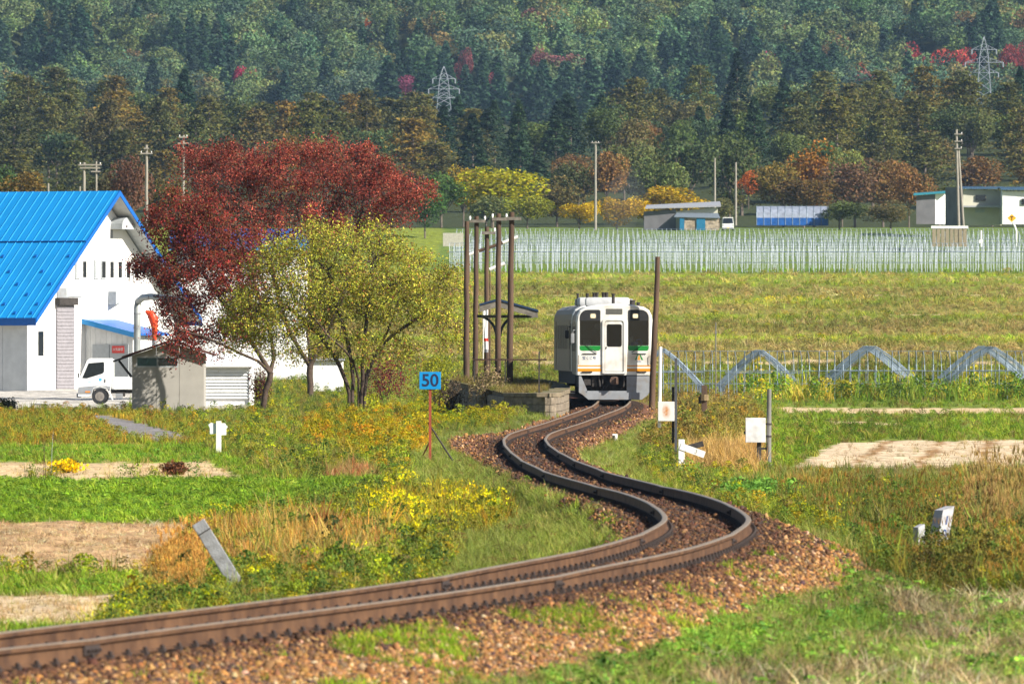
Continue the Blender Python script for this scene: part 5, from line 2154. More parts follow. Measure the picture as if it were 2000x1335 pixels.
W0 = at(520, 750, 640)
k = F / 640
wb = thing("white_building", "long white building with blue eaves half hidden behind the trees", "building", W0)
m = MB()
m.add([(-175 / k, 0, -.8), (75 / k, 0, -.8), (75 / k, 0, 262 / k), (-175 / k, 0, 262 / k), (-175 / k, 9, -.8), (75 / k, 9, -.8), (75 / k, 9, 262 / k), (-175 / k, 9, 262 / k)],
      [(0, 1, 2, 3), (1, 5, 6, 2), (0, 3, 7, 4), (4, 7, 6, 5)])
m.build("walls", M_BARNW, wb)
m = MB()
m.add([(-190 / k, -.7, 270 / k), (85 / k, -.7, 270 / k), (85 / k, 4.5, 305 / k), (-190 / k, 4.5, 305 / k), (85 / k, 9.7, 270 / k), (-190 / k, 9.7, 270 / k)],
      [(0, 1, 2, 3), (3, 2, 4, 5)])
rf = m.build("roof", M_ROOFBLUE2, wb)
m = MB()
m.box(-190 / k, 85 / k, -.74, -.701, 262 / k, 273 / k)
m.build("eave_trim", M_ROOFBLUE, rf)
L0 = at(655, 748, 560)
k = F / 560
ls = thing("low_shed", "low pale wall of an outbuilding behind the cherry trunks", "outbuilding", L0)
m = MB()
m.bbox(-44 / k, 14 / k, 0, 3.0, -.4, 44 / k, .02)
m.build("walls", M_BARNW, ls)
m = MB()
m.box(-47 / k, 17 / k, -.2, 3.2, 44 / k + .003, 48 / k)
m.build("roof", M_GREY, ls)

# ------------------------------------------------------------------ small flat-bed truck parked by the barn
T0 = at(152, 791, 519)
T0.z = gz(T0.x, 519)
tk = thing("flatbed_truck", "white flatbed truck parked facing left beside the grey shed", "truck", T0)
M_TRW = pbr("truck white paint", (.72, .73, .73), .3, var=.04)
m = MB()
side = [(0.02, .36), (0.0, 1.12), (.10, 1.26), (.42, 2.0), (.55, 2.10), (1.52, 2.10), (1.56, 2.02), (1.54, .78), (1.48, .62), (1.36, .62), (1.3, .72), (1.0, .80), (.72, .72), (.62, .42), (.45, .36)]
m.prism(side, 'y', 0.0, 1.72)
cab = m.build("cab", M_TRW, tk)
m = MB()
m.prism([(.20, 1.2), (.30, 1.42), (.49, 1.87), (1.16, 1.93), (1.2, 1.9), (1.2, 1.48), (1.12, 1.40), (.40, 1.18)], 'y', -.008, .02)
m.build("side_window", M_DKGLASS, cab)
m = MB()
m.add([(.085, .1, 1.30), (.085, 1.62, 1.30), (.385, 1.55, 1.98), (.385, .17, 1.98)], [(0, 1, 2, 3)])
m.build("windscreen", M_DKGLASS, cab)
m = MB()
m.prism([(.012, .46), (.012, .78), (.70, .84), (1.34, .84), (1.50, .80), (1.47, .68), (1.36, .68), (1.3, .76), (1.0, .83), (.72, .76), (.62, .46)], 'y', -.006, .0)
m.build("lower_panel", M_GREY, cab)
m = MB()
m.box(.34, .56, -.02, -.007, .54, .60)
m.build("side_marker", pbr("amber lens", (.7, .22, .02), .3), cab)
m = MB()
m.box(1.22, 1.26, -.03, -.002, 1.0, 1.16)
m.build("door_handle", M_BLACK, cab)
m = MB()
m.box(.965, 1.06, -.007, .0, 1.06, 1.19)
lg = m.build("door_logo", pbr("cyan logo", (.03, .35, .75), .4), cab)
m = MB()
m.box(1.085, 1.11, -.007, .0, 1.08, 1.19)
m.build("door_logo", lg.data.materials[0], cab)
m = MB()
m.box(.45, .62, -.007, 0, 1.0, 1.02)
m.build("door_logo", lg.data.materials[0], cab)
m = MB()
m.bbox(-.06, .1, .05, 1.67, .30, .5, .03)
m.build("bumper", M_GREY, tk)
m = MB()
m.path([(.12, -.02, 1.5), (.04, -.16, 1.52), (.04, -.18, 1.35)], .012)
m.bbox(.01, .07, -.26, -.12, 1.2, 1.42, .01)
m.build("mirror", M_BLACK, cab)
for x_, nm in ((1.0, .0), (3.35, 0)):
    for y_ in (.12, 1.6):
        m = MB()
        m.tube((x_, y_ - .11, .36), (x_, y_ + .11, .36), .36, n=22)
        w_ = m.build("wheel", M_BLACK, tk)
        m = MB()
        m.tube((x_, y_ - .118, .36), (x_, y_ - .10, .36), .21, n=16)
        m.tube((x_, y_ - .135, .36), (x_, y_ - .11, .36), .08, n=10)
        m.build("rim", pbr("dusty rim", (.22, .2, .18), .6, metal=.3, var=.3), w_)
m = MB()
m.box(1.5, 4.3, .35, 1.37, .5, .66)
m.box(1.75, 2.15, .08, .34, .36, .56)
m.build("chassis", M_UNDER, tk)
m = MB()
m.bbox(1.62, 4.3, 0.0, .04, .69, 1.25, .01)
m.bbox(1.62, 4.3, 1.68, 1.72, .69, 1.25, .01)
m.box(1.62, 4.3, .041, 1.679, .68, .74)
m.build("bed_side", M_TRW, tk)
m = MB()
m.bbox(1.56, 1.61, .02, 1.70, .7, 2.05, .01)
m.build("headboard", M_TRW, tk)
m = MB()
m.box(1.72, 2.05, -.02, .02, .28, .50)
m.build("tool_box", M_GREY, tk)
m = MB()
m.prism([(1.34, .74), (1.42, .74), (1.62, .2), (1.56, .2)], 'y', .0, .3)
m.build("mudguard", M_TRW, tk)

# ------------------------------------------------------------------ greenhouse frames
M_PIPE = pbr("galvanised hoop pipe", lin('#9fb4c8', .45), .5, metal=.25, var=.1)


def hoop_mesh(width, side, top, r, n=5, peak=False):
    """hoop in the local yz plane"""
    pts = [(0, 0, -.3), (0, 0, side * .55), (0, 0, side)]
    k = 10
    for i in range(1, k):
        a = PI * i / k
        y = width / 2 * (1 - math.cos(a))
        if peak:
            z = side + (top - side) * (1 - abs(2 * y / width - 1) ** 1.18)
        else:
            z = side + (top - side) * math.sin(a)
        pts.append((0, y, z))
    pts += [(0, width, side), (0, width, side * .55), (0, width, -.3)]
    m = MB()
    m.path(pts, r, n=n)
    return m


_h1 = hoop_mesh(5.4, 1.75, 2.95, .021).build("hoop", M_PIPE)
H_NEAR = _h1.data
bpy.data.objects.remove(_h1)
_h1 = hoop_mesh(5.8, .8, 3.2, .020, peak=True).build("hoop", M_PIPE)
H_GAB = _h1.data
bpy.data.objects.remove(_h1)
_h1 = hoop_mesh(5.4, 2.1, 3.0, .028, n=4).build("hoop", M_PIPE)
H_FAR = _h1.data
bpy.data.objects.remove(_h1)


def frame_row(label, Y, xa, xb, mesh, sp, side, width, top, r, group, z=None, bars=(.5, 1.0)):
    xm = (xa + xb) / 2
    zb = gz(xm, Y) if z is None else z
    t = thing("greenhouse_frame", label, "greenhouse frame", (xa, Y, zb), group=group)
    n = int((xb - xa) / sp)
    for i in range(n):
        o = link_mesh("hoop", mesh, t, (i * sp + random.uniform(-.03, .03), random.uniform(-.05, .05), random.uniform(-.03, .03)))
        o.rotation_euler = (random.uniform(-.008, .008), random.uniform(-.02, .02), random.uniform(-.03, .03))
    L_ = n * sp
    for f_ in bars:
        for y in (0, width):
            m = MB()
            m.tube((0, y, side * f_), (L_, y, side * f_), r * .55, n=5)
            m.build("purlin", M_PIPE, t)
    m = MB()
    m.tube((0, width / 2, top), (L_, width / 2, top), r * .6, n=5)
    m.build("ridge_pipe", M_PIPE, t)
    return t


frame_row("long bare hoop frame in front, running along the field edge", 694, 9.2, 38, H_NEAR, .5, 1.75, 5.4, 2.95, .024, "near greenhouse frames", z=-1.31, bars=(.55, 1.0))
for i, (px, w_, pk, lab) in enumerate(((1300, 150, 681, "arched greenhouse frame end half hidden behind the leaning pole"), (1492, 152, 684, "low arched greenhouse frame end nearest the thin grey pole"),
                                   (1712, 184, 677, "tallest arched greenhouse frame end, second from the picture's edge"), (1945, 190, 678, "arched greenhouse frame end at the picture's edge"))):
    Y0 = 706 + (3 - i) * 3
    kk = F / Y0
    t = thing("greenhouse_frame", lab, "greenhouse frame", ((px - 1000) / kk, Y0, -1.3 - .02 * (3 - i)), PI / 2, "near greenhouse frames")
    sc_ = w_ / kk / 5.8
    sz_ = (zpx(Y0, pk) + 1.32) / 3.2
    for j in range(34):
        o = link_mesh("hoop", H_GAB, t, (j * .85 + random.uniform(-.1, .1), -w_ / kk / 2 + random.uniform(-.06, .06), random.uniform(-.06, .05)))
        o.scale = (1, sc_, sz_)
        o.rotation_euler = (0, random.uniform(-.01, .01), 0)
    for y, z in ((-w_ / kk / 2, 0.8 * sz_), (w_ / kk / 2, 0.8 * sz_), (0, 3.2 * sz_)):
        m = MB()
        m.tube((0, y, z), (28.5, y, z), .02, n=5)
        m.build("purlin", M_PIPE, t)
    m = MB()
    m.tube((0, -w_ / kk / 2, 1.72 * sz_), (0, w_ / kk / 2, 1.72 * sz_), .04, n=5)
    m.build("tie_bar", M_PIPE, t)
ordn = ["first", "second", "third", "fourth", "fifth", "sixth", "seventh", "eighth", "ninth"]
_h1 = hoop_mesh(5.4, 2.1, 3.0, .033, n=4).build("hoop", M_PIPE)
H_FAR1 = _h1.data
M_PIPEW = pbr("bright hoop pipe", (.44, .49, .55), .5, var=.2)
H_FAR1.materials[0] = M_PIPEW
H_FAR.materials[0] = M_PIPEW
bpy.data.objects.remove(_h1)
for i, Y0 in enumerate((1152, 1195, 1240, 1290, 1345, 1400)):
    kk = F / Y0
    frame_row("%s row of bare hoop frames up the terrace field, counted from the grass" % ordn[i], Y0, (878 - 1000 + i * 3) / kk, (2060 - 1000) / kk, H_FAR1 if i == 0 else H_FAR, .52 if i == 0 else .6, 2.1, 5.4, 3.0, .042 if i == 0 else .03, "far greenhouse frames", bars=(.5, 1.0))
o0 = at(885, 481, 1185)
m = MB()
m.bbox(-20 * 1185 / F, 20 * 1185 / F, 0, .1, 0, 26 * 1185 / F, .02)
o = m.build("vinyl_board", pbr("cream vinyl", (.36, .35, .29), .7), loc=o0)
tag(o, "cream board closing the end of the far hoop frames", "board")

# ------------------------------------------------------------------ farm buildings beyond the frames
M_GREYWALL = pbr("weathered grey wall", lin('#8c8b90', .5), .9, var=.15, scale=.8)
M_CREAMWALL = pbr("cream wall", lin('#e4e2cc', .58), .85, var=.07, scale=.8)
M_ZINC = pbr("corrugated zinc", lin('#c4c6cc', .52), .5, var=.12)
M_TEAL = pbr("teal roof", lin('#2f9db0', .55), .6, var=.1)
Y0 = 1490
k = F / Y0


def far_base(px, py, Y):
    p = at(px, py, Y)
    return Vector((p.x, p.y, p.z))


fa = thing("farm_shed", "grey farm shed with pale sloping roof and blue-doored lean-to", "shed", far_base(1330, 449, Y0))
m = MB()
m.add([(-72 / k, .3, -.5), (-10 / k, 0, -.5), (-10 / k, 0, 40 / k), (-72 / k, .3, 36 / k), (-72 / k, 6, -.5), (-10 / k, 6, -.5), (-10 / k, 6, 46 / k), (-72 / k, 6, 40 / k)], [(0, 1, 2, 3), (0, 3, 7, 4), (1, 5, 6, 2)])
m.build("wall", M_GREYWALL, fa)
m = MB()
m.add([(-10 / k, .02, -.5), (72 / k, .02, -.5), (72 / k, .02, 44 / k), (-10 / k, .02, 36 / k), (72 / k, 6, -.5), (72 / k, 6, 48 / k)], [(0, 1, 2, 3), (1, 4, 5, 2)])
m.build("wall", M_CREAMWALL, fa)
m = MB()
m.add([(-70 / k, -.5, 43 / k), (78 / k, -.7, 48 / k), (78 / k, 6.4, 57 / k), (-66 / k, 6.4, 50 / k), (-70 / k, -.5, 41 / k), (78 / k, -.7, 45 / k), (78 / k, 6.4, 54 / k), (-66 / k, 6.4, 47 / k)], [(0, 1, 2, 3), (4, 7, 6, 5), (0, 4, 5, 1), (1, 5, 6, 2), (0, 3, 7, 4)])
m.build("roof", M_ZINC, fa)
m = MB()
m.add([(-14 / k, -2.2, 26 / k), (76 / k, -2.2, 24 / k), (72 / k, 0, 33 / k), (-8 / k, 0, 34 / k), (-14 / k, -2.2, 24.5 / k), (76 / k, -2.2, 22.5 / k)], [(0, 1, 2, 3), (0, 4, 5, 1)])
m.build("lean_to_roof", pbr("grey lean-to sheet", lin('#8a97a4', .52), .6, var=.12), fa)
for z_ in range(5):
    m = MB()
    m.box(4 / k, 74 / k, -1.9, -1.5, z_ * 4.7 / k, z_ * 4.7 / k + 4.3 / k)
    m.build("log_layer", pbr("stacked logs", lin('#cbb9a2', .5), .9, var=.45, scale=3), fa)
for a_, b__ in ((-3, 6), (30, 47)):
    m = MB()
    m.box(a_ / k, b__ / k, -2.05, -1.95, -.4, 23 / k)
    m.build("door", pbr("blue shed door", lin('#1f86b4', .55), .6), fa)

kv = thing("kei_van", "small white van parked at the farm shed", "van", far_base(1422, 451, 1478))
k2 = F / 1478
m = MB()
m.prism([(-.74, .25), (.74, .25), (.74, 1.0), (.64, 1.78), (-.64, 1.78), (-.74, 1.0)], 'y', .35, 3.3)
m.prism([(-.74, .25), (.74, .25), (.74, .95), (-.74, .95)], 'y', 0, .35)
m.build("body", M_TRW, kv)
m = MB()
m.add([(-.66, .0 + .02, .98), (.66, .02, .98), (.58, .33, 1.68), (-.58, .33, 1.68)], [(0, 1, 2, 3)])
m.build("windscreen", M_DKGLASS, kv)
for sx in (-1, 1):
    for y in (.6, 2.7):
        m = MB()
        m.tube((sx * .6, y, .27), (sx * .73, y, .27), .27, n=14)
        m.build("wheel", M_BLACK, kv)
    m = MB()
    m.box(*sorted((sx * .5, sx * .7)), -.02, 0, .68, .82)
    m.build("headlight", M_PALEGREY, kv)
m = MB()
m.box(-.7, .7, -.05, 0, .3, .45)
m.build("bumper", M_GREY, kv)
m = MB()
m.box(-.17, .17, -.06, -.051, .36, .44)
m.build("number_plate", pbr("yellow plate", (.6, .45, .05), .5), kv)

tn = thing("plastic_tunnel", "blue plastic tunnel house in front of the russet trees", "tunnel house", far_base(1548, 440, 1500))
k2 = F / 1500
m = MB()
ring_ = [(2.3 * (1 - math.cos(PI * i / 10)), 2.55 * math.sin(PI * i / 10) ** .8) for i in range(11)]
for x_ in (-70 / k2, 70 / k2):
    for (y, z) in ring_:
        m.v.append((x_, y, z))
for i in range(10):
    m.f.append((i, i + 1, 12 + i, 11 + i))
    m.m.append(1 if i in (0, 9) else 0)
m.f += [tuple(range(11)), tuple(range(21, 10, -1))]
m.m += [1, 1]
m.build("film_cover", [pbr("grey film", lin('#aab4c8', .5), .35, var=.2, scale=2), pbr("blue film", lin('#1b62b8', .55), .45, var=.25, scale=2)], tn)
for i in range(11):
    m = MB()
    x_ = (-70 + 14 * i) / k2
    m.path([(x_, y - .02, z + .03) for y, z in ring_[:8]], .035, n=5)
    m.build("hoop", M_PIPE, tn)

hs = thing("farmhouse", "cream farm building with corrugated blue roof edge and dark end wall", "farm building", far_base(1915, 432, 1420))
k2 = F / 1420
m = MB()
m.add([(-67 / k2, 3, -.5), (-34 / k2, 0, -.5), (-34 / k2, 0, 66 / k2), (-67 / k2, 3, 67 / k2)], [(0, 1, 2, 3)])
m.build("end_wall", M_GREYWALL, hs)
m = MB()
m.add([(-34 / k2, 0, -.5), (42 / k2, .4, -.5), (42 / k2, .4, 60 / k2), (-34 / k2, 0, 62 / k2)], [(0, 1, 2, 3)])
m.build("wall", M_CREAMWALL, hs)
for i in range(26):
    m = MB()
    x_ = (-40 + i * 3.4) / k2
    m.tube((x_, -.6, 64 / k2), (x_, 6, 68 / k2), 1.5 / k2, n=8)
    m.build("roof_corrugation", pbr("blue grey roofing", lin('#5f8ab0', .5), .6, var=.1) if i == 0 else bpy.data.materials["blue grey roofing"], hs)
m = MB()
m.box(-10 / k2, 10 / k2, -.06, .02, 40 / k2, 51 / k2)
m.build("window", M_DKGLASS, hs)
m = MB()
m.box(-10 / k2, 8 / k2, -.02, .03, 17 / k2, 24 / k2)
m.build("window", M_PALEGREY, hs)
m = MB()
m.box(-34 / k2, 44 / k2, -1.6, .1, 27 / k2, 30 / k2)
m.build("porch_roof", M_ZINC, hs)
hw = thing("farm_outbuilding", "white outbuilding with blue roof edge at the picture's edge", "farm building", far_base(1990, 430, 1415))
m = MB()
m.add([(-32 / k2, 0, -.5), (50 / k2, .3, -.5), (50 / k2, .3, 56 / k2), (-32 / k2, 0, 56 / k2), (-32 / k2, 6, -.5), (-32 / k2, 6, 60 / k2)], [(0, 1, 2, 3), (0, 3, 5, 4)])
m.build("wall", M_BARNW, hw)
for i in range(24):
    m = MB()
    x_ = (-34 + i * 3.6) / k2
    m.tube((x_, -.6, 60 / k2), (x_, 6, 65 / k2), 1.6 / k2, n=8)
    m.build("roof_corrugation", bpy.data.materials["blue grey roofing"], hw)
m = MB()
m.box(5 / k2, 14 / k2, -.06, .02, 30 / k2, 42 / k2)
m.build("window", M_DKGLASS, hw)
ht = thing("teal_shed", "low shed with teal roof left of the dark end wall", "shed", far_base(1815, 430, 1450))
m = MB()
m.add([(-26 / k2, 0, -.5), (12 / k2, 0, -.5), (12 / k2, 0, 52 / k2), (-26 / k2, 0, 48 / k2)], [(0, 1, 2, 3)])
m.build("wall", M_GREYWALL, ht)
m = MB()
m.add([(12 / k2, 0, -.5), (40 / k2, 2, -.5), (40 / k2, 2, 54 / k2), (12 / k2, 0, 52 / k2)], [(0, 1, 2, 3)])
m.build("wall", M_BARNW, ht)
m = MB()
m.add([(-32 / k2, -.6, 51 / k2), (38 / k2, -.6, 56 / k2), (42 / k2, 5, 60 / k2), (-28 / k2, 5, 55 / k2), (-32 / k2, -.6, 49 / k2), (38 / k2, -.6, 54 / k2)], [(0, 1, 2, 3), (0, 4, 5, 1)])
m.build("roof", M_TEAL, ht)

cp_ = thing("crate_stack", "pale netted crate standing at the edge of the far frames", "crate", far_base(1855, 474, 1180))
k3 = F / 1180
m = MB()
m.box(-36 / k3, 36 / k3, 0, 1.2, 28 / k3, 33 / k3)
m.build("lid", M_BARNW, cp_)
for i in range(8):
    m = MB()
    m.box((-34 + i * 8.6) / k3, (-27 + i * 8.6) / k3, .05, 1.1, -.4, 28 / k3)
    m.build("net_panel", pbr("beige netting", lin('#b8ab90', .5), .9, var=.15) if i == 0 else bpy.data.materials["beige netting"], cp_)
ds = thing("warning_sign", "yellow diamond warning sign on a bent white post", "sign", far_base(1985, 470, 1200))
k3 = F / 1200
m = MB()
m.path([(0, 0, -.6), (0, 0, 1.0), (-3 / k3, 0, 28 / k3), (-9 / k3, 0, 40 / k3)], .10, n=8)
m.build("post", M_WHITE, ds)
m = MB()
m.prism([(-18 / k3, 44 / k3), (-9 / k3, 36 / k3), (0, 44 / k3), (-9 / k3, 52 / k3)], 'y', -.16, -.12)
pl_ = m.build("plate", pbr("sign yellow", (.75, .36, .01), .4), ds)
m = MB()
m.box(-9.8 / k3, -8.2 / k3, -.175, -.162, 40 / k3, 47 / k3)
m.box(-12 / k3, -6 / k3, -.175, -.162, 46 / k3, 47.6 / k3)
m.build("road_symbol", M_BLACK, pl_)
m = MB()
m.tube((0, 0, -.5), (0, 0, 22 / k3), .11, n=8)
m.box(-.2, .2, -.1, .1, -.2, 4 / k3)
o = m.build("white_bollard", M_WHITE, loc=far_base(1916, 472, 1190))
tag(o, "lone white post between crate and yellow sign", "post")


# utility poles farther off
def util(label, px, top, base, Y, w, arms=(), lean=0):
    return wood_pole(label, (px + lean, top), (px, base), Y, w, arms, group="distant utility poles", name="utility_pole")


util("tall pale utility pole standing above the far hoop frames", 1163, 276, 449, 1470, .17, [(279, 1154, 1172, (1157, 1169))])
util("pale pole rising behind the farm shed roof", 1396, 309, 440, 1520, .15)
util("pale pole beside the small white van", 1437, 317, 440, 1510, .15)
up = util("tall braced utility pole before the cream farm building", 1873, 253, 474, 1185, .15, [(262, 1864, 1880, (1878,)), (276, 1864, 1880, (1878,)), (290, 1864, 1878, (1877,))], lean=-5)
q = MB()
a_, b__ = at(1872, 290, 1185) - Vector(up.location), at(1884, 474, 1185) - Vector(up.location)
q.tube(a_, b__, .11, .13, n=8)
q.build("brace_pole", M_CONC, up)
util("concrete utility pole just right of the barn ridge", 286, 283, 470, 900, .13, [(300, 274, 298, (276, 296)), (290, 281, 291, ())])
util("concrete pole whose top pokes above the red tree's crown", 358, 264, 460, 950, .12, [(268, 349, 367, (351, 365)), (280, 347, 369, ())])
util("left pole of the linked pair above the barn roof", 164, 317, 460, 900, .13, [(322, 153, 199, (157, 196)), (328, 156, 196, ())])
util("right pole of the linked pair above the barn roof", 188, 315, 450, 905, .09, [(335, 178, 196, ())])
util("short pole top showing above the barn ridge's left part", 94, 358, 450, 900, .10)
util("stub pole top above the barn ridge near its right end", 216, 372, 450, 880, .08)
util("pole top close left of the linked pair", 156, 364, 450, 880, .08)

# ------------------------------------------------------------------ trees close to the line: limbs grown towards points that fill the crown
def grow(attr, roots, step, infl, kill, iters=160, seed=0):
    """space colonisation; roots = list of polylines (already grown limbs, first one starts at the ground)"""
    r = np.random.default_rng(seed)
    P, par = [], []
    for line, link in roots:
        prev = link
        for p in line:
            P.append(np.array(p, float))
            par.append(prev)
            prev = len(P) - 1
    N = np.array(P)
    A = np.array(attr)
    d = np.linalg.norm(A[:, None] - N[None], axis=2)
    near, nd_ = d.argmin(1), d.min(1)
    alive = np.ones(len(A), bool)
    kids = {}
    for it in range(iters):
        act = alive & (nd_ < infl) & (r.random(len(A)) < .7)
        if not act.any():
            break
        idx = np.nonzero(act)[0]
        dirs = A[idx] - N[near[idx]]
        dirs /= np.linalg.norm(dirs, axis=1, keepdims=True) + 1e-9
        acc = {}
        for j, q in zip(near[idx], dirs):
            acc[j] = acc.get(j, 0) + q
        new, npar = [], []
        for j, q in acc.items():
            if kids.get(j, 0) >= 5:
                alive[near == j] = False
                continue
            kids[j] = kids.get(j, 0) + 1
            q = q + r.normal(size=3) * .18
            q /= np.linalg.norm(q) + 1e-9
            new.append(N[j] + q * step)
            npar.append(j)
        if not new:
            continue
        new = np.array(new)
        o = len(N)
        N = np.concatenate([N, new])
        par += npar
        d = np.linalg.norm(A[:, None] - new[None], axis=2)
        m = d.min(1)
        b = m < nd_
        near[b] = d.argmin(1)[b] + o
        nd_[b] = m[b]
        alive &= nd_ > kill
        if len(N) > 9000:
            break
    return N, np.array(par)


def limb_mesh(N, par, r_tip, expo=2.3, rmax=.35, sides=5):
    n = len(N)
    ch = np.zeros(n, int)
    for p in par:
        if p >= 0:
            ch[p] += 1
    w = np.zeros(n)
    for i in range(n - 1, -1, -1):
        if ch[i] == 0:
            w[i] += r_tip ** expo
        if par[i] >= 0:
            w[par[i]] += w[i]
    rad = np.minimum(w ** (1 / expo), rmax)
    V, Q = [], []
    for i in range(n):
        p = par[i]
        if p < 0:
            continue
        a, b = N[p], N[i]
        d = b - a
        L_ = np.linalg.norm(d)
        if L_ < 1e-6:
            continue
        d = d / L_
        u = np.cross(d, [.3, .5, .81])
        u /= np.linalg.norm(u) + 1e-9
        v = np.cross(d, u)
        k = sides if rad[i] > .02 else 3
        o = len(V)
        for q, rr in ((a, min(rad[p], rad[i] * 1.5)), (b + d * rad[i] * .3, rad[i])):
            for s in range(k):
                t = 2 * PI * s / k
                V.append(q + (u * math.cos(t) + v * math.sin(t)) * rr)
        for s in range(k):
            Q.append((o + s, o + (s + 1) % k, o + k + (s + 1) % k, o + k + s))
    return np.array(V), np.array(Q), rad, ch


def leaf_quads(C, size, rg, cols, up=.2, asp=.5, droop=0.0):
    """one small four-cornered leaf per centre"""
    n = len(C)
    nrm = rg.normal(size=(n, 3)) + np.array([0, 0, up])
    nrm /= np.linalg.norm(nrm, axis=1, keepdims=True)
    u = np.cross(nrm, rg.normal(size=(n, 3)))
    u[:, 2] -= droop
    u /= np.linalg.norm(u, axis=1, keepdims=True) + 1e-9
    w = np.cross(nrm, u)
    w /= np.linalg.norm(w, axis=1, keepdims=True) + 1e-9
    s = (size * rg.uniform(.65, 1.3, n))[:, None]
    V = np.stack([C - u * s, C - w * s * asp, C + u * s, C + w * s * asp], 1).reshape(-1, 3)
    Q = np.arange(4 * n).reshape(n, 4)
    return V, Q, np.repeat(cols, 4, axis=0)


def cherry(label, base, roots, blobs, cols, n_attr, leaf_n, leaf_size, seed, step=.3, r_tip=.011, name="cherry_tree", spread=.22, cat="tree", bark=None):
    """blobs: ellipsoids (cx, cy, cz, rx, ry, rz, weight) the crown fills, relative to base"""
    rg = np.random.default_rng(seed)
    B = np.array(blobs, float)
    wts = B[:, 6] * B[:, 3] * B[:, 4] * B[:, 5]
    pick = rg.choice(len(B), n_attr, p=wts / wts.sum())
    q = rg.normal(size=(n_attr, 3))
    q /= np.linalg.norm(q, axis=1, keepdims=True)
    q *= rg.random((n_attr, 1)) ** (1 / 2.6)
    A = B[pick, :3] + q * B[pick, 3:6]
    N, par = grow(A, roots, step, 2.6, step * 1.25, seed=seed)
    V, Q, rad, ch = limb_mesh(N, par, r_tip)
    t = thing(name, label, cat, base)
    link_mesh("trunk_and_limbs", np_mesh("limbs", V, Q, bark or M_BARK, smooth=True), t)
    tips = np.nonzero((rad < r_tip * 2.2))[0]
    lw_ = rg.gamma(.55, 1.0, len(tips))
    k = rg.choice(tips, leaf_n, p=lw_ / lw_.sum())
    C = N[k] + rg.normal(size=(leaf_n, 3)) * spread
    c = np.array([lin(h) for h, w in cols])
    w = np.array([w for h, w in cols], float)
    ci = rg.choice(len(c), leaf_n, p=w / w.sum())
    # twigs carry leaves of one tone
    tone = np.exp(.28 * rg.normal(size=len(N)))[k]
    cc = sat(c, 1.04)[ci] * KL * (1.35 if c[0][0] > 2 * c[0][1] else 1.5) * (tone * np.exp(.22 * rg.normal(size=leaf_n)))[:, None]
    LV, LQ, LC = leaf_quads(C, leaf_size, rg, cc, up=.5, droop=.35)
    o = link_mesh("crown", np_mesh("crown", LV, LQ, M_LEAF, {"lc": LC}), t)
    print(label, len(N), leaf_n)
    return t


RED = [('#9a4438', 4), ('#863c34', 4), ('#b05844', 3), ('#683430', 2.4), ('#8c5a40', 2.4), ('#b86c58', 1.6)]
REDB = [('#964034', 3), ('#803a30', 3), ('#8a4a2e', 2.5), ('#5a3428', 1.5), ('#6a5a2c', 1.5), ('#a83a38', 1.5)]
YEL_ = [('#b0b03c', 4), ('#9aa038', 4), ('#c8bc50', 3), ('#b89448', 1.2), ('#8a6a48', 1.2), ('#7a8a34', 2.4), ('#a0583e', .4)]
k = F / 520.0


def pxl(cx, cy, rx, ry, dy, rd, base, wt=1.0):
    """ellipsoid given by photograph centre and radii, depth offset dy and depth radius rd"""
    c = at(cx, cy, base.y + dy) - base
    kk = F / (base.y + dy)
    return (c.x, c.y, c.z, rx / kk, rd, ry / kk, wt)


def limb(base, pts):
    return [tuple(at(x, y, base.y + dy) - base) for x, y, dy in pts]


# back right: the big red crown
b_ = at(605, 775, 530)
b_.z = gz(b_.x, b_.y)
tr = limb(b_, [(605, 772, 0), (606, 750, 0), (604, 730, 0), (606, 712, 0)])
tr[0] = (0, 0, -.2)
l1 = limb(b_, [(590, 690, .3), (570, 655, .8), (550, 610, 1.2), (540, 560, 1.5), (525, 510, 1.6), (500, 460, 1.6)])
l2 = limb(b_, [(618, 690, -.1), (640, 655, 0), (660, 610, 0), (675, 560, 0), (690, 500, 0), (700, 450, 0)])
l3 = limb(b_, [(606, 690, 1.0), (600, 650, 1.5), (605, 600, 2), (610, 540, 2), (610, 470, 2)])
roots = [(tr, -1), (l1, 3), (l2, 3), (l3, 3)]
cherry("large dark red cherry tree filling the sky side behind the yellow tree", b_, roots,
       [pxl(440, 345, 110, 70, 0, 2.3, b_), pxl(560, 340, 120, 65, 0, 2.6, b_), pxl(690, 350, 110, 62, 0, 2.6, b_), pxl(780, 375, 80, 50, 0, 2.2, b_),
        pxl(500, 430, 130, 60, 0, 2.6, b_), pxl(640, 425, 140, 60, 0, 2.6, b_), pxl(770, 420, 70, 35, 0, 2, b_), pxl(400, 300, 60, 30, 0, 1.6, b_), pxl(620, 295, 60, 24, 0, 1.8, b_), pxl(720, 300, 40, 20, 0, 1.5, b_)],
       RED, 2200, 52000, .058, 3)
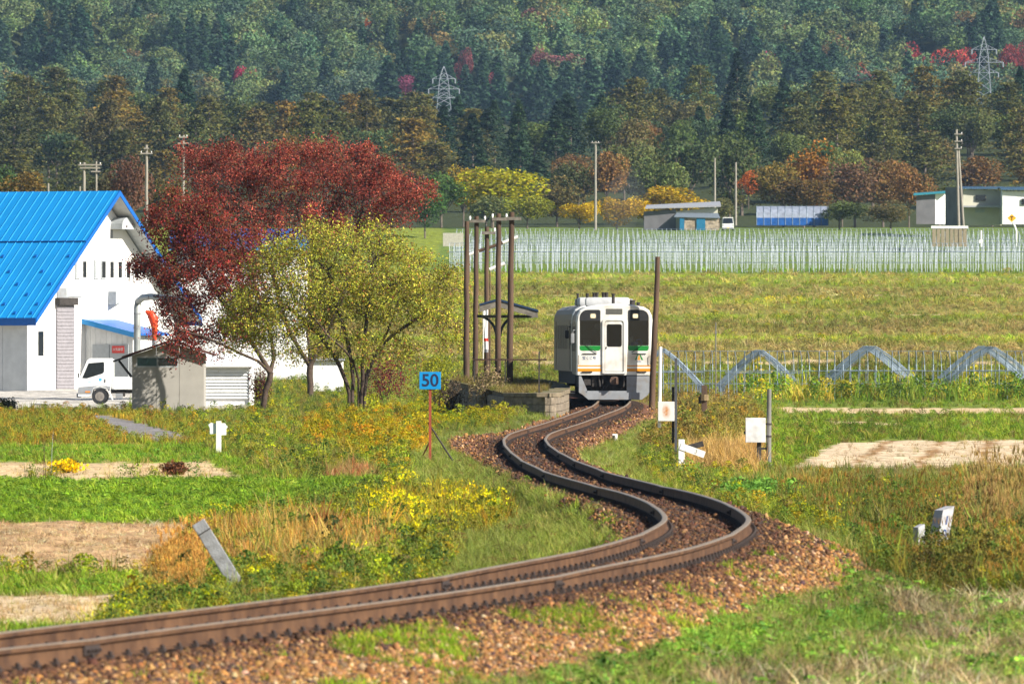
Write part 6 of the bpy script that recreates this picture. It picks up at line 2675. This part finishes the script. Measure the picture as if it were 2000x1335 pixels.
# front left: the red tree whose twigs hang over the shed
b_ = at(512, 790, 474)
b_.z = gz(b_.x, b_.y)
tr = limb(b_, [(512, 785, 0), (518, 765, 0), (526, 745, 0), (528, 728, 0)])
tr[0] = (0, 0, -.2)
l1 = limb(b_, [(515, 705, 0), (500, 680, .2), (480, 650, .4), (455, 615, .4), (425, 575, .4), (395, 530, .4), (370, 480, .4)])
l2 = limb(b_, [(535, 700, .5), (530, 660, 1.0), (515, 610, 1.2), (500, 560, 1.2), (480, 500, 1.2), (460, 440, 1.2)])
l3 = limb(b_, [(505, 705, -.6), (470, 690, -.9), (430, 670, -1.0), (390, 655, -1.0), (350, 645, -1.0)])
roots = [(tr, -1), (l1, 3), (l2, 3), (l3, 3)]
cherry("red and bronze cherry tree hanging over the grey shed", b_, roots,
       [pxl(370, 440, 90, 60, 0, 2.0, b_), pxl(330, 520, 60, 40, 0, 1.8, b_), pxl(280, 515, 40, 16, 0, .9, b_), pxl(400, 530, 80, 50, 0, 2.0, b_),
        pxl(360, 600, 70, 40, 0, 1.6, b_, .8), pxl(350, 650, 65, 28, -.6, 1.3, b_, .8), pxl(450, 640, 70, 40, 0, 1.6, b_, .7), pxl(470, 560, 70, 60, 0, 2.0, b_, .6), pxl(390, 690, 70, 14, -.8, 1.0, b_, .5), pxl(330, 400, 40, 30, 0, 1.2, b_), pxl(450, 480, 70, 50, 1.5, 1.8, b_)],
       REDB, 2400, 46000, .058, 5)
# front: the yellow-green tree on several stems
b_ = at(695, 792, 460)
b_.z = gz(b_.x, b_.y)
stems = []
roots = []
for (x0, pts) in ((682, [(676, 745, 0), (664, 715, .2), (650, 690, .3), (630, 660, .4), (600, 630, .4), (570, 605, .4)]),
                  (688, [(690, 745, 0), (686, 710, 0), (680, 670, 0), (668, 630, .1), (655, 590, .1), (645, 540, .1)]),
                  (706, [(708, 745, 0), (708, 710, -.2), (712, 670, -.3), (716, 620, -.3), (722, 570, -.3), (728, 510, -.3)]),
                  (712, [(716, 740, .1), (726, 710, .2), (740, 680, .3), (765, 655, .4), (795, 635, .5), (830, 610, .5)]),
                  (700, [(700, 740, -.3), (690, 705, -.9), (670, 680, -1.4), (640, 655, -1.8)]),
                  (704, [(712, 735, .5), (735, 690, 1.2), (760, 640, 1.7), (780, 580, 1.9)])):
    ln = limb(b_, [(x0, 790, 0), (x0, 768, 0)] + pts)
    ln[0] = (ln[0][0], ln[0][1], -.25)
    roots.append((ln, -1))
cherry("yellow-green many-stemmed cherry tree in front of the red ones", b_, roots,
       [pxl(660, 520, 120, 70, 0, 2.6, b_), pxl(600, 560, 110, 70, 0, 2.4, b_), pxl(760, 530, 110, 65, 0, 2.6, b_), pxl(830, 580, 80, 60, 0, 2.2, b_), pxl(880, 620, 50, 45, 0, 1.6, b_),
        pxl(540, 620, 100, 55, 0, 2.2, b_), pxl(500, 650, 60, 35, 0, 1.6, b_), pxl(700, 600, 150, 60, 0, 2.6, b_, .7), pxl(840, 660, 60, 35, 0, 1.6, b_, .7), pxl(620, 470, 60, 40, 0, 1.8, b_), pxl(740, 480, 60, 36, 0, 1.8, b_), pxl(640, 665, 130, 25, -.6, 1.8, b_, .5), pxl(555, 520, 80, 55, 0, 2.0, b_, 1.5), pxl(490, 600, 60, 50, 0, 1.6, b_, 1.8), pxl(570, 600, 70, 60, -.5, 1.6, b_, 1.2), pxl(620, 690, 120, 18, -.5, 1.6, b_, .7), pxl(780, 690, 80, 20, -.3, 1.6, b_, .7), pxl(690, 462, 110, 34, 0, 2.0, b_), pxl(870, 555, 55, 45, 0, 1.6, b_), pxl(905, 645, 32, 35, 0, 1.2, b_), pxl(455, 655, 35, 28, 0, 1.2, b_)],
       YEL_, 3700, 60000, .052, 9, step=.27, r_tip=.010)


# ------------------------------------------------------------------ shrubs
def shrub(label, px, py, Y, w, h, cols, n, size, seed, name="shrub", cat="shrub", stems=9, flowers=None, dense=1.0):
    rg = np.random.default_rng(seed)
    k = F / Y
    c0 = at(px, py, Y)
    c0.z = gz(c0.x, Y) - .05
    hh = (CAM_H - (py - h - HOR) * Y / F) - c0.z
    t = thing(name, label, cat, c0)
    R = w / 2 / k
    m = MB()
    for i in range(stems):
        a = rg.uniform(0, 6.28)
        e = Vector((R * .7 * math.cos(a), R * .7 * math.sin(a), hh * rg.uniform(.6, .95)))
        m.path([(0, 0, -.1), tuple(e * .4 + Vector((0, 0, hh * .1))), tuple(e)], [.02, .014, .006], n=4)
    m.build("stems", M_BARK, t)
    q = rg.normal(size=(n, 3))
    q /= np.linalg.norm(q, axis=1, keepdims=True)
    q *= rg.random((n, 1)) ** .4
    lump = 1 + .35 * np.sin(q[:, 0] * 5 + seed) * np.cos(q[:, 1] * 4 + q[:, 2] * 6)
    C = q * np.array([R, R, hh * .5]) * lump[:, None] * .92 + np.array([0, 0, hh * .52])
    c = np.array([lin(x_) for x_, w_ in cols])
    w_ = np.array([w_ for x_, w_ in cols], float)
    cc = c[rg.choice(len(c), n, p=w_ / w_.sum())] * KL * (1.9 if cat == 'flowers' else 1.25) * np.exp(.25 * rg.normal(size=(n, 1)))
    V, Q, LC = leaf_quads(C, size, rg, cc, up=.4)
    link_mesh("foliage", np_mesh("foliage", V, Q, M_LEAF, {"lc": LC}), t)
    return t


shrub("bright yellow-green bush right of the cherry trunks", 852, 745, 470, 95, 62, [('#c2c024', 4), ('#a8ac24', 3), ('#8a9428', 2)], 2600, .05, 31)
shrub("low crimson bush behind the cherry trunks", 752, 752, 500, 130, 75, [('#8a2838', 4), ('#a83040', 2), ('#5e2430', 2), ('#6a4a38', 1.5)], 2300, .05, 32)
shrub("dark red shrub between garage and leaning trunk", 508, 782, 492, 50, 70, [('#5a2c2c', 3), ('#7a3430', 2), ('#50402c', 2)], 1200, .05, 33)
shrub("small brown rounded bush in the pale strip field", 340, 935, 236, 56, 34, [('#8a5a3c', 4), ('#74503a', 3), ('#a06a40', 1)], 2200, .03, 34, stems=20)
shrub("clump of yellow flowers in the pale strip field", 128, 938, 238, 80, 42, [('#ffdc00', 6), ('#f4cc10', 3), ('#8a9a30', 1)], 1300, .036, 35, name="flower_clump", cat="flowers", stems=24)
shrub("brown reedy bush beside the platform's overgrown end", 955, 760, 402, 90, 50, [('#a89070', 4), ('#b8a070', 3), ('#8a8450', 2)], 2200, .045, 36)
shrub("dark leafy bush at the yard's edge by the picture's border", 8, 818, 480, 60, 42, [('#4a5430', 3), ('#5c6038', 2), ('#3c4028', 2)], 1500, .05, 37)
shrub("dark heap of cut brush by the blue sign", 880, 762, 420, 70, 30, [('#5c4c3c', 3), ('#75644c', 2), ('#8a7a58', 1)], 900, .05, 38, stems=20)
# a few bare sticks in the strip field
for i, (x, y0, y1, ln) in enumerate(((100, 930, 842, 3), (90, 940, 870, -4), (85, 935, 860, 2))):
    B = onpx(x, y0)
    m = MB()
    m.path([(0, 0, -.1), (ln * .005, 0, (y0 - y1) * .55 * B.y / F), (ln * .014, 0, (y0 - y1) * B.y / F)], [.008, .006, .003], n=5)
    o = m.build("garden_stick", M_GREY if i == 0 else M_OLDWOOD, loc=B)
    tag(o, ["tall grey garden stick beside the yellow flowers", "short brown garden stick left of the yellow flowers", "leaning brown stick at the flower clump's far left"][i], "stick", "garden sticks")


# ------------------------------------------------------------------ trees of the background
def far_crown(kind, seed, n, size):
    """crown of unit height: centres and colour factors of leaf clumps"""
    rg = np.random.default_rng(seed)
    if kind == 'broad':
        k = rg.integers(9, 14)
        ctr = rg.normal(size=(k, 3))
        ctr /= np.linalg.norm(ctr, axis=1, keepdims=True)
        ctr *= rg.uniform(.35, .95, (k, 1))
        ctr = ctr * np.array([.27, .27, .27]) + np.array([0, 0, .60])
        rad = rg.uniform(.11, .19, k)
        i = rg.choice(k, n, p=rad ** 2 / (rad ** 2).sum())
        q = rg.normal(size=(n, 3))
        q /= np.linalg.norm(q, axis=1, keepdims=True)
        C = ctr[i] + q * (rad[i] * rg.uniform(.78, 1.12, n))[:, None]
        tone = np.exp(.16 * rg.normal(size=k))[i]
    elif kind == 'larch':
        w = rg.integers(13, 17)
        C, tone = np.zeros((0, 3)), np.zeros(0)
        per = n // (w * 7)
        for j in range(w):
            z = .16 + .80 * j / w
            R = .21 * (1 - (max(z - .3, 0) / .70) ** 1.7) * min(1, .55 + z) + .035
            for b in range(7):
                a = rg.uniform(0, 6.28)
                t = rg.random(per) ** .7
                rr = R * rg.uniform(.7, 1.2)
                p = np.stack([np.cos(a) * rr * t, np.sin(a) * rr * t, z + .02 * t - .07 * t * t * rg.uniform(.2, 1.2)], 1)
                p += rg.normal(size=p.shape) * np.array([.022, .022, .012])
                C = np.concatenate([C, p])
                tone = np.concatenate([tone, np.full(per, math.exp(.2 * rg.normal()))])
    else:
        z = rg.random(n) ** .75
        R = .15 * (1 - z) ** .8 + .008
        a = rg.uniform(0, 6.28, n)
        rr = R * (.75 + .4 * rg.random(n)) * (1 + .25 * np.sin(a * 3 + z * 40))
        C = np.stack([rr * np.cos(a), rr * np.sin(a), .06 + .94 * z], 1)
        tone = np.exp(.12 * rg.normal(size=n)) * (1 + .18 * np.sin(z * 70))
    c = np.clip(tone * np.exp(.2 * rg.normal(size=len(C))), .3, 2.2)[:, None] * (1 + .07 * rg.normal(size=(len(C), 3)))
    return leaf_quads(C, size, rg, c, up=.35, asp=.7)


def far_mesh(kind, seed, n, size, mat):
    V, Q, C = far_crown(kind, seed, n, size)
    return np_mesh("crown", V, Q, mat, {"lc": C})


def trunk_mesh(kind):
    m = MB()
    h = .95 if kind != 'broad' else .62
    m.path([(0, 0, -.03), (.004, 0, .25), (-.003, .002, h * .7), (0, 0, h)], [.014, .011, .008, .003], n=6)
    if kind == 'broad':
        for a in (.3, 1.7, 3.1, 4.6, 5.5):
            m.path([(0, 0, .28), (.10 * math.cos(a), .10 * math.sin(a), .45), (.19 * math.cos(a), .19 * math.sin(a), .64)], [.008, .006, .003], n=5)
    o = m.build("trunk", M_BARK_PALE)
    me = o.data
    bpy.data.objects.remove(o)
    return me


FAR = {'broad': [far_mesh('broad', 300 + i, 3200, .017, M_LEAF) for i in range(7)], 'larch': [far_mesh('larch', 400 + i, 3000, .015, M_LEAF) for i in range(6)],
       'cedar': [far_mesh('cedar', 500 + i, 2200, .017, M_LEAF) for i in range(4)]}
TRUNK = {q: trunk_mesh(q) for q in FAR}
CNT = {}


def far_tree(kind, X, Y, height, width, col, label, group, name=None, z=None):
    i = CNT[kind] = CNT.get(kind, 0) + 1
    nm = name or {'broad': "broadleaf_tree", 'larch': "larch_tree", 'cedar': "cedar_tree"}[kind]
    t = thing(nm, label, "tree", (X, Y, gz(X, Y) if z is None else z), random.uniform(0, 6.28), group)
    basew = {'broad': .76, 'larch': .44, 'cedar': .32}[kind]
    s = width / basew
    t.scale = (s, s, height)
    link_mesh("trunk", TRUNK[kind], t)
    c = link_mesh("crown", FAR[kind][i % len(FAR[kind])], t)
    c.color = (*col, 1)
    return t


def jit(h, a=.16, k=1.25):
    v = sat(np.array(lin(h)) * KL * k, 1.05)
    return tuple(np.clip(v * math.exp(a * random.gauss(0, 1)) * (1 + .05 * np.random.default_rng(random.randrange(1 << 30)).normal(size=3)), .003, .9))


# trees round the farm, each placed by itself: px, base row, top row, width px, depth, kind, colour, label
for (px, pb, pt, w, Y, kind, col, lab) in (
        (962, 446, 303, 190, 1545, 'broad', '#b2aa2a', "big yellow-green tree above the far hoop frames"),
        (905, 450, 312, 90, 1575, 'broad', '#b89a30', "golden-topped tree close left of the big yellow-green one"),
        (862, 455, 328, 130, 1560, 'broad', '#5e7a3a', "mid-green tree beside the red tree's outer edge"),
        (950, 450, 375, 110, 1525, 'broad', '#7a8250', "grey-green small tree below the big yellow-green one"),
        (1030, 450, 372, 100, 1520, 'broad', '#9a9a34', "olive low tree right of the big yellow-green one"),
        (1088, 452, 342, 130, 1580, 'broad', '#7d7440', "brown-olive round tree left of the tall pale pole"),
        (1132, 452, 384, 86, 1500, 'broad', '#d2b41e', "bright yellow bush left of the tall pale pole's foot"),
        (1205, 452, 372, 105, 1510, 'broad', '#c8a226', "golden yellow bush right of the tall pale pole"),
        (1262, 450, 378, 100, 1560, 'broad', '#cdae22', "yellow bush just behind the grey farm shed's left end"),
        (1325, 446, 356, 150, 1560, 'broad', '#c8a820', "broad yellow tree behind the farm shed roof"),
        (1185, 420, 284, 100, 1640, 'broad', '#a07442', "rust-orange tree behind the tall pale pole"),
        (1130, 430, 300, 110, 1650, 'broad', '#5a6238', "dull green tree left of the rust-orange one"),
        (1260, 430, 268, 120, 1650, 'broad', '#6c7440', "sage green tree above the golden yellow bush"),
        (1345, 430, 246, 140, 1640, 'broad', '#566a3c', "dense green tree above the broad yellow one"),
        (1425, 430, 225, 130, 1660, 'broad', '#5e6c3a', "tall green tree above the small white van"),
        (1290, 430, 300, 110, 1600, 'broad', '#788248', "pale green tree between the sage and yellow ones"),
        (1462, 400, 326, 52, 1590, 'broad', '#cc7a34', "small vivid orange tree left of the russet grove"),
        (1405, 450, 380, 80, 1540, 'broad', '#7a7848', "dull olive bush by the paired pale poles"),
        (1530, 446, 296, 130, 1560, 'broad', '#8c7038', "russet tree at the grove's left, behind the blue tunnel"),
        (1590, 446, 270, 150, 1575, 'broad', '#b07a2e', "amber-topped tree in the middle of the russet grove"),
        (1570, 446, 330, 140, 1540, 'broad', '#70582e', "dark brown low tree right behind the blue tunnel"),
        (1645, 440, 262, 80, 1565, 'broad', '#7f8a48', "green round crown standing out of the russet grove"),
        (1670, 446, 300, 130, 1555, 'broad', '#806044', "purple-brown tree right of the green round crown"),
        (1725, 446, 300, 130, 1570, 'broad', '#9a7440', "orange-brown tree towards the grove's right end"),
        (1775, 446, 308, 100, 1550, 'broad', '#94703e', "last russet tree of the grove before the teal shed"),
        (1640, 446, 385, 110, 1500, 'broad', '#66743c', "green undergrowth bush in front of the russet grove"),
        (1740, 446, 390, 110, 1495, 'broad', '#7c7446', "olive undergrowth bush left of the teal shed"),
        (1835, 440, 350, 110, 1600, 'broad', '#6a6c34', "olive tree behind the teal shed roof"),
        (1938, 440, 345, 120, 1600, 'broad', '#5f6634', "dark olive tree behind the cream farm building"),
        (258, 470, 290, 100, 1050, 'broad', '#745840', "brown tree between the barn ridge and the red crown"),
        (205, 470, 325, 90, 1100, 'broad', '#5c5a38', "dim olive tree showing just over the barn's ridge end"),
        (45, 470, 322, 130, 1100, 'broad', '#847236', "tawny low tree over the barn roof at the picture's edge"),
        (5, 470, 300, 70, 1150, 'broad', '#4e6a3a', "green tree at the picture's edge above the barn roof"),
        (120, 470, 345, 100, 1120, 'broad', '#5a6236', "drab green tree behind the linked pole pair"),
        (330, 480, 330, 90, 1150, 'broad', '#6a6034', "olive brown tree behind the red crown's left edge"),
        (830, 460, 350, 90, 1450, 'broad', '#4f6a36', "green tree behind the red crown's right tip"),
):
    k = F / Y
    X = (px - 1000) / k
    zb = zpx(Y, pb) - .4
    far_tree(kind, X, Y, (zpx(Y, pt) - zb) * 1.04, w / k * 1.12, jit(col, .04), lab, None, z=zb)

# the belt of trees at the hill's foot
R_ = random.Random(5)
for row, Y0 in enumerate((1760, 1815, 1870, 1930, 1990, 2050)):
    k = F / Y0
    X = -112.0
    while X < 112:
        X += R_.uniform(6.0, 9.5)
        Y = Y0 + R_.uniform(-22, 22)
        px = 1000 + X * F / Y
        u = R_.random()
        if px < 860:
            kind = 'larch' if u < .66 else ('cedar' if u < .74 else 'broad')
            side = "behind the barn and red tree"
        elif px < 1180:
            kind = 'cedar' if u < .60 else ('larch' if u < .75 else 'broad')
            side = "above the yellow-green trees"
        elif px < 1480:
            kind = 'broad' if u < .55 else ('larch' if u < .85 else 'cedar')
            side = "above the farm shed"
        else:
            kind = 'larch' if u < .72 else ('cedar' if u < .78 else 'broad')
            side = "above the russet grove and farmhouse"
        zone = ["over the barn roof's far left", "over the barn ridge", "over the red crown's left edge", "over the red crown's middle", "over the red crown's right edge", "over the big yellow-green tree", "left of the tall pale pole's top",
                "over the golden bushes", "over the farm shed", "over the paired pale poles", "over the russet grove's left", "over the russet grove's right", "over the teal shed", "over the cream farmhouse"][min(13, max(0, int(px / 143)))]
        side = ("at the belt's foot " if row < 2 else "in mid-belt " if row < 4 else "on the belt's skyline ") + zone
        if kind == 'larch':
            h, w = R_.uniform(11.5, 15.5), R_.uniform(7.5, 10.5)
            col = R_.choice(['#7c7234', '#8a7434', '#74703a', '#6a6a34', '#957a38', '#666a38', '#6a6a34', '#74703a', '#6a6a34', '#666a38', '#74703a', '#666a38'])
            lab = {'#7c7234': 'golden-olive', '#8a7434': 'golden', '#74703a': 'olive', '#6a6a34': 'green-olive', '#957a38': 'amber', '#666a38': 'dull green'}[col] + " larch " + side
        elif kind == 'cedar':
            h, w = R_.uniform(11, 15.5), R_.uniform(4.8, 6.8)
            col = R_.choice(['#3c563c', '#354e38', '#425c3a'])
            lab = "dark pointed conifer " + side
        else:
            h, w = R_.uniform(9, 13), R_.uniform(8, 11.5)
            col = R_.choice(['#566a3c', '#62703c', '#4c6240', '#747040', '#866a3c', '#6f7a40'])
            lab = ('brownish' if col in ('#747040', '#866a3c') else 'green') + " rounded tree " + side
        if 900 < px < 1180:
            h *= .80
        if row == 0 and kind != 'broad':
            h *= .85
        far_tree(kind, X, Y, h, w, jit(col, .12, 1.22), lab, lab)

# the wooded hillside: one mass
PH = [bpy.data.objects.new("hill_tree", far_mesh('broad', 600 + i, 1100, .026, M_PLANT)) for i in range(5)]
PC_ = [bpy.data.objects.new("hill_tree", far_mesh('cedar', 700 + i, 620, .030, M_PLANT)) for i in range(3)]


def hillside():
    gx_, gy_ = np.meshgrid(np.arange(-215, 215, 7.6), np.arange(3035, 3345, 8.4))
    X = (gx_ + rng.uniform(-3, 3, gx_.shape)).ravel()
    Y = (gy_ + rng.uniform(-3, 3, gx_.shape)).ravel()
    Z = terrain(X, Y)
    px, py = 1000 + X * F / Y, HOR + (CAM_H - Z) * F / Y
    py = py - 45
    ced = np.zeros(len(X), bool)
    for cx_, cy_, ax, ay in ((60, 105, 150, 45), (400, 125, 80, 40), (900, 190, 170, 55), (1390, 140, 100, 60), (1200, 200, 110, 40), (1580, 150, 70, 45), (1930, 100, 45, 35), (790, 90, 60, 30)):
        ced |= ((px - cx_) / ax) ** 2 + ((py - cy_) / ay) ** 2 < (.75 + .5 * fbm(X / 14, Y / 20, 81))
    ced |= rng.random(len(X)) < .04
    n = len(X)
    base = pal([('#627850', 4), ('#6c7e4c', 4), ('#587050', 3.4), ('#76804a', 2.2), ('#807a48', 1.3), ('#506a50', 3), ('#8a7448', .2), ('#8a5a4c', .1)], n, KL * 1.5, .18)
    dr = (.8 + .4 * fbm(X / 26, Y / 40, 85))[:, None]
    base = base * dr
    cc = pal([('#3e5c42', 3), ('#38543c', 3), ('#466444', 2)], n, KL * 1.2, .10)
    tint = np.where(ced[:, None], cc, base)
    h = np.where(ced, rng.uniform(12, 18, n), rng.uniform(10, 16, n))
    w = np.where(ced, rng.uniform(1.2, 1.6, n), rng.uniform(1.0, 1.35, n))
    S = np.stack([h * w, h * w, h], 1)
    rot = np.stack([np.zeros(n), np.zeros(n), rng.uniform(0, 6.28, n)], 1)
    P = np.stack([X, Y, Z - .5], 1)
    for nm, k, pr, lb in (("hillside_forest", ~ced, PH, "mixed green broadleaf forest covering the hazy hillside"), ("cedar_plantation", ced, PC_, "dark green cedar stands planted across the hillside")):
        o = gn_scatter(nm, P[k], rot[k], S[k], rng.integers(0, len(pr), k.sum()), tint[k], pr, lb, "forest")
        print(nm, k.sum())


hillside()
# single maples that stand out on the hill
for (px, py, w, h, col, lab) in (
        (1508, 120, 70, 62, '#86304e', "large round purple-red maple high on the hill among cedars"),
        (1775, 112, 62, 62, '#9c3c3a', "crimson maple on the hill left of the right pylon"),
        (1820, 148, 70, 40, '#8e2f46', "wide low crimson maple below the crimson one on the hill"),
        (1872, 96, 80, 44, '#9a4038', "rust-red maple crown beside the right pylon's top"),
        (1985, 95, 60, 48, '#8c3c34', "red maple at the picture's edge past the right pylon"),
        (1676, 135, 34, 40, '#b0552c', "small orange maple on the hill between purple and crimson ones"),
        (1635, 150, 90, 36, '#84364a', "wine-red maple partly behind cedar tips on the hill"),
        (477, 135, 46, 32, '#a8304a', "bright pink-red maple above the red cherry on the hill"),
        (488, 152, 34, 28, '#a89a34', "yellow tree just below the bright pink-red maple"),
        (715, 45, 22, 36, '#b8622c', "narrow orange tree near the top of the hill"),
        (1085, 110, 90, 44, '#7a4a4e', "dull mauve-red tree on the hill above centre"),
        (1135, 122, 36, 24, '#a03848', "small red tree right of the mauve one on the hill"),
        (905, 105, 40, 36, '#7c4a4c', "mauve tree on the hill above the left pylon"),
        (800, 155, 70, 30, '#84405a', "purple low tree left of the left pylon"),
        (968, 138, 26, 24, '#90404a', "small red tree right of the left pylon"),
        (1060, 305 - 200, 40, 40, '#80504e', "faint rosy tree beside the mauve one on the hill"),
        (415, 75, 34, 34, '#8e7a3c', "ochre tree on the hill over the red cherry's left"),
        (318, 48, 26, 24, '#7c3a44', "small maroon tree high on the hill's left part"),
):
    Y = np.linspace(3040, 3335, 1500)
    Xr = (px - 1000) * Y / F
    zr_ = zpx(Y, py + h * .3)
    tz = terrain(Xr, Y) + 4
    j = int(np.argmax(tz >= zr_))
    if tz[j] < zr_[j]:
        j = len(Y) - 1
    y = Y[j] - 30
    k = F / y
    zc = zpx(y, py + h * .5)
    gzv = gz((px - 1000) / k, y)
    zb = min(gzv, zc)
    top = zpx(y, py - h * .5)
    far_tree('broad', (px - 1000) / k, y, max(top - zb, 7) * 1.05, w / k * 1.25, jit(col, .03, 1.7), lab, None, name="maple_tree", z=zb)


# ------------------------------------------------------------------ pylons
M_PYLON = pbr("galvanised lattice", lin('#c0ccd8', .45), .5, metal=.1, var=.05)


def pylon(label, px, top, base, Y, arms):
    k = F / Y
    c = at(px, base, Y)
    t = thing("pylon", label, "pylon", c)
    H_ = (base - top) / k
    m = MB()
    r = .07
    lv = 9
    hw = lambda f: (1.55 * (1 - f) + .55 * f) if f < .8 else (.71 * (1 - (f - .8) / .2) + .05)
    cor = [(-1, -1), (1, -1), (1, 1), (-1, 1)]
    for i in range(lv):
        f0, f1 = i / lv, (i + 1) / lv
        for j in range(4):
            a, b = cor[j], cor[(j + 1) % 4]
            p0 = (a[0] * hw(f0), a[1] * hw(f0), H_ * f0)
            p1 = (a[0] * hw(f1), a[1] * hw(f1), H_ * f1)
            q0 = (b[0] * hw(f0), b[1] * hw(f0), H_ * f0)
            q1 = (b[0] * hw(f1), b[1] * hw(f1), H_ * f1)
            m.tube(p0, p1, r, n=4)
            m.tube(p0, q1, r * .6, n=4)
            m.tube(q0, p1, r * .6, n=4)
    m.build("lattice_tower", M_PYLON, t)
    for (py, w) in arms:
        z = (base - py) / k
        for sx in (-1, 1):
            a = MB()
            e = sx * w / 2 / k
            a.tube((0, -.5, z), (e, 0, z), r * .9, n=4)
            a.tube((0, .5, z), (e, 0, z), r * .9, n=4)
            a.tube((0, 0, z + 1.1), (e, 0, z), r * .8, n=4)
            for s in (.35, .65):
                a.tube((e * s, -.4 * (1 - s), z), (e * s, 0, z + 1.1 * (1 - s)), r * .5, n=4)
            ar = a.build("crossarm", M_PYLON, t)
            a = MB()
            a.tube((e, 0, z), (e, 0, z - .9), .12, n=6)
            a.build("insulator", M_PYLON, ar)
    return t


pylon("steel lattice pylon rising from the trees above the red cherry", 867, 130, 240, 2120, [(154, 44), (174, 60), (191, 44)])
pylon("taller steel lattice pylon among crimson maples on the hill", 1922, 72, 230, 2125, [(97, 48), (122, 74), (142, 56)])

# ------------------------------------------------------------------ the air
m, t, out = nt("valley haze")
pv = t.nodes.new("ShaderNodeVolumePrincipled")
pv.inputs["Color"].default_value = (.42, .66, 1.0, 1)
pv.inputs["Density"].default_value = 2.8e-5
t.links.new(pv.outputs[0], out.inputs["Volume"])
hz = MB()
hz.box(-520, 520, -60, 5400, -14, 330)
o = hz.build("haze", m)
tag(o, "thin blue autumn haze hanging over the valley", "haze", kind="stuff")
